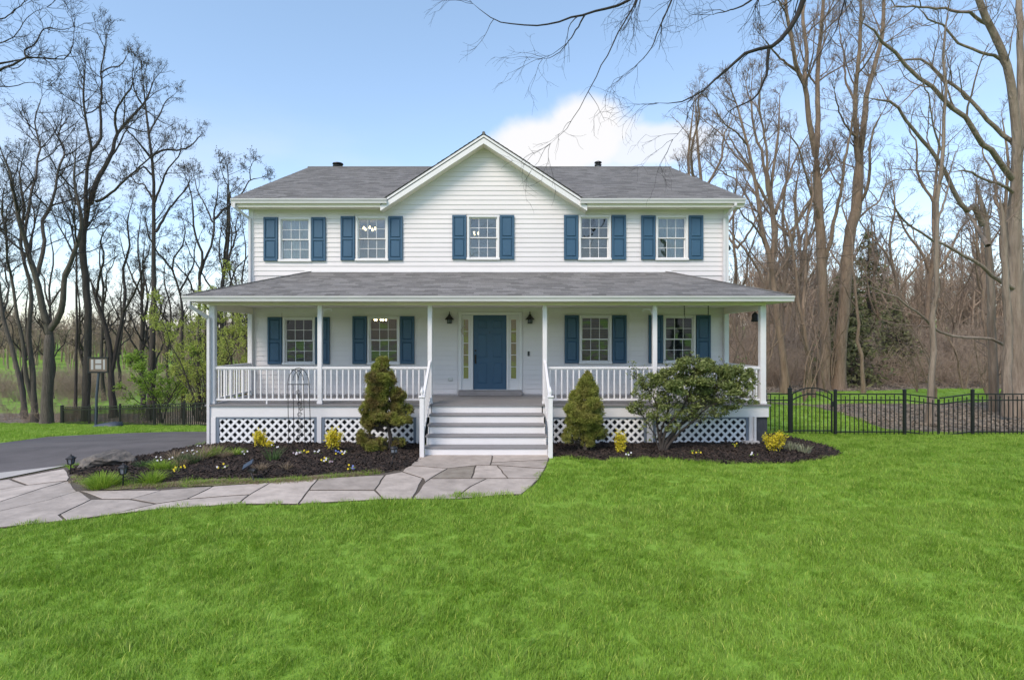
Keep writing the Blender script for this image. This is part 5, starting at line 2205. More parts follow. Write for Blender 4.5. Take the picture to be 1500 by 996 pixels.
bare_tree("poplar_tree", "leaning many stemmed tree rising just past the porch corner", [
    lim([(1150, 572), (1141, 480), (1132, 414), (1128, 381), (1117, 342), (1113, 308), (1105, 257), (1094, 209), (1081, 160), (1070, 128)], 26, 7, 1.3, root=True, tm=.5),
    lim([(1130, 390), (1134, 350), (1129, 308), (1118, 238), (1108, 199), (1098.6, 151), (1092, 120)], 26, 4.2, 1.2, 1.5, .4),
    lim([(1129, 300), (1124, 250), (1121, 200), (1112, 150), (1116, 110)], 26, 2.8, 1, -1, .3),
    lim([(1122, 360), (1104, 330), (1090, 318), (1076, 290)], 26, 2.2, .8, -1.5, .2),
    lim([(1105, 260), (1090, 240), (1072, 222), (1056, 196), (1036, 180)], 26, 2, .7, 1, .2),
    lim([(1094, 212), (1080, 195), (1060, 180), (1042, 150)], 26, 1.8, .7, -1.5, .2),
    lim([(1118, 350), (1100, 300), (1076, 262), (1050, 248), (1024, 226)], 26, 1.8, .7, 2, .2)], 203, TB, TT, None, 12, 7, 7, trop=.08, lcap=4.2)
bare_tree("young_tree", "crooked slim tree between the leaning many stemmed one and the gate tree", [
    lim([(1186, 572), (1180, 493), (1173, 465), (1168, 420), (1165, 390), (1156, 336), (1148, 306), (1150, 270)], 25, 4.6, 1, root=True, tm=.4),
    lim([(1176, 476), (1179, 420), (1182, 360), (1184, 318), (1190, 280), (1186, 240)], 25, 3, .9, 1.5, .35),
    lim([(1160, 360), (1166, 320), (1164, 280), (1172, 250)], 25, 1.6, .7, -1, .2)], 204, TB, TT, None, 11, 6, 6, lcap=3.4)
bare_tree("young_tree", "thin pale tree leaning toward the thickest trunk behind the fence", [
    lim([(1264.7, 576), (1260, 511), (1252.6, 435), (1249, 390), (1246, 340), (1236, 300), (1238, 260)], 26, 3.4, .8, root=True, tm=.35)], 205, TB, TT, None, 14, 6, 6, lcap=3.2)
bare_tree("young_tree", "straight smooth pale trunk standing close behind the sagging fence section", [
    lim([(1360, 622), (1363, 576), (1365, 509), (1367, 451), (1370, 380), (1373, 318), (1376, 257), (1379.5, 193), (1386, 128), (1384, 60), (1390, 0)], 16.6, 5.4, 1.6, root=True, tm=.45),
    lim([(1374, 320), (1386, 290), (1392, 250), (1404, 215)], 16.6, 2, .7, 1, .2),
    lim([(1378, 220), (1366, 180), (1360, 140), (1348, 110)], 16.6, 1.7, .7, -1, .2)], 206, M["bark_pale"], TT, None, 11, 6, 5, lcap=2.6, rmin=.005)
D = 18.5
bare_tree("giant_tree", "enormous pale many stemmed tree at the picture's edge with long limbs reaching over the fence", [
    lim([(1489, 614), (1488, 525), (1486, 430), (1486, 360), (1485.5, 315), (1487, 250)], D, 20, 8, root=True, tm=.95),
    lim([(1485, 330), (1489, 260), (1489, 193), (1481, 128), (1469.5, 80), (1447, 35), (1431, 0), (1418, -50)], D, 8.5, 4, -1, .55),
    lim([(1488, 320), (1492, 250), (1495, 128), (1493.5, 0), (1494, -60)], D, 7, 4, .8, .6),
    lim([(1456, 612), (1455, 540), (1452, 470), (1449, 400), (1446, 340), (1438, 300), (1430, 268)], D + 1, 7.5, 3.6, 0, .7),
    lim([(1489, 268), (1473, 250), (1455, 226), (1434, 205), (1418, 173), (1386, 148), (1354, 122), (1322, 93), (1305, 70), (1280, 48), (1262, 30)], D, 5, 1.8, -2.5, .3),
    lim([(1491, 220), (1480, 207), (1466, 196), (1447, 177), (1408, 135), (1376, 109), (1354, 90), (1322, 87), (1300, 94)], D, 4, 1.3, -.5, .3),
    lim([(1440, 330), (1428, 300), (1415, 308), (1386, 254), (1360, 215), (1334, 186), (1315, 157), (1293, 146), (1270, 143)], D, 4.6, 1.5, -2, .35),
    lim([(1488, 286), (1475, 276), (1462, 270), (1444, 263), (1420, 252), (1396, 252)], D, 3, 1.2, -1.5, .3),
    lim([(1496, 428), (1453, 403), (1415, 377), (1370, 354), (1344, 338), (1328, 329), (1312, 310), (1306, 296)], D, 3.6, 1, -2.5, .3),
    lim([(1489, 513), (1470, 506), (1440, 494), (1408, 494), (1376, 486), (1365, 473), (1344, 457), (1322, 443), (1280, 422), (1262, 415)], D, 2.8, .9, -2.8, .4),
    lim([(1447, 360), (1434, 340), (1420, 316), (1404, 300)], D, 4, 1.6, 1.5, .3),
    lim([(1480, 104), (1462, 86), (1440, 78), (1404, 62), (1384, 40), (1360, 30), (1344, 10)], D, 3, 1, -1, .2),
    lim([(1447, 36), (1420, 20), (1380, 14), (1330, 10), (1296, 14)], D, 2.8, 1, -2, .2),
    lim([(1476, 610), (1474, 540), (1477, 470), (1472, 400), (1470, 330), (1464, 290)], D - 1, 8, 3.5, 0, .8)], 207, M["bark_pale"], TT, None, 9, 6, 6, flare=1.35, rmin=.005, lcap=3.2, up_bias=.0)

# overhanging branches: a tree beside the camera, its trunk out of the picture
BB = M["twig_black"]


def over(px, D, hw0, hw1, drift=0.0, tm=.15):
    return lim(px, D, hw0, hw1, drift, tm)


def to3(p):
    return Vector(p)


hub = Vector((4.9, 7.2, 8.9))
hub2 = Vector((3.4, 7.6, 9.0))
roots_ = [
    ([Vector((8.2, 6.0, -.3)), Vector((8.0, 6.1, 3.5)), Vector((7.4, 6.4, 6.0)), Vector((6.2, 6.8, 7.7)), hub, hub2, Vector((2.6, 7.8, 8.3))], .24, .045, .99),
]
b_ = [
    over([(935, -8), (920, 0), (896, 12), (860, 21), (818, 33), (782, 39), (755, 36), (719, 28.5), (689, 6)], 8, 2.6, .5, 0, .02),
    over([(857, 22), (842, 48), (821, 75), (808, 84), (794, 87)], 8, 1.5, .35, .3, .05),
    over([(936, -10), (932, 0), (911, 39), (890, 78), (875, 108), (854, 147), (830, 186), (803, 213)], 7.6, 1.5, .3, -.2, .1),
    over([(990, -14), (984, 0), (968, 39), (953, 72), (938, 90), (911, 114)], 8.2, 1.7, .35, 0, .1),
    over([(1178, -20), (1176, 0), (1165, 29.5), (1127, 70), (1098, 76), (1064, 101), (1031, 131), (997, 150), (960, 150)], 8, 5.2, .6, .4, .3),
    over([(1126, 72), (1121, 114), (1106, 143), (1073, 160), (1050, 186)], 8, 3, .5, .3, .1),
    over([(1110, -6), (1085, 10), (1064, 17), (1040, 22)], 8, 2, .5, 0, .1),
    over([(1064, 101), (1040, 124), (1010, 160), (1000, 190), (985, 205)], 8.1, 1.3, .35, .2, .1),
    over([(1240, -10), (1232, 20), (1222, 50), (1204, 74)], 8.4, 1.6, .4, 0, .1)]
roots_ += [([hub2, Vector((2.9, 7.8, 8.5)), W(935, -8, 8)], .05, .027, .99), ([hub2, Vector((3.0, 7.8, 8.2)), W(936, -10, 7.6)], .035, .015, .99), ([hub2, W(990, -14, 8.2)], .04, .018, .99), ([hub, Vector((4.8, 7.7, 8.2)), W(1178, -20, 8)], .09, .052, .99), ([hub, W(1110, -6, 8)], .05, .02, .99), ([hub, W(1240, -10, 8.4)], .05, .016, .99)]
bare_tree("overhanging_tree", "dark bare branches hanging into the sky above the roof from a tree beside the lawn", roots_ + b_, 301, BB, BB, None, 7, 4, 3, n4=0, l1=(.18, .42), rmin=.0022, flare=1.3, trop=-.05, wig=.2, up_bias=-.35, lcap=1.3, sides0=7)
lb = [lim([(-40, 118), (0, 103), (21, 94), (39, 85), (66, 85), (96, 85), (105, 73), (108, 40)], 12, 3, .6, 0, .2),
      lim([(39, 85), (36, 73), (48, 67), (62, 46), (66, 42), (90, 44), (108, 40)], 12, 2, .5, .3, .1),
      lim([(-40, 130), (0, 127), (21, 127), (39, 121), (72, 127)], 12.4, 1.6, .4, 0, .1),
      lim([(-40, 70), (0, 62), (14, 58), (30, 40), (46, 20), (70, 12)], 12.2, 1.6, .4, 0, .1),
      lim([(-40, 40), (0, 30), (24, 14), (50, -10)], 12.4, 1.8, .5, 0, .1)]
tr_ = [([Vector((-16.5, 12.5, -.6)), Vector((-16.3, 12.4, 4)), Vector((-15.6, 12.2, 7)), Vector((-14.6, 12.1, 9.2))], .26, .12, .99)]
for l_ in lb:
    tr_.append(([Vector((-15.6, 12.2, 7)), (Vector((-15.0, 12.2, 7.6)) + l_[0][0]) / 2, l_[0][0]], .07, l_[1], .99))
bare_tree("overhanging_tree", "dark bare branch reaching in at the top corner above the drive", tr_ + lb, 302, BB, BB, None, 12, 5, 4, n4=0, l1=(.2, .45), rmin=.004, flare=1.3, wig=.2, up_bias=.0, lcap=1.8, sides0=7)

# more bare trees further back in both woods: a few shapes, copied
def generic(seed, H, r, nst, bark, twig, name, label, group, where, leaves=None):
    g = random.Random(seed)
    limbs = []
    b = Vector((where[0], where[1], tz(*where)))

    def wander(p, q_, n, w):
        return [p.lerp(q_, i / n) + Vector((g.uniform(-w, w), g.uniform(-w, w), 0)) * (1 if 0 < i < n else 0) for i in range(n + 1)]
    fork = H * g.uniform(.25, .45)
    top = b + Vector((g.uniform(-1, 1), g.uniform(-1, 1), H))
    limbs.append((wander(b - Vector((0, 0, .4)), top, 6, .3), r, r * .2, .35))
    for k in range(nst):
        s = b.lerp(top, g.uniform(.28, .6))
        a = g.uniform(0, 6.28)
        e = s + Vector((math.cos(a) * H * .18, math.sin(a) * H * .18, H * g.uniform(.25, .4)))
        limbs.append((wander(s, e, 4, .25), r * .5, r * .14, .25))
    return bare_tree(name, label, limbs, seed, bark, twig, group, 9, 6, 5, base=tuple(b), buds=leaves, nbud=1500 if leaves else 0, bud_size=.1, lcap=4)


gl_ = "bare trees massed behind the ones along the drive fence"
la_ = "dark bare tree among the many massed behind the drive fence"
g = random.Random(77)
protosL = [generic(400 + k, (17, 15, 13)[k], .2, (3, 4, 3)[k], DK, TD, "woodland_tree", la_, gl_, ((-42, 52), (-30, 47), (-19, 46))[k], M["bud"]) for k in range(3)]
spots = [(-58, 62), (-50, 55), (-37, 50), (-25, 50), (-34, 58), (-45, 66), (-27, 60), (-20, 55), (-15, 43), (-12, 48), (-17, 62), (-64, 70), (-40, 74), (-30, 70), (-22, 72), (-13, 58), (-52, 48), (-9.5, 44), (-55, 78), (-47, 47), (-39, 45.5), (-33, 52), (-27.5, 44.5), (-23, 47.5), (-21, 42), (-17.5, 50), (-13.5, 53), (-41, 58), (-29, 65), (-48, 60), (-24, 63)]
for i, (x, y) in enumerate(spots):
    dup(protosL[i % 3], (x, y, tz(x, y)), g.uniform(0, 6.28), g.uniform(.8, 1.15))
gr_ = "bare trees massed in the wood behind the lawn fence"
la_ = "brown bare tree among the many massed in the wood behind the lawn fence"
protosR = [generic(500 + k, (18, 16, 13)[k], (.24, .2, .15)[k], (3, 4, 3)[k], TB, TT, "woodland_tree", la_, gr_, ((12, 35), (19, 36), (25, 34))[k]) for k in range(3)]
spots = [(15, 38), (16.8, 33.5), (21.5, 38), (23, 42), (28, 40), (30, 36), (33, 42), (18.5, 42), (13.5, 42), (36, 38), (26, 46), (20.5, 46), (39, 44), (31, 48), (34.5, 33), (38, 30), (10.5, 40), (43, 40), (45, 50), (15, 50), (28.5, 31.5)]
for i, (x, y) in enumerate(spots):
    dup(protosR[i % 3], (x, y, tz(x, y)), g.uniform(0, 6.28), g.uniform(.75, 1.1))

# thin understorey saplings beyond the lawn fence
gs_ = "thin saplings in front of the wood"
la_ = "thin pale sapling standing in the undergrowth behind the lawn fence"


def sapling(seed, where, bark, twig, label, group):
    g_ = random.Random(seed)
    b = Vector((where[0], where[1], tz(*where)))
    limbs = []
    for k in range(3):
        a = g_.uniform(0, 6.28)
        h = g_.uniform(3, 6)
        e = b + Vector((math.cos(a) * h * .3, math.sin(a) * h * .3, h))
        m1 = b.lerp(e, .4) + Vector((g_.uniform(-.3, .3), g_.uniform(-.3, .3), .2))
        limbs.append(([b - Vector((0, 0, .2)), m1, b.lerp(e, .75) + Vector((g_.uniform(-.3, .3), 0, .1)), e], .045, .012, .2))
    return bare_tree("sapling", label, limbs, seed, bark, twig, group, 10, 5, 4, n4=0, base=tuple(b), flare=1.1, sides0=6, lcap=1.8, rmin=.006)


sp = [sapling(600 + k, ((10.5, 22), (14, 24), (19, 23.5))[k], TB, TT, la_, gs_) for k in range(3)]
for i, (x, y) in enumerate([(9.2, 24.5), (11.8, 25.5), (12.7, 22.5), (15.8, 26), (17.2, 28), (20.5, 26.5), (22.5, 25), (24, 28), (18.4, 20.2), (21.5, 20.5), (10, 28.5), (13.2, 29), (26.5, 26), (8.6, 20.5)]):
    dup(sp[i % 3], (x, y, tz(x, y)), g.uniform(0, 6.28), g.uniform(.7, 1.25))

# spring green saplings by the drive fence
gs_ = "young trees in fresh leaf behind the drive fence"
la_ = "young tree in fresh yellow green leaf behind the drive fence"


def leafy(seed, where, H, spread, n, mat_, label, group, name="leafy_sapling", size=.11, dens=1.0):
    g_ = random.Random(seed)
    b = Vector((where[0], where[1], tz(*where)))
    limbs = []
    for k in range(5):
        a = g_.uniform(0, 6.28)
        e = b + Vector((math.cos(a) * spread, math.sin(a) * spread, H * g_.uniform(.7, 1)))
        limbs.append(([b - Vector((0, 0, .2)), b.lerp(e, .35) + Vector((g_.uniform(-.2, .2), g_.uniform(-.2, .2), .3)), b.lerp(e, .7), e], .05, .012, .15))
    return bare_tree(name, label, limbs, seed, DK, TD, group, 13, 6, 5, n4=0, base=tuple(b), flare=1.1, sides0=6, lcap=2.4, buds=mat_, nbud=n, bud_size=size)


lf = [leafy(700 + k, ((-16.5, 31.5), (-13.0, 33))[k], (8.5, 10)[k], 2.5, (5600, 5600)[k], M["spring"], la_, gs_, size=.11) for k in range(2)]
for i, (x, y, sc) in enumerate([(-18.8, 35, .9), (-14.6, 36.5, 1.1), (-11.6, 30.5, .95), (-9.8, 31.5, 1.1), (-16, 40, 1.1), (-13.6, 30.6, .8), (-17.4, 33, .8), (-10.6, 33.4, 1.25), (-20.5, 38, 1.0), (-8.4, 29.5, 1.0), (-11.8, 37, 1.2), (-9.2, 35.5, 1.15)]):
    dup(lf[i % 2], (x, y, tz(x, y)), g.uniform(0, 6.28), sc)
leafy(720, (-20.2, 33.5), 4.2, 1.8, 3600, M["lime"], "bright lime green shrub just behind the drive fence near the hoop", None, "lime_shrub", .13)
leafy(721, (-22.3, 36), 2.4, 1.6, 1800, M["lime"], "low lime green bush at the foot of the gnarled tree", None, "lime_shrub", .12)

# conifers in the far wood
def conifer(seed, where, H, R, n, label):
    g_ = np.random.default_rng(seed)
    b = np.array([where[0], where[1], tz(*where)])
    root = thing("conifer_tree", label, "tree", tuple(b))
    o = MB()
    o.tube([(b[0], b[1], b[2] - .3), (b[0] + .05, b[1], b[2] + H * .5), (b[0], b[1], b[2] + H)], [.22, .14, .02], 8)
    link("trunk", o.mesh("trunk", DK), root)
    nb = 190
    t = np.sort(g_.uniform(.06, 1, nb))
    a = g_.uniform(0, 6.28, nb)
    ln = R * (1 - t) ** .8 * g_.uniform(.65, 1.1, nb) + .25
    P = b + np.stack([np.zeros(nb), np.zeros(nb), t * H], 1)
    Dd = np.stack([np.cos(a), np.sin(a), np.full(nb, -.12)], 1)
    p1, r1 = grow(g_, P, Dd, ln, np.full(nb, .03), 4, .08, -.02, .3)
    V, Q = tubes(p1, r1, 3)
    link("branches", np_mesh("branches", V, [Q], TD), root)
    idx = g_.integers(0, nb, n)
    u = g_.uniform(.25, 1, n)
    q = P[idx] + (p1[idx, -1] - P[idx]) * u[:, None]
    q += g_.normal(0, .16, (n, 3)) - np.array([0, 0, .1])
    V, Fc = leaves_arrays(q, norm(q - P[idx]), .34, g_, .35, .4)
    link("crown", np_mesh("crown", V, [Fc], M["conifer"], False, g_.uniform(0, 1, n)), root)


conifer(801, (19.6, 30.5), 6.2, 2.4, 2600, "dark green conifer standing in the brown wood behind the fence")
conifer(802, (28, 41), 10.5, 3.0, 2400, "tall olive green conifer rising behind the giant tree's limbs")
conifer(803, (24.5, 33.5), 4.6, 2.0, 1500, "smaller dusky conifer low in the wood near the pale straight trunk")

# undergrowth and the far woods: nobody could count these
brush = []
for k in range(3):
    g_ = np.random.default_rng(900 + k)
    n0 = 16
    a = g_.uniform(0, 6.28, n0)
    P = np.stack([g_.uniform(-.5, .5, n0), g_.uniform(-.5, .5, n0), np.full(n0, -.1)], 1)
    Dd = np.stack([np.cos(a) * .6, np.sin(a) * .6, np.ones(n0)], 1)
    L = g_.uniform(1.0, 2.6, n0)
    p1, r1 = grow(g_, P, Dd, L, np.full(n0, .014), 4, .2, .0, .4)
    q = spawn(g_, p1, r1, 7 * np.ones(n0), .15, (.4, 1.2), (.25, .6), .3, .01, .006, L)
    p2, r2 = grow(g_, *q, 3, .25, .02, .5)
    q3 = spawn(g_, p2, r2, 4 * np.ones(len(p2)), .15, (.4, 1.2), (.3, .6), .2, .01, .005, q[2])
    p3, r3 = grow(g_, *q3, 2, .25, .02, .5)
    V, Q = join([tubes(p1, r1, 4), tubes(p2, r2, 3), tubes(p3, r3, 3)])
    brush.append(proto("brush_source", np_mesh("brush_source", V, [Q], M["wood_far"])))
g = np.random.default_rng(55)
X = np.concatenate([g.uniform(9.5, 40, 190), g.uniform(9, 60, 200)])
Y = np.concatenate([g.uniform(29, 42, 190), g.uniform(40, 62, 200)])
k = ~inside(clearR, X, Y) & (Y > 22 + .0 * X) & (X / Y < 1.05)
X, Y = X[k], Y[k]
n = len(X)
scatter("undergrowth", np.stack([X, Y, terrain(X, Y)], 1), np.stack([g.normal(0, .1, n), g.normal(0, .1, n), g.uniform(0, 6.28, n)], 1), g.uniform(.6, 1.35, n) * np.where(Y > 38, 1.7, 1), g.integers(0, 3, n), brush)
X = np.concatenate([g.uniform(-70, -8, 330), g.uniform(-42, -8, 60)])
Y = np.concatenate([g.uniform(46, 88, 330), g.uniform(38, 44, 60)])
n = len(X)
scatter("undergrowth", np.stack([X, Y, terrain(X, Y)], 1), np.stack([g.normal(0, .1, n), g.normal(0, .1, n), g.uniform(0, 6.28, n)], 1), g.uniform(.4, .85, n) * np.where(Y > 60, 1.9, 1), g.integers(0, 3, n), brush)

fw = []
for k in range(3):
    g_ = np.random.default_rng(950 + k)
    H = (15, 13, 17)[k]
    n0 = 4
    P = np.stack([g_.uniform(-1.2, 1.2, n0), g_.uniform(-1.2, 1.2, n0), np.full(n0, -.5)], 1)
    Dd = np.stack([g_.uniform(-.1, .1, n0), g_.uniform(-.1, .1, n0), np.ones(n0)], 1)
    L = H * g_.uniform(.7, 1, n0)
    p1, r1 = grow(g_, P, Dd, L, np.full(n0, .16), 6, .05, .02, .25)
    q = spawn(g_, p1, r1, 18 * np.ones(n0), .25, (.4, .9), (.2, .4), 1, .02, .02, L, up_bias=.3)
    p2, r2 = grow(g_, *q, 4, .15, .06, .4)
    q3 = spawn(g_, p2, r2, 8 * np.ones(len(p2)), .1, (.4, 1.0), (.3, .6), .5, .012, .012, q[2], up_bias=.3)
    p3, r3 = grow(g_, *q3, 3, .2, .05, .5)
    V, Q = join([tubes(p1, r1, 5), tubes(p2, r2, 3), tubes(p3, r3, 3)])
    fw.append(proto("far_tree_source", np_mesh("far_tree_source", V, [Q], M["wood_far"])))
X = np.concatenate([g.uniform(-190, -20, 520), g.uniform(-20, 30, 90), g.uniform(14, 150, 420), g.uniform(-150, 150, 520)])  # last group is unseen, added behind the camera for the window reflections
Y = np.concatenate([g.uniform(98, 150, 520), g.uniform(90, 130, 90), g.uniform(52, 110, 420), g.uniform(-175, -105, 520)])
n = len(X)
scatter("far_and_added_woods", np.stack([X, Y, terrain(X, Y)], 1), np.stack([np.zeros(n), np.zeros(n), g.uniform(0, 6.28, n)], 1), g.uniform(.65, 1.1, n) * np.where(np.abs(Y) > 88, .72, 1.0), g.integers(0, 3, n), fw)
print("tree triangles", TRI[0])

# ------------------------------------------------------------------ fences
BK = M["black"]
GZ = -.13                       # ground along the lawn fence
FY = 14.9


def fx(px):
    return (px - CX) / F * FY


FH = 1.22
pick_cache = {}


def picket_mesh(h, w=.009):
    h = round(h, 2)
    if (h, w) not in pick_cache:
        o = MB()
        o.box(-w, w, -w, w, 0, h - .02)
        o.add([(-w, -w, h - .02), (w, -w, h - .02), (w, w, h - .02), (-w, w, h - .02), (0, 0, h)], [(0, 1, 4), (1, 2, 4), (2, 3, 4), (3, 0, 4)])
        pick_cache[(h, w)] = o.mesh("picket", BK)
    return pick_cache[(h, w)]


lf_ = thing("metal_fence", "black metal picket fence with a sagging middle section, between the lawn and the wood", "fence", (fx(1325), FY, GZ))


def fpost(parent, x, y, z, h, w=.062):
    o = MB()
    o.box(x - w / 2, x + w / 2, y - w / 2, y + w / 2, z - .1, z + h)
    p = link("fence_post", o.mesh("fence_post", BK), parent)
    o = MB()
    o.bbox(x - w / 2 - .008, x + w / 2 + .008, y - w / 2 - .008, y + w / 2 + .008, z + h + .001, z + h + .018, .005)
    o.add([(x - w / 2, y - w / 2, z + h + .018), (x + w / 2, y - w / 2, z + h + .018), (x + w / 2, y + w / 2, z + h + .018), (x - w / 2, y + w / 2, z + h + .018), (x, y, z + h + .04)], [(0, 1, 4), (1, 2, 4), (2, 3, 4), (3, 0, 4)])
    link("post_cap", o.mesh("post_cap", BK), p)


def section(parent, a, b, za, zb, sp=.118, pw=.009):
    """fence panel between posts; (x, y) ends, top heights; short pickets alternate with long ones"""
    a, b = Vector((a[0], a[1], 0)), Vector((b[0], b[1], 0))
    L = (b - a).length
    n = max(2, int(round(L / sp)))
    o = MB()
    for h in (1.12, .955, .10):
        o.bar(a + Vector((0, 0, za + h)), b + Vector((0, 0, zb + h)), .008 + 2 * pw, .012 + 2 * pw)
    link("fence_rail", o.mesh("fence_rail", BK), parent)
    for i in range(1, n):
        t = i / n
        p = a.lerp(b, t)
        zz = za + (zb - za) * t
        link("picket", picket_mesh(1.10 if i % 2 else 1.04, pw), parent, (p.x, p.y, zz + .03 - (0 if i % 2 else .0)), (0, 0, math.atan2(b.y - a.y, b.x - a.x)))


xs_ = [fx(p) for p in (1223.5, 1325, 1424.6, 1524, 1623, 1722)]
for i, x in enumerate(xs_):
    fpost(lf_, x, FY, GZ, FH)
mid = (xs_[1] + xs_[2]) / 2
for a, b, za, zb in ((xs_[0], xs_[1], 0, 0), (xs_[1], mid, .0, -.11), (mid, xs_[2], -.11, 0), (xs_[2], xs_[3], 0, 0), (xs_[3], xs_[4], 0, 0), (xs_[4], xs_[5], 0, 0)):
    section(lf_, (a + .035, FY), (b - .035, FY), GZ + za, GZ + zb)
o = MB()
o.box(mid - .022, mid + .022, FY - .022, FY + .022, GZ - .1, GZ + .98)
link("fence_post", o.mesh("fence_post", BK), lf_)
hf = thing("metal_fence", "short black picket fence panel joining the house corner to the gate", "fence", (fx(1136), FY + .2, GZ))
fpost(hf, fx(1121), FY, GZ, FH, .05)
section(hf, (fx(1122.5), FY), (fx(1154), FY), GZ, GZ)
gt = thing("garden_gate", "black metal garden gate with an arched top between two posts", "gate", (fx(1190), FY, GZ))
gx0, gx1 = fx(1157), fx(1221)
fpost(gt, gx0, FY, GZ, FH + .04, .075)
o = MB()
o.lathe((gx0, FY, GZ + FH + .085), [(.012, -.01), (.02, .01), (.022, .03), (.008, .055)], 8)
link("finial", o.mesh("finial", BK), gt)
gx0 += .06
gx1 -= .05


def arch(t):
    return .17 * (1 - (2 * t - 1) ** 2)


for base_h, nm in ((1.12, "arched_rail"), (.955, "arched_rail"), (.13, "bottom_rail")):
    o = MB()
    N_ = 16
    for k in range(N_ if nm == "arched_rail" else 1):
        if nm == "arched_rail":
            t0, t1 = k / N_, (k + 1) / N_
            o.bar((gx0 + (gx1 - gx0) * t0, FY, GZ + base_h + arch(t0)), (gx0 + (gx1 - gx0) * (t1 + .005), FY, GZ + base_h + arch(t1)), .026, .03)
        else:
            o.bar((gx0, FY, GZ + base_h), (gx1, FY, GZ + base_h), .026, .03)
    link(nm, o.mesh(nm, BK), gt)
o = MB()
for x in (gx0, gx1):
    o.box(x - .016, x + .016, FY - .016, FY + .016, GZ + .08, GZ + 1.13)
link("gate_stile", o.mesh("gate_stile", BK), gt)
for i in range(1, 10):
    t = i / 10
    x = gx0 + (gx1 - gx0) * t
    link("picket", picket_mesh((1.10 if i % 2 else 1.0) + arch(t) - .03), gt, (x, FY, GZ + .05))
o = MB()
o.bbox(gx1 - .03, gx1 + .02, FY - .05, FY - .018, GZ + .78, GZ + .93, .006)
link("latch", o.mesh("latch", BK), gt)

# the long fence beyond the drive
df = thing("metal_fence", "long black picket fence running along the far side of the drive to the house", "fence", (-21, 31, tz(-21, 31)))
fp = []
for px, h in ((91, 27.6), (131, 29.3), (176, 31.4), (226, 34.4), (270, 36.6), (316, 38.6), (372, 41)):
    Dp = 1.22 * F / h
    x = (px - CX) / F * Dp
    fp.append((x, Dp, tz(x, Dp)))
for i, p in enumerate(fp):
    fpost(df, p[0], p[1], p[2], FH, .14 if i == 0 else .08)
for a, b in zip(fp[:-1], fp[1:]):
    section(df, a, b, a[2], b[2], .17, .016)

# ------------------------------------------------------------------ basketball hoop
bb = G(137, 626.5)
D = bb.y
t = thing("basketball_hoop", "portable basketball hoop with a dark leaning pole on the verge beyond the drive", "basketball hoop", tuple(bb))
cB = W(144, 534.5, D + .1)
hw, hh = 14.6 / F * D, 11 / F * D
o = MB()
o.box(cB.x - hw, cB.x + hw, cB.y - .012, cB.y + .012, cB.z - hh, cB.z + hh)
bd = link("backboard", o.mesh("backboard", M["backboard"]), t)
o = MB()
fw_ = .055
for (x0, x1, z0, z1) in ((-hw - .02, hw + .02, hh - fw_, hh + .02), (-hw - .02, hw + .02, -hh - .03, -hh + fw_), (-hw - .02, -hw + fw_, -hh + fw_, hh - fw_), (hw - fw_, hw + .02, -hh + fw_, hh - fw_)):
    o.box(cB.x + x0, cB.x + x1, cB.y - .035, cB.y + .03, cB.z + z0, cB.z + z1)
link("frame", o.mesh("frame", BK), bd)
o = MB()
for (x0, x1, z0, z1) in ((-.72, -.48, -.62, .72), (.5, .68, -.62, .72), (-.28, .32, .18, .72), (-.28, .32, -.55, .0)):
    o.box(cB.x + x0 * hw, cB.x + x1 * hw, cB.y - .0165, cB.y - .0125, cB.z + z0 * hh, cB.z + z1 * hh)
link("clear_panel", o.mesh("clear_panel", M["white_panel"]), bd)
o = MB()
pt = Vector((cB.x + .0, cB.y + .06, cB.z - hh * .6))
o.tube([bb + Vector((.05, .1, .1)), bb.lerp(pt, .55), pt], .062, 10)
link("pole", o.mesh("pole", M["blue_plastic"]), t)
o = MB()
o.bar(pt, Vector((cB.x, cB.y + .02, cB.z + hh * .5)), .05)
o.bar(pt + Vector((0, 0, -.35)), Vector((cB.x, cB.y + .02, cB.z - hh * .9)), .05)
link("bracket", o.mesh("bracket", BK), t)
o = MB()
x0, x1 = bb.x - .1, bb.x + 37 / F * D
v = []
for x, hgt_, wd in ((x0, .10, .22), (x0 + .25, .2, .38), (bb.x + .55 * (x1 - bb.x), .27, .42), (x1 - .12, .24, .34), (x1, .08, .2)):
    zt = tz(x, D + .35)
    for sx in (-1, 1):
        v += [(x, D + .2 + sx * wd, zt - .02), (x, D + .2 + sx * wd * .8, zt + hgt_)]
f = []
for k in range(4):
    a, b = 4 * k, 4 * k + 4
    f += [(a, b, b + 1, a + 1), (a + 1, b + 1, b + 3, a + 3), (a + 3, b + 3, b + 2, a + 2)]
f += [(0, 1, 3, 2), (16, 18, 19, 17)]
o.add(v, f)
link("base_tank", o.mesh("base_tank", M["blue_plastic"], True), t)
o = MB()
rim = Vector((cB.x, cB.y + .28, cB.z - hh * .75))
o.tube([rim + Vector((.23 * math.cos(a * .393), .23 * math.sin(a * .393), 0)) for a in range(17)], .01, 5)
link("rim", o.mesh("rim", M["orange"]), t)

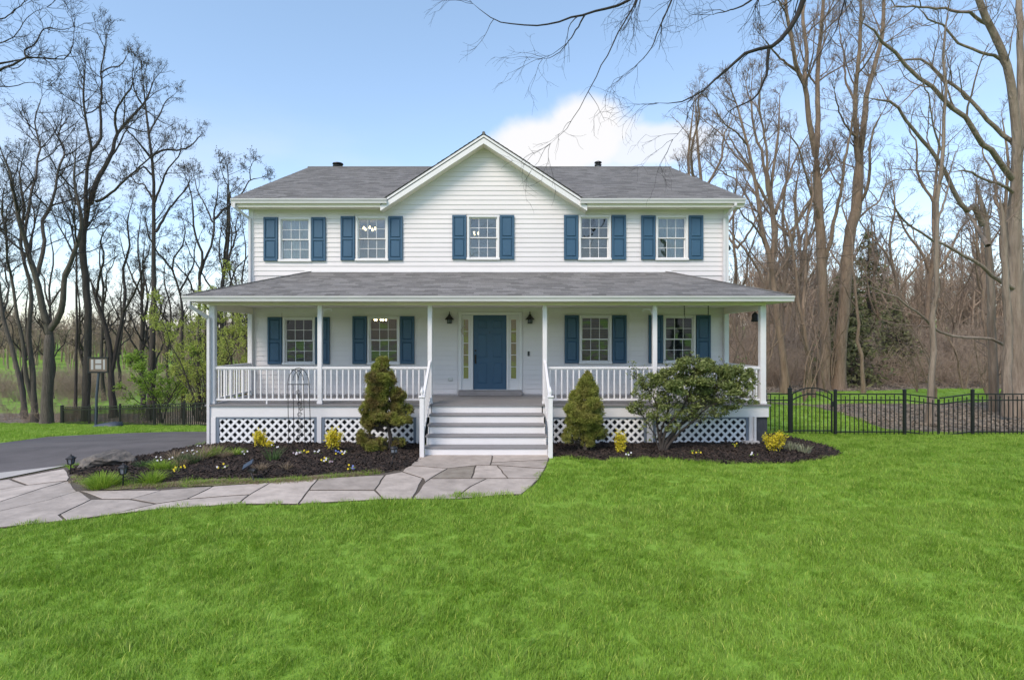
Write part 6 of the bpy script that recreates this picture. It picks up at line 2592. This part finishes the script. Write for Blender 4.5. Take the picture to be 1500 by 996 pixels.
# ------------------------------------------------------------------ the beds
# boulder
import bmesh
c = G(145, 690)
bm = bmesh.new()
bmesh.ops.create_icosphere(bm, subdivisions=4, radius=1)
g = np.random.default_rng(4)
pl = [(norm(g.normal(size=3)), g.uniform(.55, .9)) for k in range(16)]
for v in bm.verts:
    q = np.array(v.co)
    for n_, d_ in pl:
        e = q @ n_
        if e > d_:
            q = q - n_ * (e - d_)
    q = q * (1 + .03 * math.sin(q[0] * 11 + q[2] * 17) + .02 * math.sin(q[1] * 19))
    x, y, z = q
    top = .37 + .06 * x
    v.co = (x * .60, y * .40, max(-.05, (z * .5 + .32) * (.30 + .16 * min(1, (x + 1)) * (1 - .25 * max(0, x)))))
    v.co.z += .01 * math.sin(x * 23)
me = bpy.data.meshes.new("boulder")
bm.to_mesh(me)
bm.free()
me.materials.append(M["rock"])
tag(link("boulder", me, None, (c.x, c.y + .1, c.z)), "flat dark grey boulder lying between the two garden lanterns", "boulder")


def garden_lantern(px_top, px_base, label):
    b = GB(*px_base)
    h = (px_base[1] - px_top[1]) / F * b.y
    t = thing("garden_lantern", label, "garden light", tuple(b), "black path lanterns")
    dx = (px_top[0] - px_base[0]) / F * b.y
    o = MB()
    o.tube([b + Vector((0, 0, -.05)), b + Vector((dx, 0, h - .2))], .011, 7)
    link("stake", o.mesh("stake", BK), t)
    q = b + Vector((dx, 0, h - .2))
    o = MB()
    o.lathe(q, [(.02, 0), (.05, .012), (.055, .02)], 4)
    for a in range(4):
        an = math.pi / 2 * (a + .5)
        p0 = q + Vector((math.cos(an) * .045, math.sin(an) * .045, .02))
        o.bar(p0, q + Vector((math.cos(an) * .062, math.sin(an) * .062, .115)), .012)
    o.lathe(q + Vector((0, 0, .115)), [(.085, 0), (.088, .012), (.05, .035), (.045, .045), (.02, .055), (.008, .085)], 4)
    hd = link("lantern_cage", o.mesh("lantern_cage", BK), t)
    o = MB()
    o.lathe(q, [(.038, .021), (.052, .114)], 4)
    link("lantern_glass", o.mesh("lantern_glass", M["lampglass"]), hd)
    o = MB()
    o.box(q.x - .03, q.x + .03, q.y - .03, q.y + .03, q.z + .161, q.z + .1625)
    link("solar_cell", o.mesh("solar_cell", M["solar"]), hd)


garden_lantern((104, 661), (101.8, 692), "black garden lantern on a stake nearest the drive, at the boulder's outer end")
garden_lantern((180.5, 673), (180, 709), "black garden lantern on a stake beside the bright daylily clump")
# small lantern by the tree stem
b = GB(572.5, 684)
t = thing("garden_lantern", "small pale sided garden lantern on a stake beside the dwarf spruce stem", "garden light", tuple(b), "black path lanterns")
o = MB()
q = b + Vector((.06, 0, .27))
o.tube([b + Vector((0, 0, -.05)), b + Vector((.03, 0, .12)), q], .009, 6)
link("stake", o.mesh("stake", BK), t)
o = MB()
o.lathe(q, [(.05, 0), (.062, .015), (.062, .11), (.072, .115), (.06, .14), (.02, .155)], 10)
for k in range(5):
    a = k * 1.257
    o.box(q.x + .062 * math.cos(a) - .006, q.x + .062 * math.cos(a) + .006, q.y + .062 * math.sin(a) - .006, q.y + .062 * math.sin(a) + .006, q.z + .01, q.z + .115)
hd = link("lantern_cage", o.mesh("lantern_cage", BK), t)
o = MB()
o.lathe(q, [(.0635, .04), (.0635, .09)], 10)
link("lantern_glass", o.mesh("lantern_glass", M["lampglass"]), hd)
# tilted spotlight
b = GB(374.5, 703)
top = W(366, 686, b.y + .1)
t = thing("solar_spotlight", "tilted black solar spotlight on a leaning stake in the mulch", "garden light", tuple(b))
o = MB()
o.tube([b + Vector((0, 0, -.05)), top], .012, 6)
link("stake", o.mesh("stake", BK), t)
o = MB()
R = Matrix.Rotation(math.radians(-32), 4, 'Y') @ Matrix.Rotation(math.radians(25), 4, 'X')
q = top + Vector((-.03, 0, .07))
for (x0, x1, y0, y1, z0, z1) in ((-.10, .10, -.07, .07, -.012, .012),):
    vv = [q + R @ Vector(p) for p in ((x0, y0, z0), (x1, y0, z0), (x1, y1, z0), (x0, y1, z0), (x0, y0, z1), (x1, y0, z1), (x1, y1, z1), (x0, y1, z1))]
    o.add(vv, [(0, 3, 2, 1), (4, 5, 6, 7), (0, 1, 5, 4), (1, 2, 6, 5), (2, 3, 7, 6), (3, 0, 4, 7)])
link("solar_panel", o.mesh("solar_panel", M["solar"]), t)
o = MB()
o.tube([top + Vector((-.02, -.0, -.02)), top + Vector((.10, -.05, -.03)), top + Vector((.13, -.06, -.035))], [.03, .045, .048], 10)
o.tube([top + Vector((0, 0, -.03)), q + Vector((0, 0, -.015))], .014, 6)
link("lamp_head", o.mesh("lamp_head", BK), t)

# trellis
D = 12.35
b = W(438, 652, D)
zb = bed_z(b.x, D)
t = thing("trellis", "tall black wire garden trellis with an arched top and scrolls", "trellis", (b.x, D, zb))


def T(x, y):
    return W(380 + x / 5.24, 500 + y / 5.24, D)


o = MB()
R_ = .0075
for x0, x1, y0 in ((218, 224, 330), (258, 266, 330), (297, 306, 330), (338, 350, 330), (380, 397, 330)):
    p = T(x1, 800)
    o.tube([T(x0, y0), T((x0 + x1) / 2, 560), Vector((p.x, D, zb - .05))], R_ if x0 != 297 else R_ * .6, 6)
link("upright", o.mesh("upright", BK), t)
o = MB()
o.tube([T(216, 330), T(383, 330)], R_ * 1.2, 6)
link("crossbar", o.mesh("crossbar", BK), t)
o = MB()


def arc(x0, x1, y0, peak, n=9):
    """quarter arch from (x0, y0) curving over to (x1, peak)"""
    return [T(x0 + (x1 - x0) * (1 - math.cos(math.pi / 2 * k / n)), y0 + (peak - y0) * math.sin(math.pi / 2 * k / n)) for k in range(n + 1)]


for x0, x1 in ((218, 300), (258, 330), (297, 348)):
    o.tube(arc(x0, x1, 330 if x0 == 218 else 300, 205 if x0 == 218 else 215), R_ * .9, 6)
for x0, x1 in ((380, 300), (338, 268), (297, 248)):
    o.tube(arc(x0, x1, 330 if x0 == 380 else 300, 205 if x0 == 380 else 215), R_ * .9, 6)
link("arches", o.mesh("arches", BK), t)
o = MB()
for cx, cy, r, tw in ((299, 390, 22, 1), (306, 480, 17, -1), (318, 516, 16, 1), (308, 562, 20, -1), (316, 640, 20, 1), (304, 690, 18, -1), (300, 730, 16, 1)):
    pts = []
    for k in range(26):
        a = tw * k * .48
        rr = r * (1 - k / 34)
        pts.append(T(cx + rr * math.cos(a), cy + rr * math.sin(a)))
    o.tube(pts, R_ * .8, 5)
for a, b2 in (((300, 410), (296, 470)), ((318, 412), (320, 500)), ((312, 532), (306, 545)), ((308, 582), (314, 622)), ((312, 658), (306, 674))):
    o.tube([T(*a), T((a[0] + b2[0]) / 2 + 6, (a[1] + b2[1]) / 2), T(*b2)], R_ * .7, 5)
link("scrolls", o.mesh("scrolls", BK), t)


# clipped and overgrown shrubs built from leaf lumps
def lump_leaves(lumps, per_px2, D, size, g, aspect, shell=.55, outward=.45, depth=1.0, bias=0.0):
    """lumps: (px, py, rx, ry, dy[, k]) in photograph pixels at depth D + dy"""
    P, Nn = [], []
    for lp_ in lumps:
        px, py, rx, ry, dy = lp_[:5]
        k = lp_[5] if len(lp_) > 5 else 1
        c = np.array(W(px, py, D + dy))
        a, b_ = rx / F * D, ry / F * D
        n = int(per_px2 * rx * ry * k)
        u = norm(g.normal(size=(n, 3)))
        r = (shell + (1 - shell) * g.uniform(0, 1, n) ** .5)[:, None]
        wob = 1 + .16 * np.sin(u[:, :1] * 5 + px) * np.sin(u[:, 2:] * 6 + py) + .09 * np.sin(u[:, 1:2] * 13 + u[:, 2:] * 11)
        P.append(c + u * r * wob * np.array([a, min(a, b_ * 1.3) * depth, b_]))
        Nn.append(u + np.array([0, 0, bias]))
    P, Nn = np.concatenate(P), norm(np.concatenate(Nn))
    return P, Nn


def needles(P, Nn, size, g):
    """three crossed slivers a tuft"""
    V, Fs, ti = [], [], []
    o = 0
    n = len(P)
    t0 = g.uniform(0, 1, n)
    for k in range(3):
        d = norm(Nn * .8 + g.normal(0, .55, (n, 3)))
        s = np.cross(d, norm(g.normal(size=(n, 3))))
        s = norm(s)
        L = (size * g.uniform(.7, 1.3, n))[:, None]
        w = L * .16
        q = np.stack([P - s * w * .6, P + s * w * .6, P + d * L + s * w * .25, P + d * L - s * w * .25], 1)
        V.append(q.reshape(-1, 3))
        Fs.append(np.arange(4 * n).reshape(n, 4) + o)
        o += 4 * n
        ti.append(np.clip(t0 + g.normal(0, .12, n), 0, 1))
    return np.concatenate(V), np.concatenate(Fs), np.concatenate(ti)


def L5(x, y, rx, ry, dy=0.0, k=1.0):
    return (380 + x / 5.24, 500 + y / 5.24, rx / 5.24, ry / 5.24, dy, k)


def L6(x, y, rx, ry, dy=0.0, k=1.0):
    return (800 + x / 3.333, 430 + y / 3.333, rx / 3.333, ry / 3.333, dy, k)


def spruce(label, D, lumps, base_px, mat_, stems, seed, per, name="dwarf_spruce"):
    lumps = [(base_px[0] + (l[0] - base_px[0]) * .93, l[1], l[2] * .88) + tuple(l[3:]) for l in lumps]
    g = np.random.default_rng(seed)
    b = W(base_px[0], base_px[1], D)
    b.z = bed_z(b.x, b.y)
    root = thing(name, label, "shrub", tuple(b))
    o = MB()
    for pts, r0, r1 in stems:
        P = [W(x, y, D + dy) for x, y, dy in pts]
        n = len(P)
        o.tube(P, [r0 + (r1 - r0) * i / (n - 1) for i in range(n)], 7)
    # boughs from the stem into the lumps
    top = max(l[1] for l in lumps)
    for l in lumps:
        c = W(l[0], l[1], D + l[4])
        s = W(base_px[0] + (l[0] - base_px[0]) * .25, min(base_px[1] - 6, l[1] + 8), D)
        for k in range(5):
            e = c + Vector((g.uniform(-1, 1) * l[2], g.uniform(-1, 1) * l[2] * .7, g.uniform(-1, 1) * l[3])) * (.8 / F * D)
            o.tube([s, s.lerp(e, .5) + Vector((0, 0, .02)), e], [.012, .008, .004], 5, cap=False)
    link("trunk", o.mesh("trunk", M["bark_dark"]), root)
    P, Nn = lump_leaves(lumps, per, D, .05, g, .4, .6, bias=.35)
    V, Fs, ti = needles(P, Nn, .05, g)
    link("foliage", np_mesh("foliage", V, [Fs], mat_, False, ti), root)
    TRI[0] += 2 * len(Fs)


rs = np.random.default_rng(31)


def subl(lumps, n, f=.42):
    """break big lumps into lumpy clumps"""
    out = []
    for l in lumps:
        out.append(l[:5] + (l[5] * .5,))
        for k in range(n):
            a = rs.uniform(0, 6.28)
            e = rs.uniform(.5, .82)
            out.append((l[0] + math.cos(a) * l[2] * e, l[1] + math.sin(a) * l[3] * e, l[2] * f * rs.uniform(.7, 1.2), l[3] * f * rs.uniform(.7, 1.2) + 1, l[4] - rs.uniform(-.1, .25) * l[2] / 14, l[5] * 1.25))
    return out


spruce("tall dwarf spruce with a browning bare side between the trellis and the steps", 12.0, subl([
    L5(945, 165, 42, 42), L5(935, 235, 85, 60), L5(925, 310, 128, 62), L5(890, 410, 100, 70), L5(990, 420, 105, 72, .1, .8), L5(1085, 430, 62, 42, .15, .6), L5(845, 515, 75, 72), L5(985, 535, 120, 62, .1, .7), L5(1125, 525, 62, 36, .15, .5),
    L5(840, 610, 70, 62), L5(975, 600, 165, 42, .1, .7), L5(1110, 600, 70, 32, .1, .6), L5(795, 740, 55, 56), L5(880, 845, 90, 58), L5(830, 785, 60, 40), L5(1070, 770, 52, 26, .1, .7), L5(930, 790, 60, 40, 0, .5)], 7),
    (571, 664), M["spruce"], [([(571, 667, 0), (572, 640, 0), (566, 612, 0), (562, 570, 0), (560, 532, 0)], .055, .012), ([(570, 655, 0), (560, 652, -.1), (548, 658, -.15)], .022, .008), ([(571, 645, 0), (580, 642, .05), (590, 648, .05)], .018, .006)], 41, 7.2)
spruce("smaller green dwarf spruce beside the slim yellow bush", 11.9, subl([
    L6(203, 418, 24, 28), L6(200, 460, 55, 45), L6(192, 518, 74, 50), L6(175, 580, 88, 48), L6(228, 590, 58, 45), L6(160, 625, 68, 46, 0, .8), L6(212, 655, 60, 40, 0, .8), L6(112, 690, 42, 34, 0, .7), L6(205, 715, 34, 24, 0, .8), L6(280, 678, 28, 26, .1, .6), L6(265, 552, 24, 14, .1, .6)], 7),
    (857, 660), M["spruce2"], [([(857, 664, 0), (857, 640, 0), (859, 610, 0), (860, 560, 0)], .05, .012), ([(850, 662, .05), (845, 648, .05), (838, 640, .05)], .02, .006), ([(864, 662, .05), (868, 648, .05), (880, 636, .08)], .018, .006)], 42, 7.2)

# broad evergreen shrub before the porch end
D = 11.95
b = W(972, 656, D)
b.z = bed_z(b.x, b.y)
root = thing("evergreen_shrub", "broad leaning evergreen shrub with bare lower stems in front of the porch end", "shrub", tuple(b))
g = np.random.default_rng(61)
limbs_ = []
LS_ = [([(570, 758), (590, 715), (650, 640), (740, 560), (790, 500), (850, 440), (930, 400)], .045, .008, .1), ([(565, 758), (575, 700), (600, 640), (660, 570), (690, 500), (720, 420), (730, 350)], .04, .007, -.15),
       ([(560, 758), (550, 690), (540, 620), (545, 560), (520, 500), (470, 440), (420, 400)], .032, .006, .0), ([(575, 758), (640, 690), (700, 640), (780, 560), (880, 520), (980, 500)], .034, .006, -.25),
       ([(562, 758), (560, 690), (590, 600), (600, 520), (590, 440), (600, 380)], .03, .006, .2), ([(580, 758), (640, 660), (720, 590), (780, 530), (840, 470), (880, 380)], .036, .006, .3), ([(555, 758), (530, 690), (500, 640), (470, 600), (440, 560)], .02, .005, -.1)]
for pts, r0, r1, dr in LS_:
    P = [W(800 + x / 3.333, 430 + y / 3.333, D + dr * i / len(pts) * 1.5) for i, (x, y) in enumerate(pts)]
    P[0].z = b.z - .03
    limbs_.append((P, r0, r1))
LP, LR, LL = [], [], []
for lb_ in limbs_:
    p, L = resample(lb_[0], 12)
    LP.append(p + g.normal(0, .008, p.shape))
    LR.append(np.linspace(lb_[1], lb_[2], 12))
    LL.append(L)
LP, LR, LL = np.array(LP), np.array(LR), np.array(LL)
V, Q = tubes(LP, LR, 7)
link("stem", np_mesh("stem", V, [Q], M["bark_dark"]), root)
q = spawn(g, LP, LR, 26, .3, (.4, 1.1), (.16, .42), .2, .012, .004, LL, up_bias=.3)
p2, r2 = grow(g, *q, 5, .22, .05, .4)
q3 = spawn(g, p2, r2, 7 * np.ones(len(p2)), .15, (.4, 1.0), (.3, .6), .1, .01, .0028, q[2], up_bias=.3)
p3, r3 = grow(g, *q3, 3, .25, .05, .5)
V, Q = join([tubes(p2, r2, 4), tubes(p3, r3, 3)])
link("twigs", np_mesh("twigs", V, [Q], M["twig_dark"]), root)
lumps = subl([L6(725, 350, 95, 50, -.1), L6(610, 410, 85, 55, .1), L6(800, 400, 110, 62, 0), L6(915, 415, 85, 60, .1), L6(690, 450, 120, 50, 0, .8), L6(850, 465, 110, 40, .1, .7), L6(480, 420, 60, 40, 0, .3), L6(960, 470, 50, 40, .1, .6), L6(560, 460, 60, 40, 0, .5), L6(1010, 530, 30, 14, 0, .4), L6(600, 530, 85, 34, .1, .5), L6(760, 525, 95, 32, .1, .5), L6(900, 535, 85, 30, .1, .5), L6(470, 480, 60, 40, 0, .3), L6(440, 560, 50, 30, 0, .3), L6(550, 600, 60, 34, -.1, .34), L6(690, 590, 75, 30, -.1, .3), L6(840, 580, 65, 24, 0, .3), L6(620, 650, 50, 24, -.1, .25), L6(990, 420, 45, 50, .1, .5)], 11, .3)
P, Nn = lump_leaves(lumps, 2.9, D, .05, g, .5, .35, bias=.4)
tips = p3[g.integers(0, len(p3), 2600), -1]
P = np.concatenate([P, tips + g.normal(0, .03, tips.shape)])
Nn = np.concatenate([Nn, norm(g.normal(size=tips.shape))])
V, Fc = leaves_arrays(P, Nn, .062, g, .5, .45)
link("foliage", np_mesh("foliage", V, [Fc], M["holly"], False, np.clip(g.normal(.45, .3, len(Fc)), 0, 1)), root)
TRI[0] += 2 * len(Fc)


# forsythia and other little bushes
def bush(label, px, py_base, w_px, h_px, mat_, seed, n, size=.042, name="forsythia_bush", vee=.45):
    g = np.random.default_rng(seed)
    b = GB(px, py_base)
    D = b.y
    h, w = h_px / F * D, w_px / F * D
    root = thing(name, label, "shrub", tuple(b))
    ns, n = 26, int(n * 1.6)
    a = g.uniform(0, 6.28, ns)
    sp = g.uniform(.15, 1, ns) * w * .5
    e = np.stack([b.x + np.cos(a) * sp, b.y + np.sin(a) * sp * .8, b.z + h * g.uniform(.6, 1, ns)], 1)
    s0 = np.stack([b.x + np.cos(a) * .02, b.y + np.sin(a) * .02, np.full(ns, b.z - .03)], 1)
    m1 = s0 + (e - s0) * .5 + g.normal(0, .02, (ns, 3))
    pts = np.stack([s0, m1, e], 1)
    V, Q = tubes(pts, np.tile(np.array([[.007, .005, .003]]), (ns, 1)), 5)
    link("stem", np_mesh("stem", V, [Q], M["bark_grey"]), root)
    i = g.integers(0, ns, n)
    tt = g.uniform(vee, 1.05, n)[:, None]
    q = s0[i] + (e[i] - s0[i]) * tt + g.normal(0, .03, (n, 3)) * np.array([1, 1, 1.2])
    V, Fc = leaves_arrays(q, norm(g.normal(size=(n, 3)) + [0, -.4, .5]), size, g, .7, .5)
    link("blossom", np_mesh("blossom", V, [Fc], mat_, False, g.uniform(0, 1, n)), root)


bush("yellow flowering bush in front of the lattice, nearest the porch corner downspout", 380, 659, 21, 25, M["forsythia"], 1, 620)
bush("larger yellow flowering bush between the trellis and the tall dwarf spruce", 488, 664, 27, 33, M["forsythia"], 2, 900)
bush("slim yellow flowering bush between the small spruce and the broad shrub", 909, 664, 17, 30, M["forsythia"], 3, 620, vee=.25)
bush("spreading yellow flowering bush at the end of the bed by the concrete pier block", 1134, 663, 31, 30, M["forsythia"], 4, 900)
bush("small round yellow bloom beside the bush at the porch corner", 394, 657, 7, 9, M["forsythia"], 5, 160)


def clump(name, label, px, py, w_px, h_px, n, mat_, seed, wid=.014, lean=.9, droop=.55, cat="plant", group=None, extra=None):
    b = GB(px, py)
    D = b.y
    h, w = h_px / F * D, w_px / F * D
    me = blades_mesh("blades", n, w * .3, h * .7, h * 1.15, wid, lean, mat_, seed, 4, droop, 0, .8)
    root = thing(name, label, cat, tuple(b), group)
    link("blades", me, root, tuple(b + Vector((0, 0, -.01))))
    if extra:
        g_ = random.Random(seed)
        for kind, m_, k, sz in extra:
            o = MB()
            for i in range(k):
                a = g_.uniform(0, 6.28)
                rr = w * .4 * math.sqrt(g_.random())
                c = b + Vector((rr * math.cos(a), rr * math.sin(a), h * g_.uniform(.75, 1.15)))
                for j in range(5):
                    an = j * 1.257 + g_.random()
                    d = Vector((math.cos(an), math.sin(an) * .6 - .3, math.sin(an) * .8))
                    s = Vector((-d.z, 0, d.x))
                    o.add([c, c + d * sz * .6 + s * sz * .35, c + d * sz, c + d * sz * .6 - s * sz * .35], [(0, 1, 2, 3)])
            link(kind, o.mesh(kind, m_), root)
    return root


clump("daylily_clump", "bright green daylily clump in front of the boulder", 150, 711, 58, 27, 420, M["lily"], 11, .013)
clump("daylily_clump", "smaller daylily clump just past the lantern, at the edge of the mulch", 222, 704, 44, 23, 240, M["lily"], 12, .012)
clump("daffodil_clump", "dark strap leaved daffodil clump with pale flowers beside the trellis foot", 400, 675, 26, 26, 60, M["strap"], 13, .016, .6, .4, extra=[("flowers", M["white_petal"], 4, .02)])
clump("iris_clump", "pale spiky iris blades at the tip of the bed beside the yellow bush", 1158, 662, 24, 15, 90, M["pale_iris"], 14, .016, .5, .3)
clump("iris_clump", "second pale iris tuft at the outer tip of the bed", 1178, 663, 24, 14, 90, M["pale_iris"], 15, .016, .5, .3)
clump("liriope_clump", "green and straw tuft nearest the porch corner at the drive edge", 318, 667, 34, 16, 120, M["lily"], 16, .012, .9, .5)
clump("liriope_clump", "pale flowering green clump at the drive edge, nearest the boulder", 243, 692, 36, 18, 120, M["lily"], 17, .012, .9, .5, extra=[("flowers", M["white_petal"], 5, .02)])
clump("liriope_clump", "green clump in the middle of the drive edge planting", 278, 681, 36, 18, 110, M["strap"], 18, .013, .9, .5, extra=[("flowers", M["white_petal"], 4, .018)])
for k, (px, py, w, h, lab) in enumerate(((232, 691, 34, 18, "low green clump between the smaller daylily and the pale flowers"), (268, 679, 34, 18, "leafy clump at the drive edge beside the largest tan tuft"), (300, 671, 34, 18, "leafy green clump at the drive edge a step from the porch corner"), (212, 684, 30, 14, "low green clump beside the boulder on its porch side"), (344, 668, 30, 14, "low green clump under the end of the lattice"))):
    clump("green_clump", lab, px, py, w, h, 130, M["lily"] if k % 2 == 0 else M["strap"], 90 + k, .013, .9, .5, extra=[("flowers", M["white_petal"], 2, .018)] if k < 3 else None)
for k, (px, py, w, h) in enumerate(((262, 684, 34, 15), (290, 676, 52, 25), (308, 668, 44, 22), (330, 672, 30, 14), (255, 678, 36, 20))):
    clump("dry_grass_tuft", ("tan dry grass tuft behind the pale flowering clump", "largest tan dry grass tuft along the drive edge", "tan dry grass tuft near the porch corner", "low tan grass tuft beside the porch corner clump in the mulch", "thin tan grass tuft next to the grass strip by the boulder")[k], px, py, w, h, 150, M["tan_grass"], 20 + k, .008, .9, .45)
clump("dry_perennial", "brown withered perennial beside the tilted spotlight", 382, 690, 26, 14, 90, M["tan_grass"], 27, .008, .9, .4)
clump("dry_perennial", "brown withered perennial close to the front of the bed", 420, 688, 18, 14, 60, M["tan_grass"], 28, .008, .9, .4)


def pansy(label, px, py, mats, seed, r_px=7, leafy_=14):
    g_ = random.Random(seed)
    b = GB(px, py)
    r = r_px / F * b.y
    t = thing("pansy_plant", label, "flower", tuple(b), "small bedding flowers in the mulch")
    o = MB()
    for i in range(leafy_):
        a, rr = g_.uniform(0, 6.28), r * math.sqrt(g_.random())
        c = b + Vector((rr * math.cos(a), rr * math.sin(a), .02 + g_.uniform(0, .07)))
        d = Vector((math.cos(a), math.sin(a), g_.uniform(.1, .8))) * .035
        s = Vector((-math.sin(a), math.cos(a), 0)) * .014
        o.add([c, c + d * .5 + s, c + d, c + d * .5 - s], [(0, 1, 2, 3)], g_.random())
    link("leaves", o.mesh("leaves", M["lily"]), t)
    for m_ in mats:
        o = MB()
        for i in range(3):
            a, rr = g_.uniform(0, 6.28), r * math.sqrt(g_.random())
            c = b + Vector((rr * math.cos(a), rr * math.sin(a) - .01, .05 + g_.uniform(0, .07)))
            for j in range(5):
                an = j * 1.257 + g_.random()
                d = Vector((math.cos(an), -.25, math.sin(an))) * .021
                s = Vector((-math.sin(an), 0, math.cos(an))) * .012
                o.add([c, c + d * .6 + s, c + d, c + d * .6 - s], [(0, 1, 2, 3)])
        stuff(link("petals", o.mesh("petals", m_), t))


Wp, Bp, Yp, Kp = M["white_petal"], M["blue_petal"], M["yellow_petal"], M["pink_petal"]
for k, (px, py, ms, lab) in enumerate((
    (266.7, 690, (Yp,), "small yellow flowered plant in the mulch beyond the smaller daylily clump"), (255.5, 697, (Yp,), "tiny yellow green plant in the mulch behind the smaller daylily clump"), (324, 688, (Yp, Wp), "low yellow green bedding plant left of the tilted spotlight"),
    (357, 669, (Wp, Kp), "pale flowered plant in the mulch behind the tilted spotlight"), (436, 669, (Wp, Kp), "white and mauve flowers at the trellis foot"), (446, 667, (Yp,), "green leafed pansy touching the trellis foot"), (465, 667, (Wp,), "small pale green bedding plant between trellis and yellow bush"),
    (476, 682, (Wp, Yp), "white and yellow pansy near the path, below the larger yellow bush"), (499, 668, (Bp, Yp, Wp), "blue, yellow and white pansy just beside the larger yellow bush"), (515.5, 688, (Bp, Yp), "blue flowered pansy nearest the path"), (484, 680, (Kp,), "mauve pansy next to the white and yellow one"),
    (1019, 670, (Yp,), "yellow green low plant in the bed below the broad shrub"), (1079, 657, (Yp,), "small green sprout in the mulch before the porch end lattice"), (1104, 672, (Wp,), "tiny pale sprout at the lawn edge of the far bed"), (920, 668, (Wp,), "tiny grey leaved plant beside the slim yellow bush"))):
    pansy(lab, px, py, ms, 300 + k, 8 if k in (4, 8, 11, 2) else 6)

# moss and thatch along the path's edge
edge = [G(x, y) for x, y in ((112, 704), (130, 712), (165, 716), (240, 714.5), (314, 712.5), (397, 708.5), (470, 702.5), (560, 694.5))]
g = np.random.default_rng(8)
pts = []
for a, b in zip(edge[:-1], edge[1:]):
    for k in range(int((b - a).length * 110)):
        p = a.lerp(b, g.random())
        pts.append((p.x + g.normal(0, .03), p.y + g.normal(0, .07) , 0))
pts = np.array(pts)
pts[:, 2] = [max(bed_z(x, y), tz(x, y) + .026) - .004 for x, y in pts[:, :2]]
tp = [proto("thatch_source", blades_mesh("thatch_source", 22, .07, .02, .05, .006, 1.1, M[m], 70 + i, 2, .4)) for i, m in enumerate(("tan_grass", "lily", "tan_grass"))]
n = len(pts)
scatter("thatch", pts, np.stack([np.zeros(n), np.zeros(n), g.uniform(0, 6.28, n)], 1), g.uniform(.6, 1.2, n), g.integers(0, 3, n), tp)

# wires crossing behind the house
for k, (y0, y1, lab) in enumerate(((372, 316, "upper thin power line crossing behind the bare trees of the wood"), (384, 332, "lower thin power line crossing behind the bare trees of the wood"))):
    a, b = W(900, y0 + 14, 24), W(1640, y1 - 22, 24)
    pts = [a.lerp(b, i / 24) - Vector((0, 0, .5 * (1 - (2 * i / 24 - 1) ** 2))) for i in range(25)]
    o = MB()
    o.tube(pts, .009, 5)
    tag(link("power_line", o.mesh("power_line", BK)), lab, "cable", "power lines")
print("tree and shrub triangles", TRI[0])
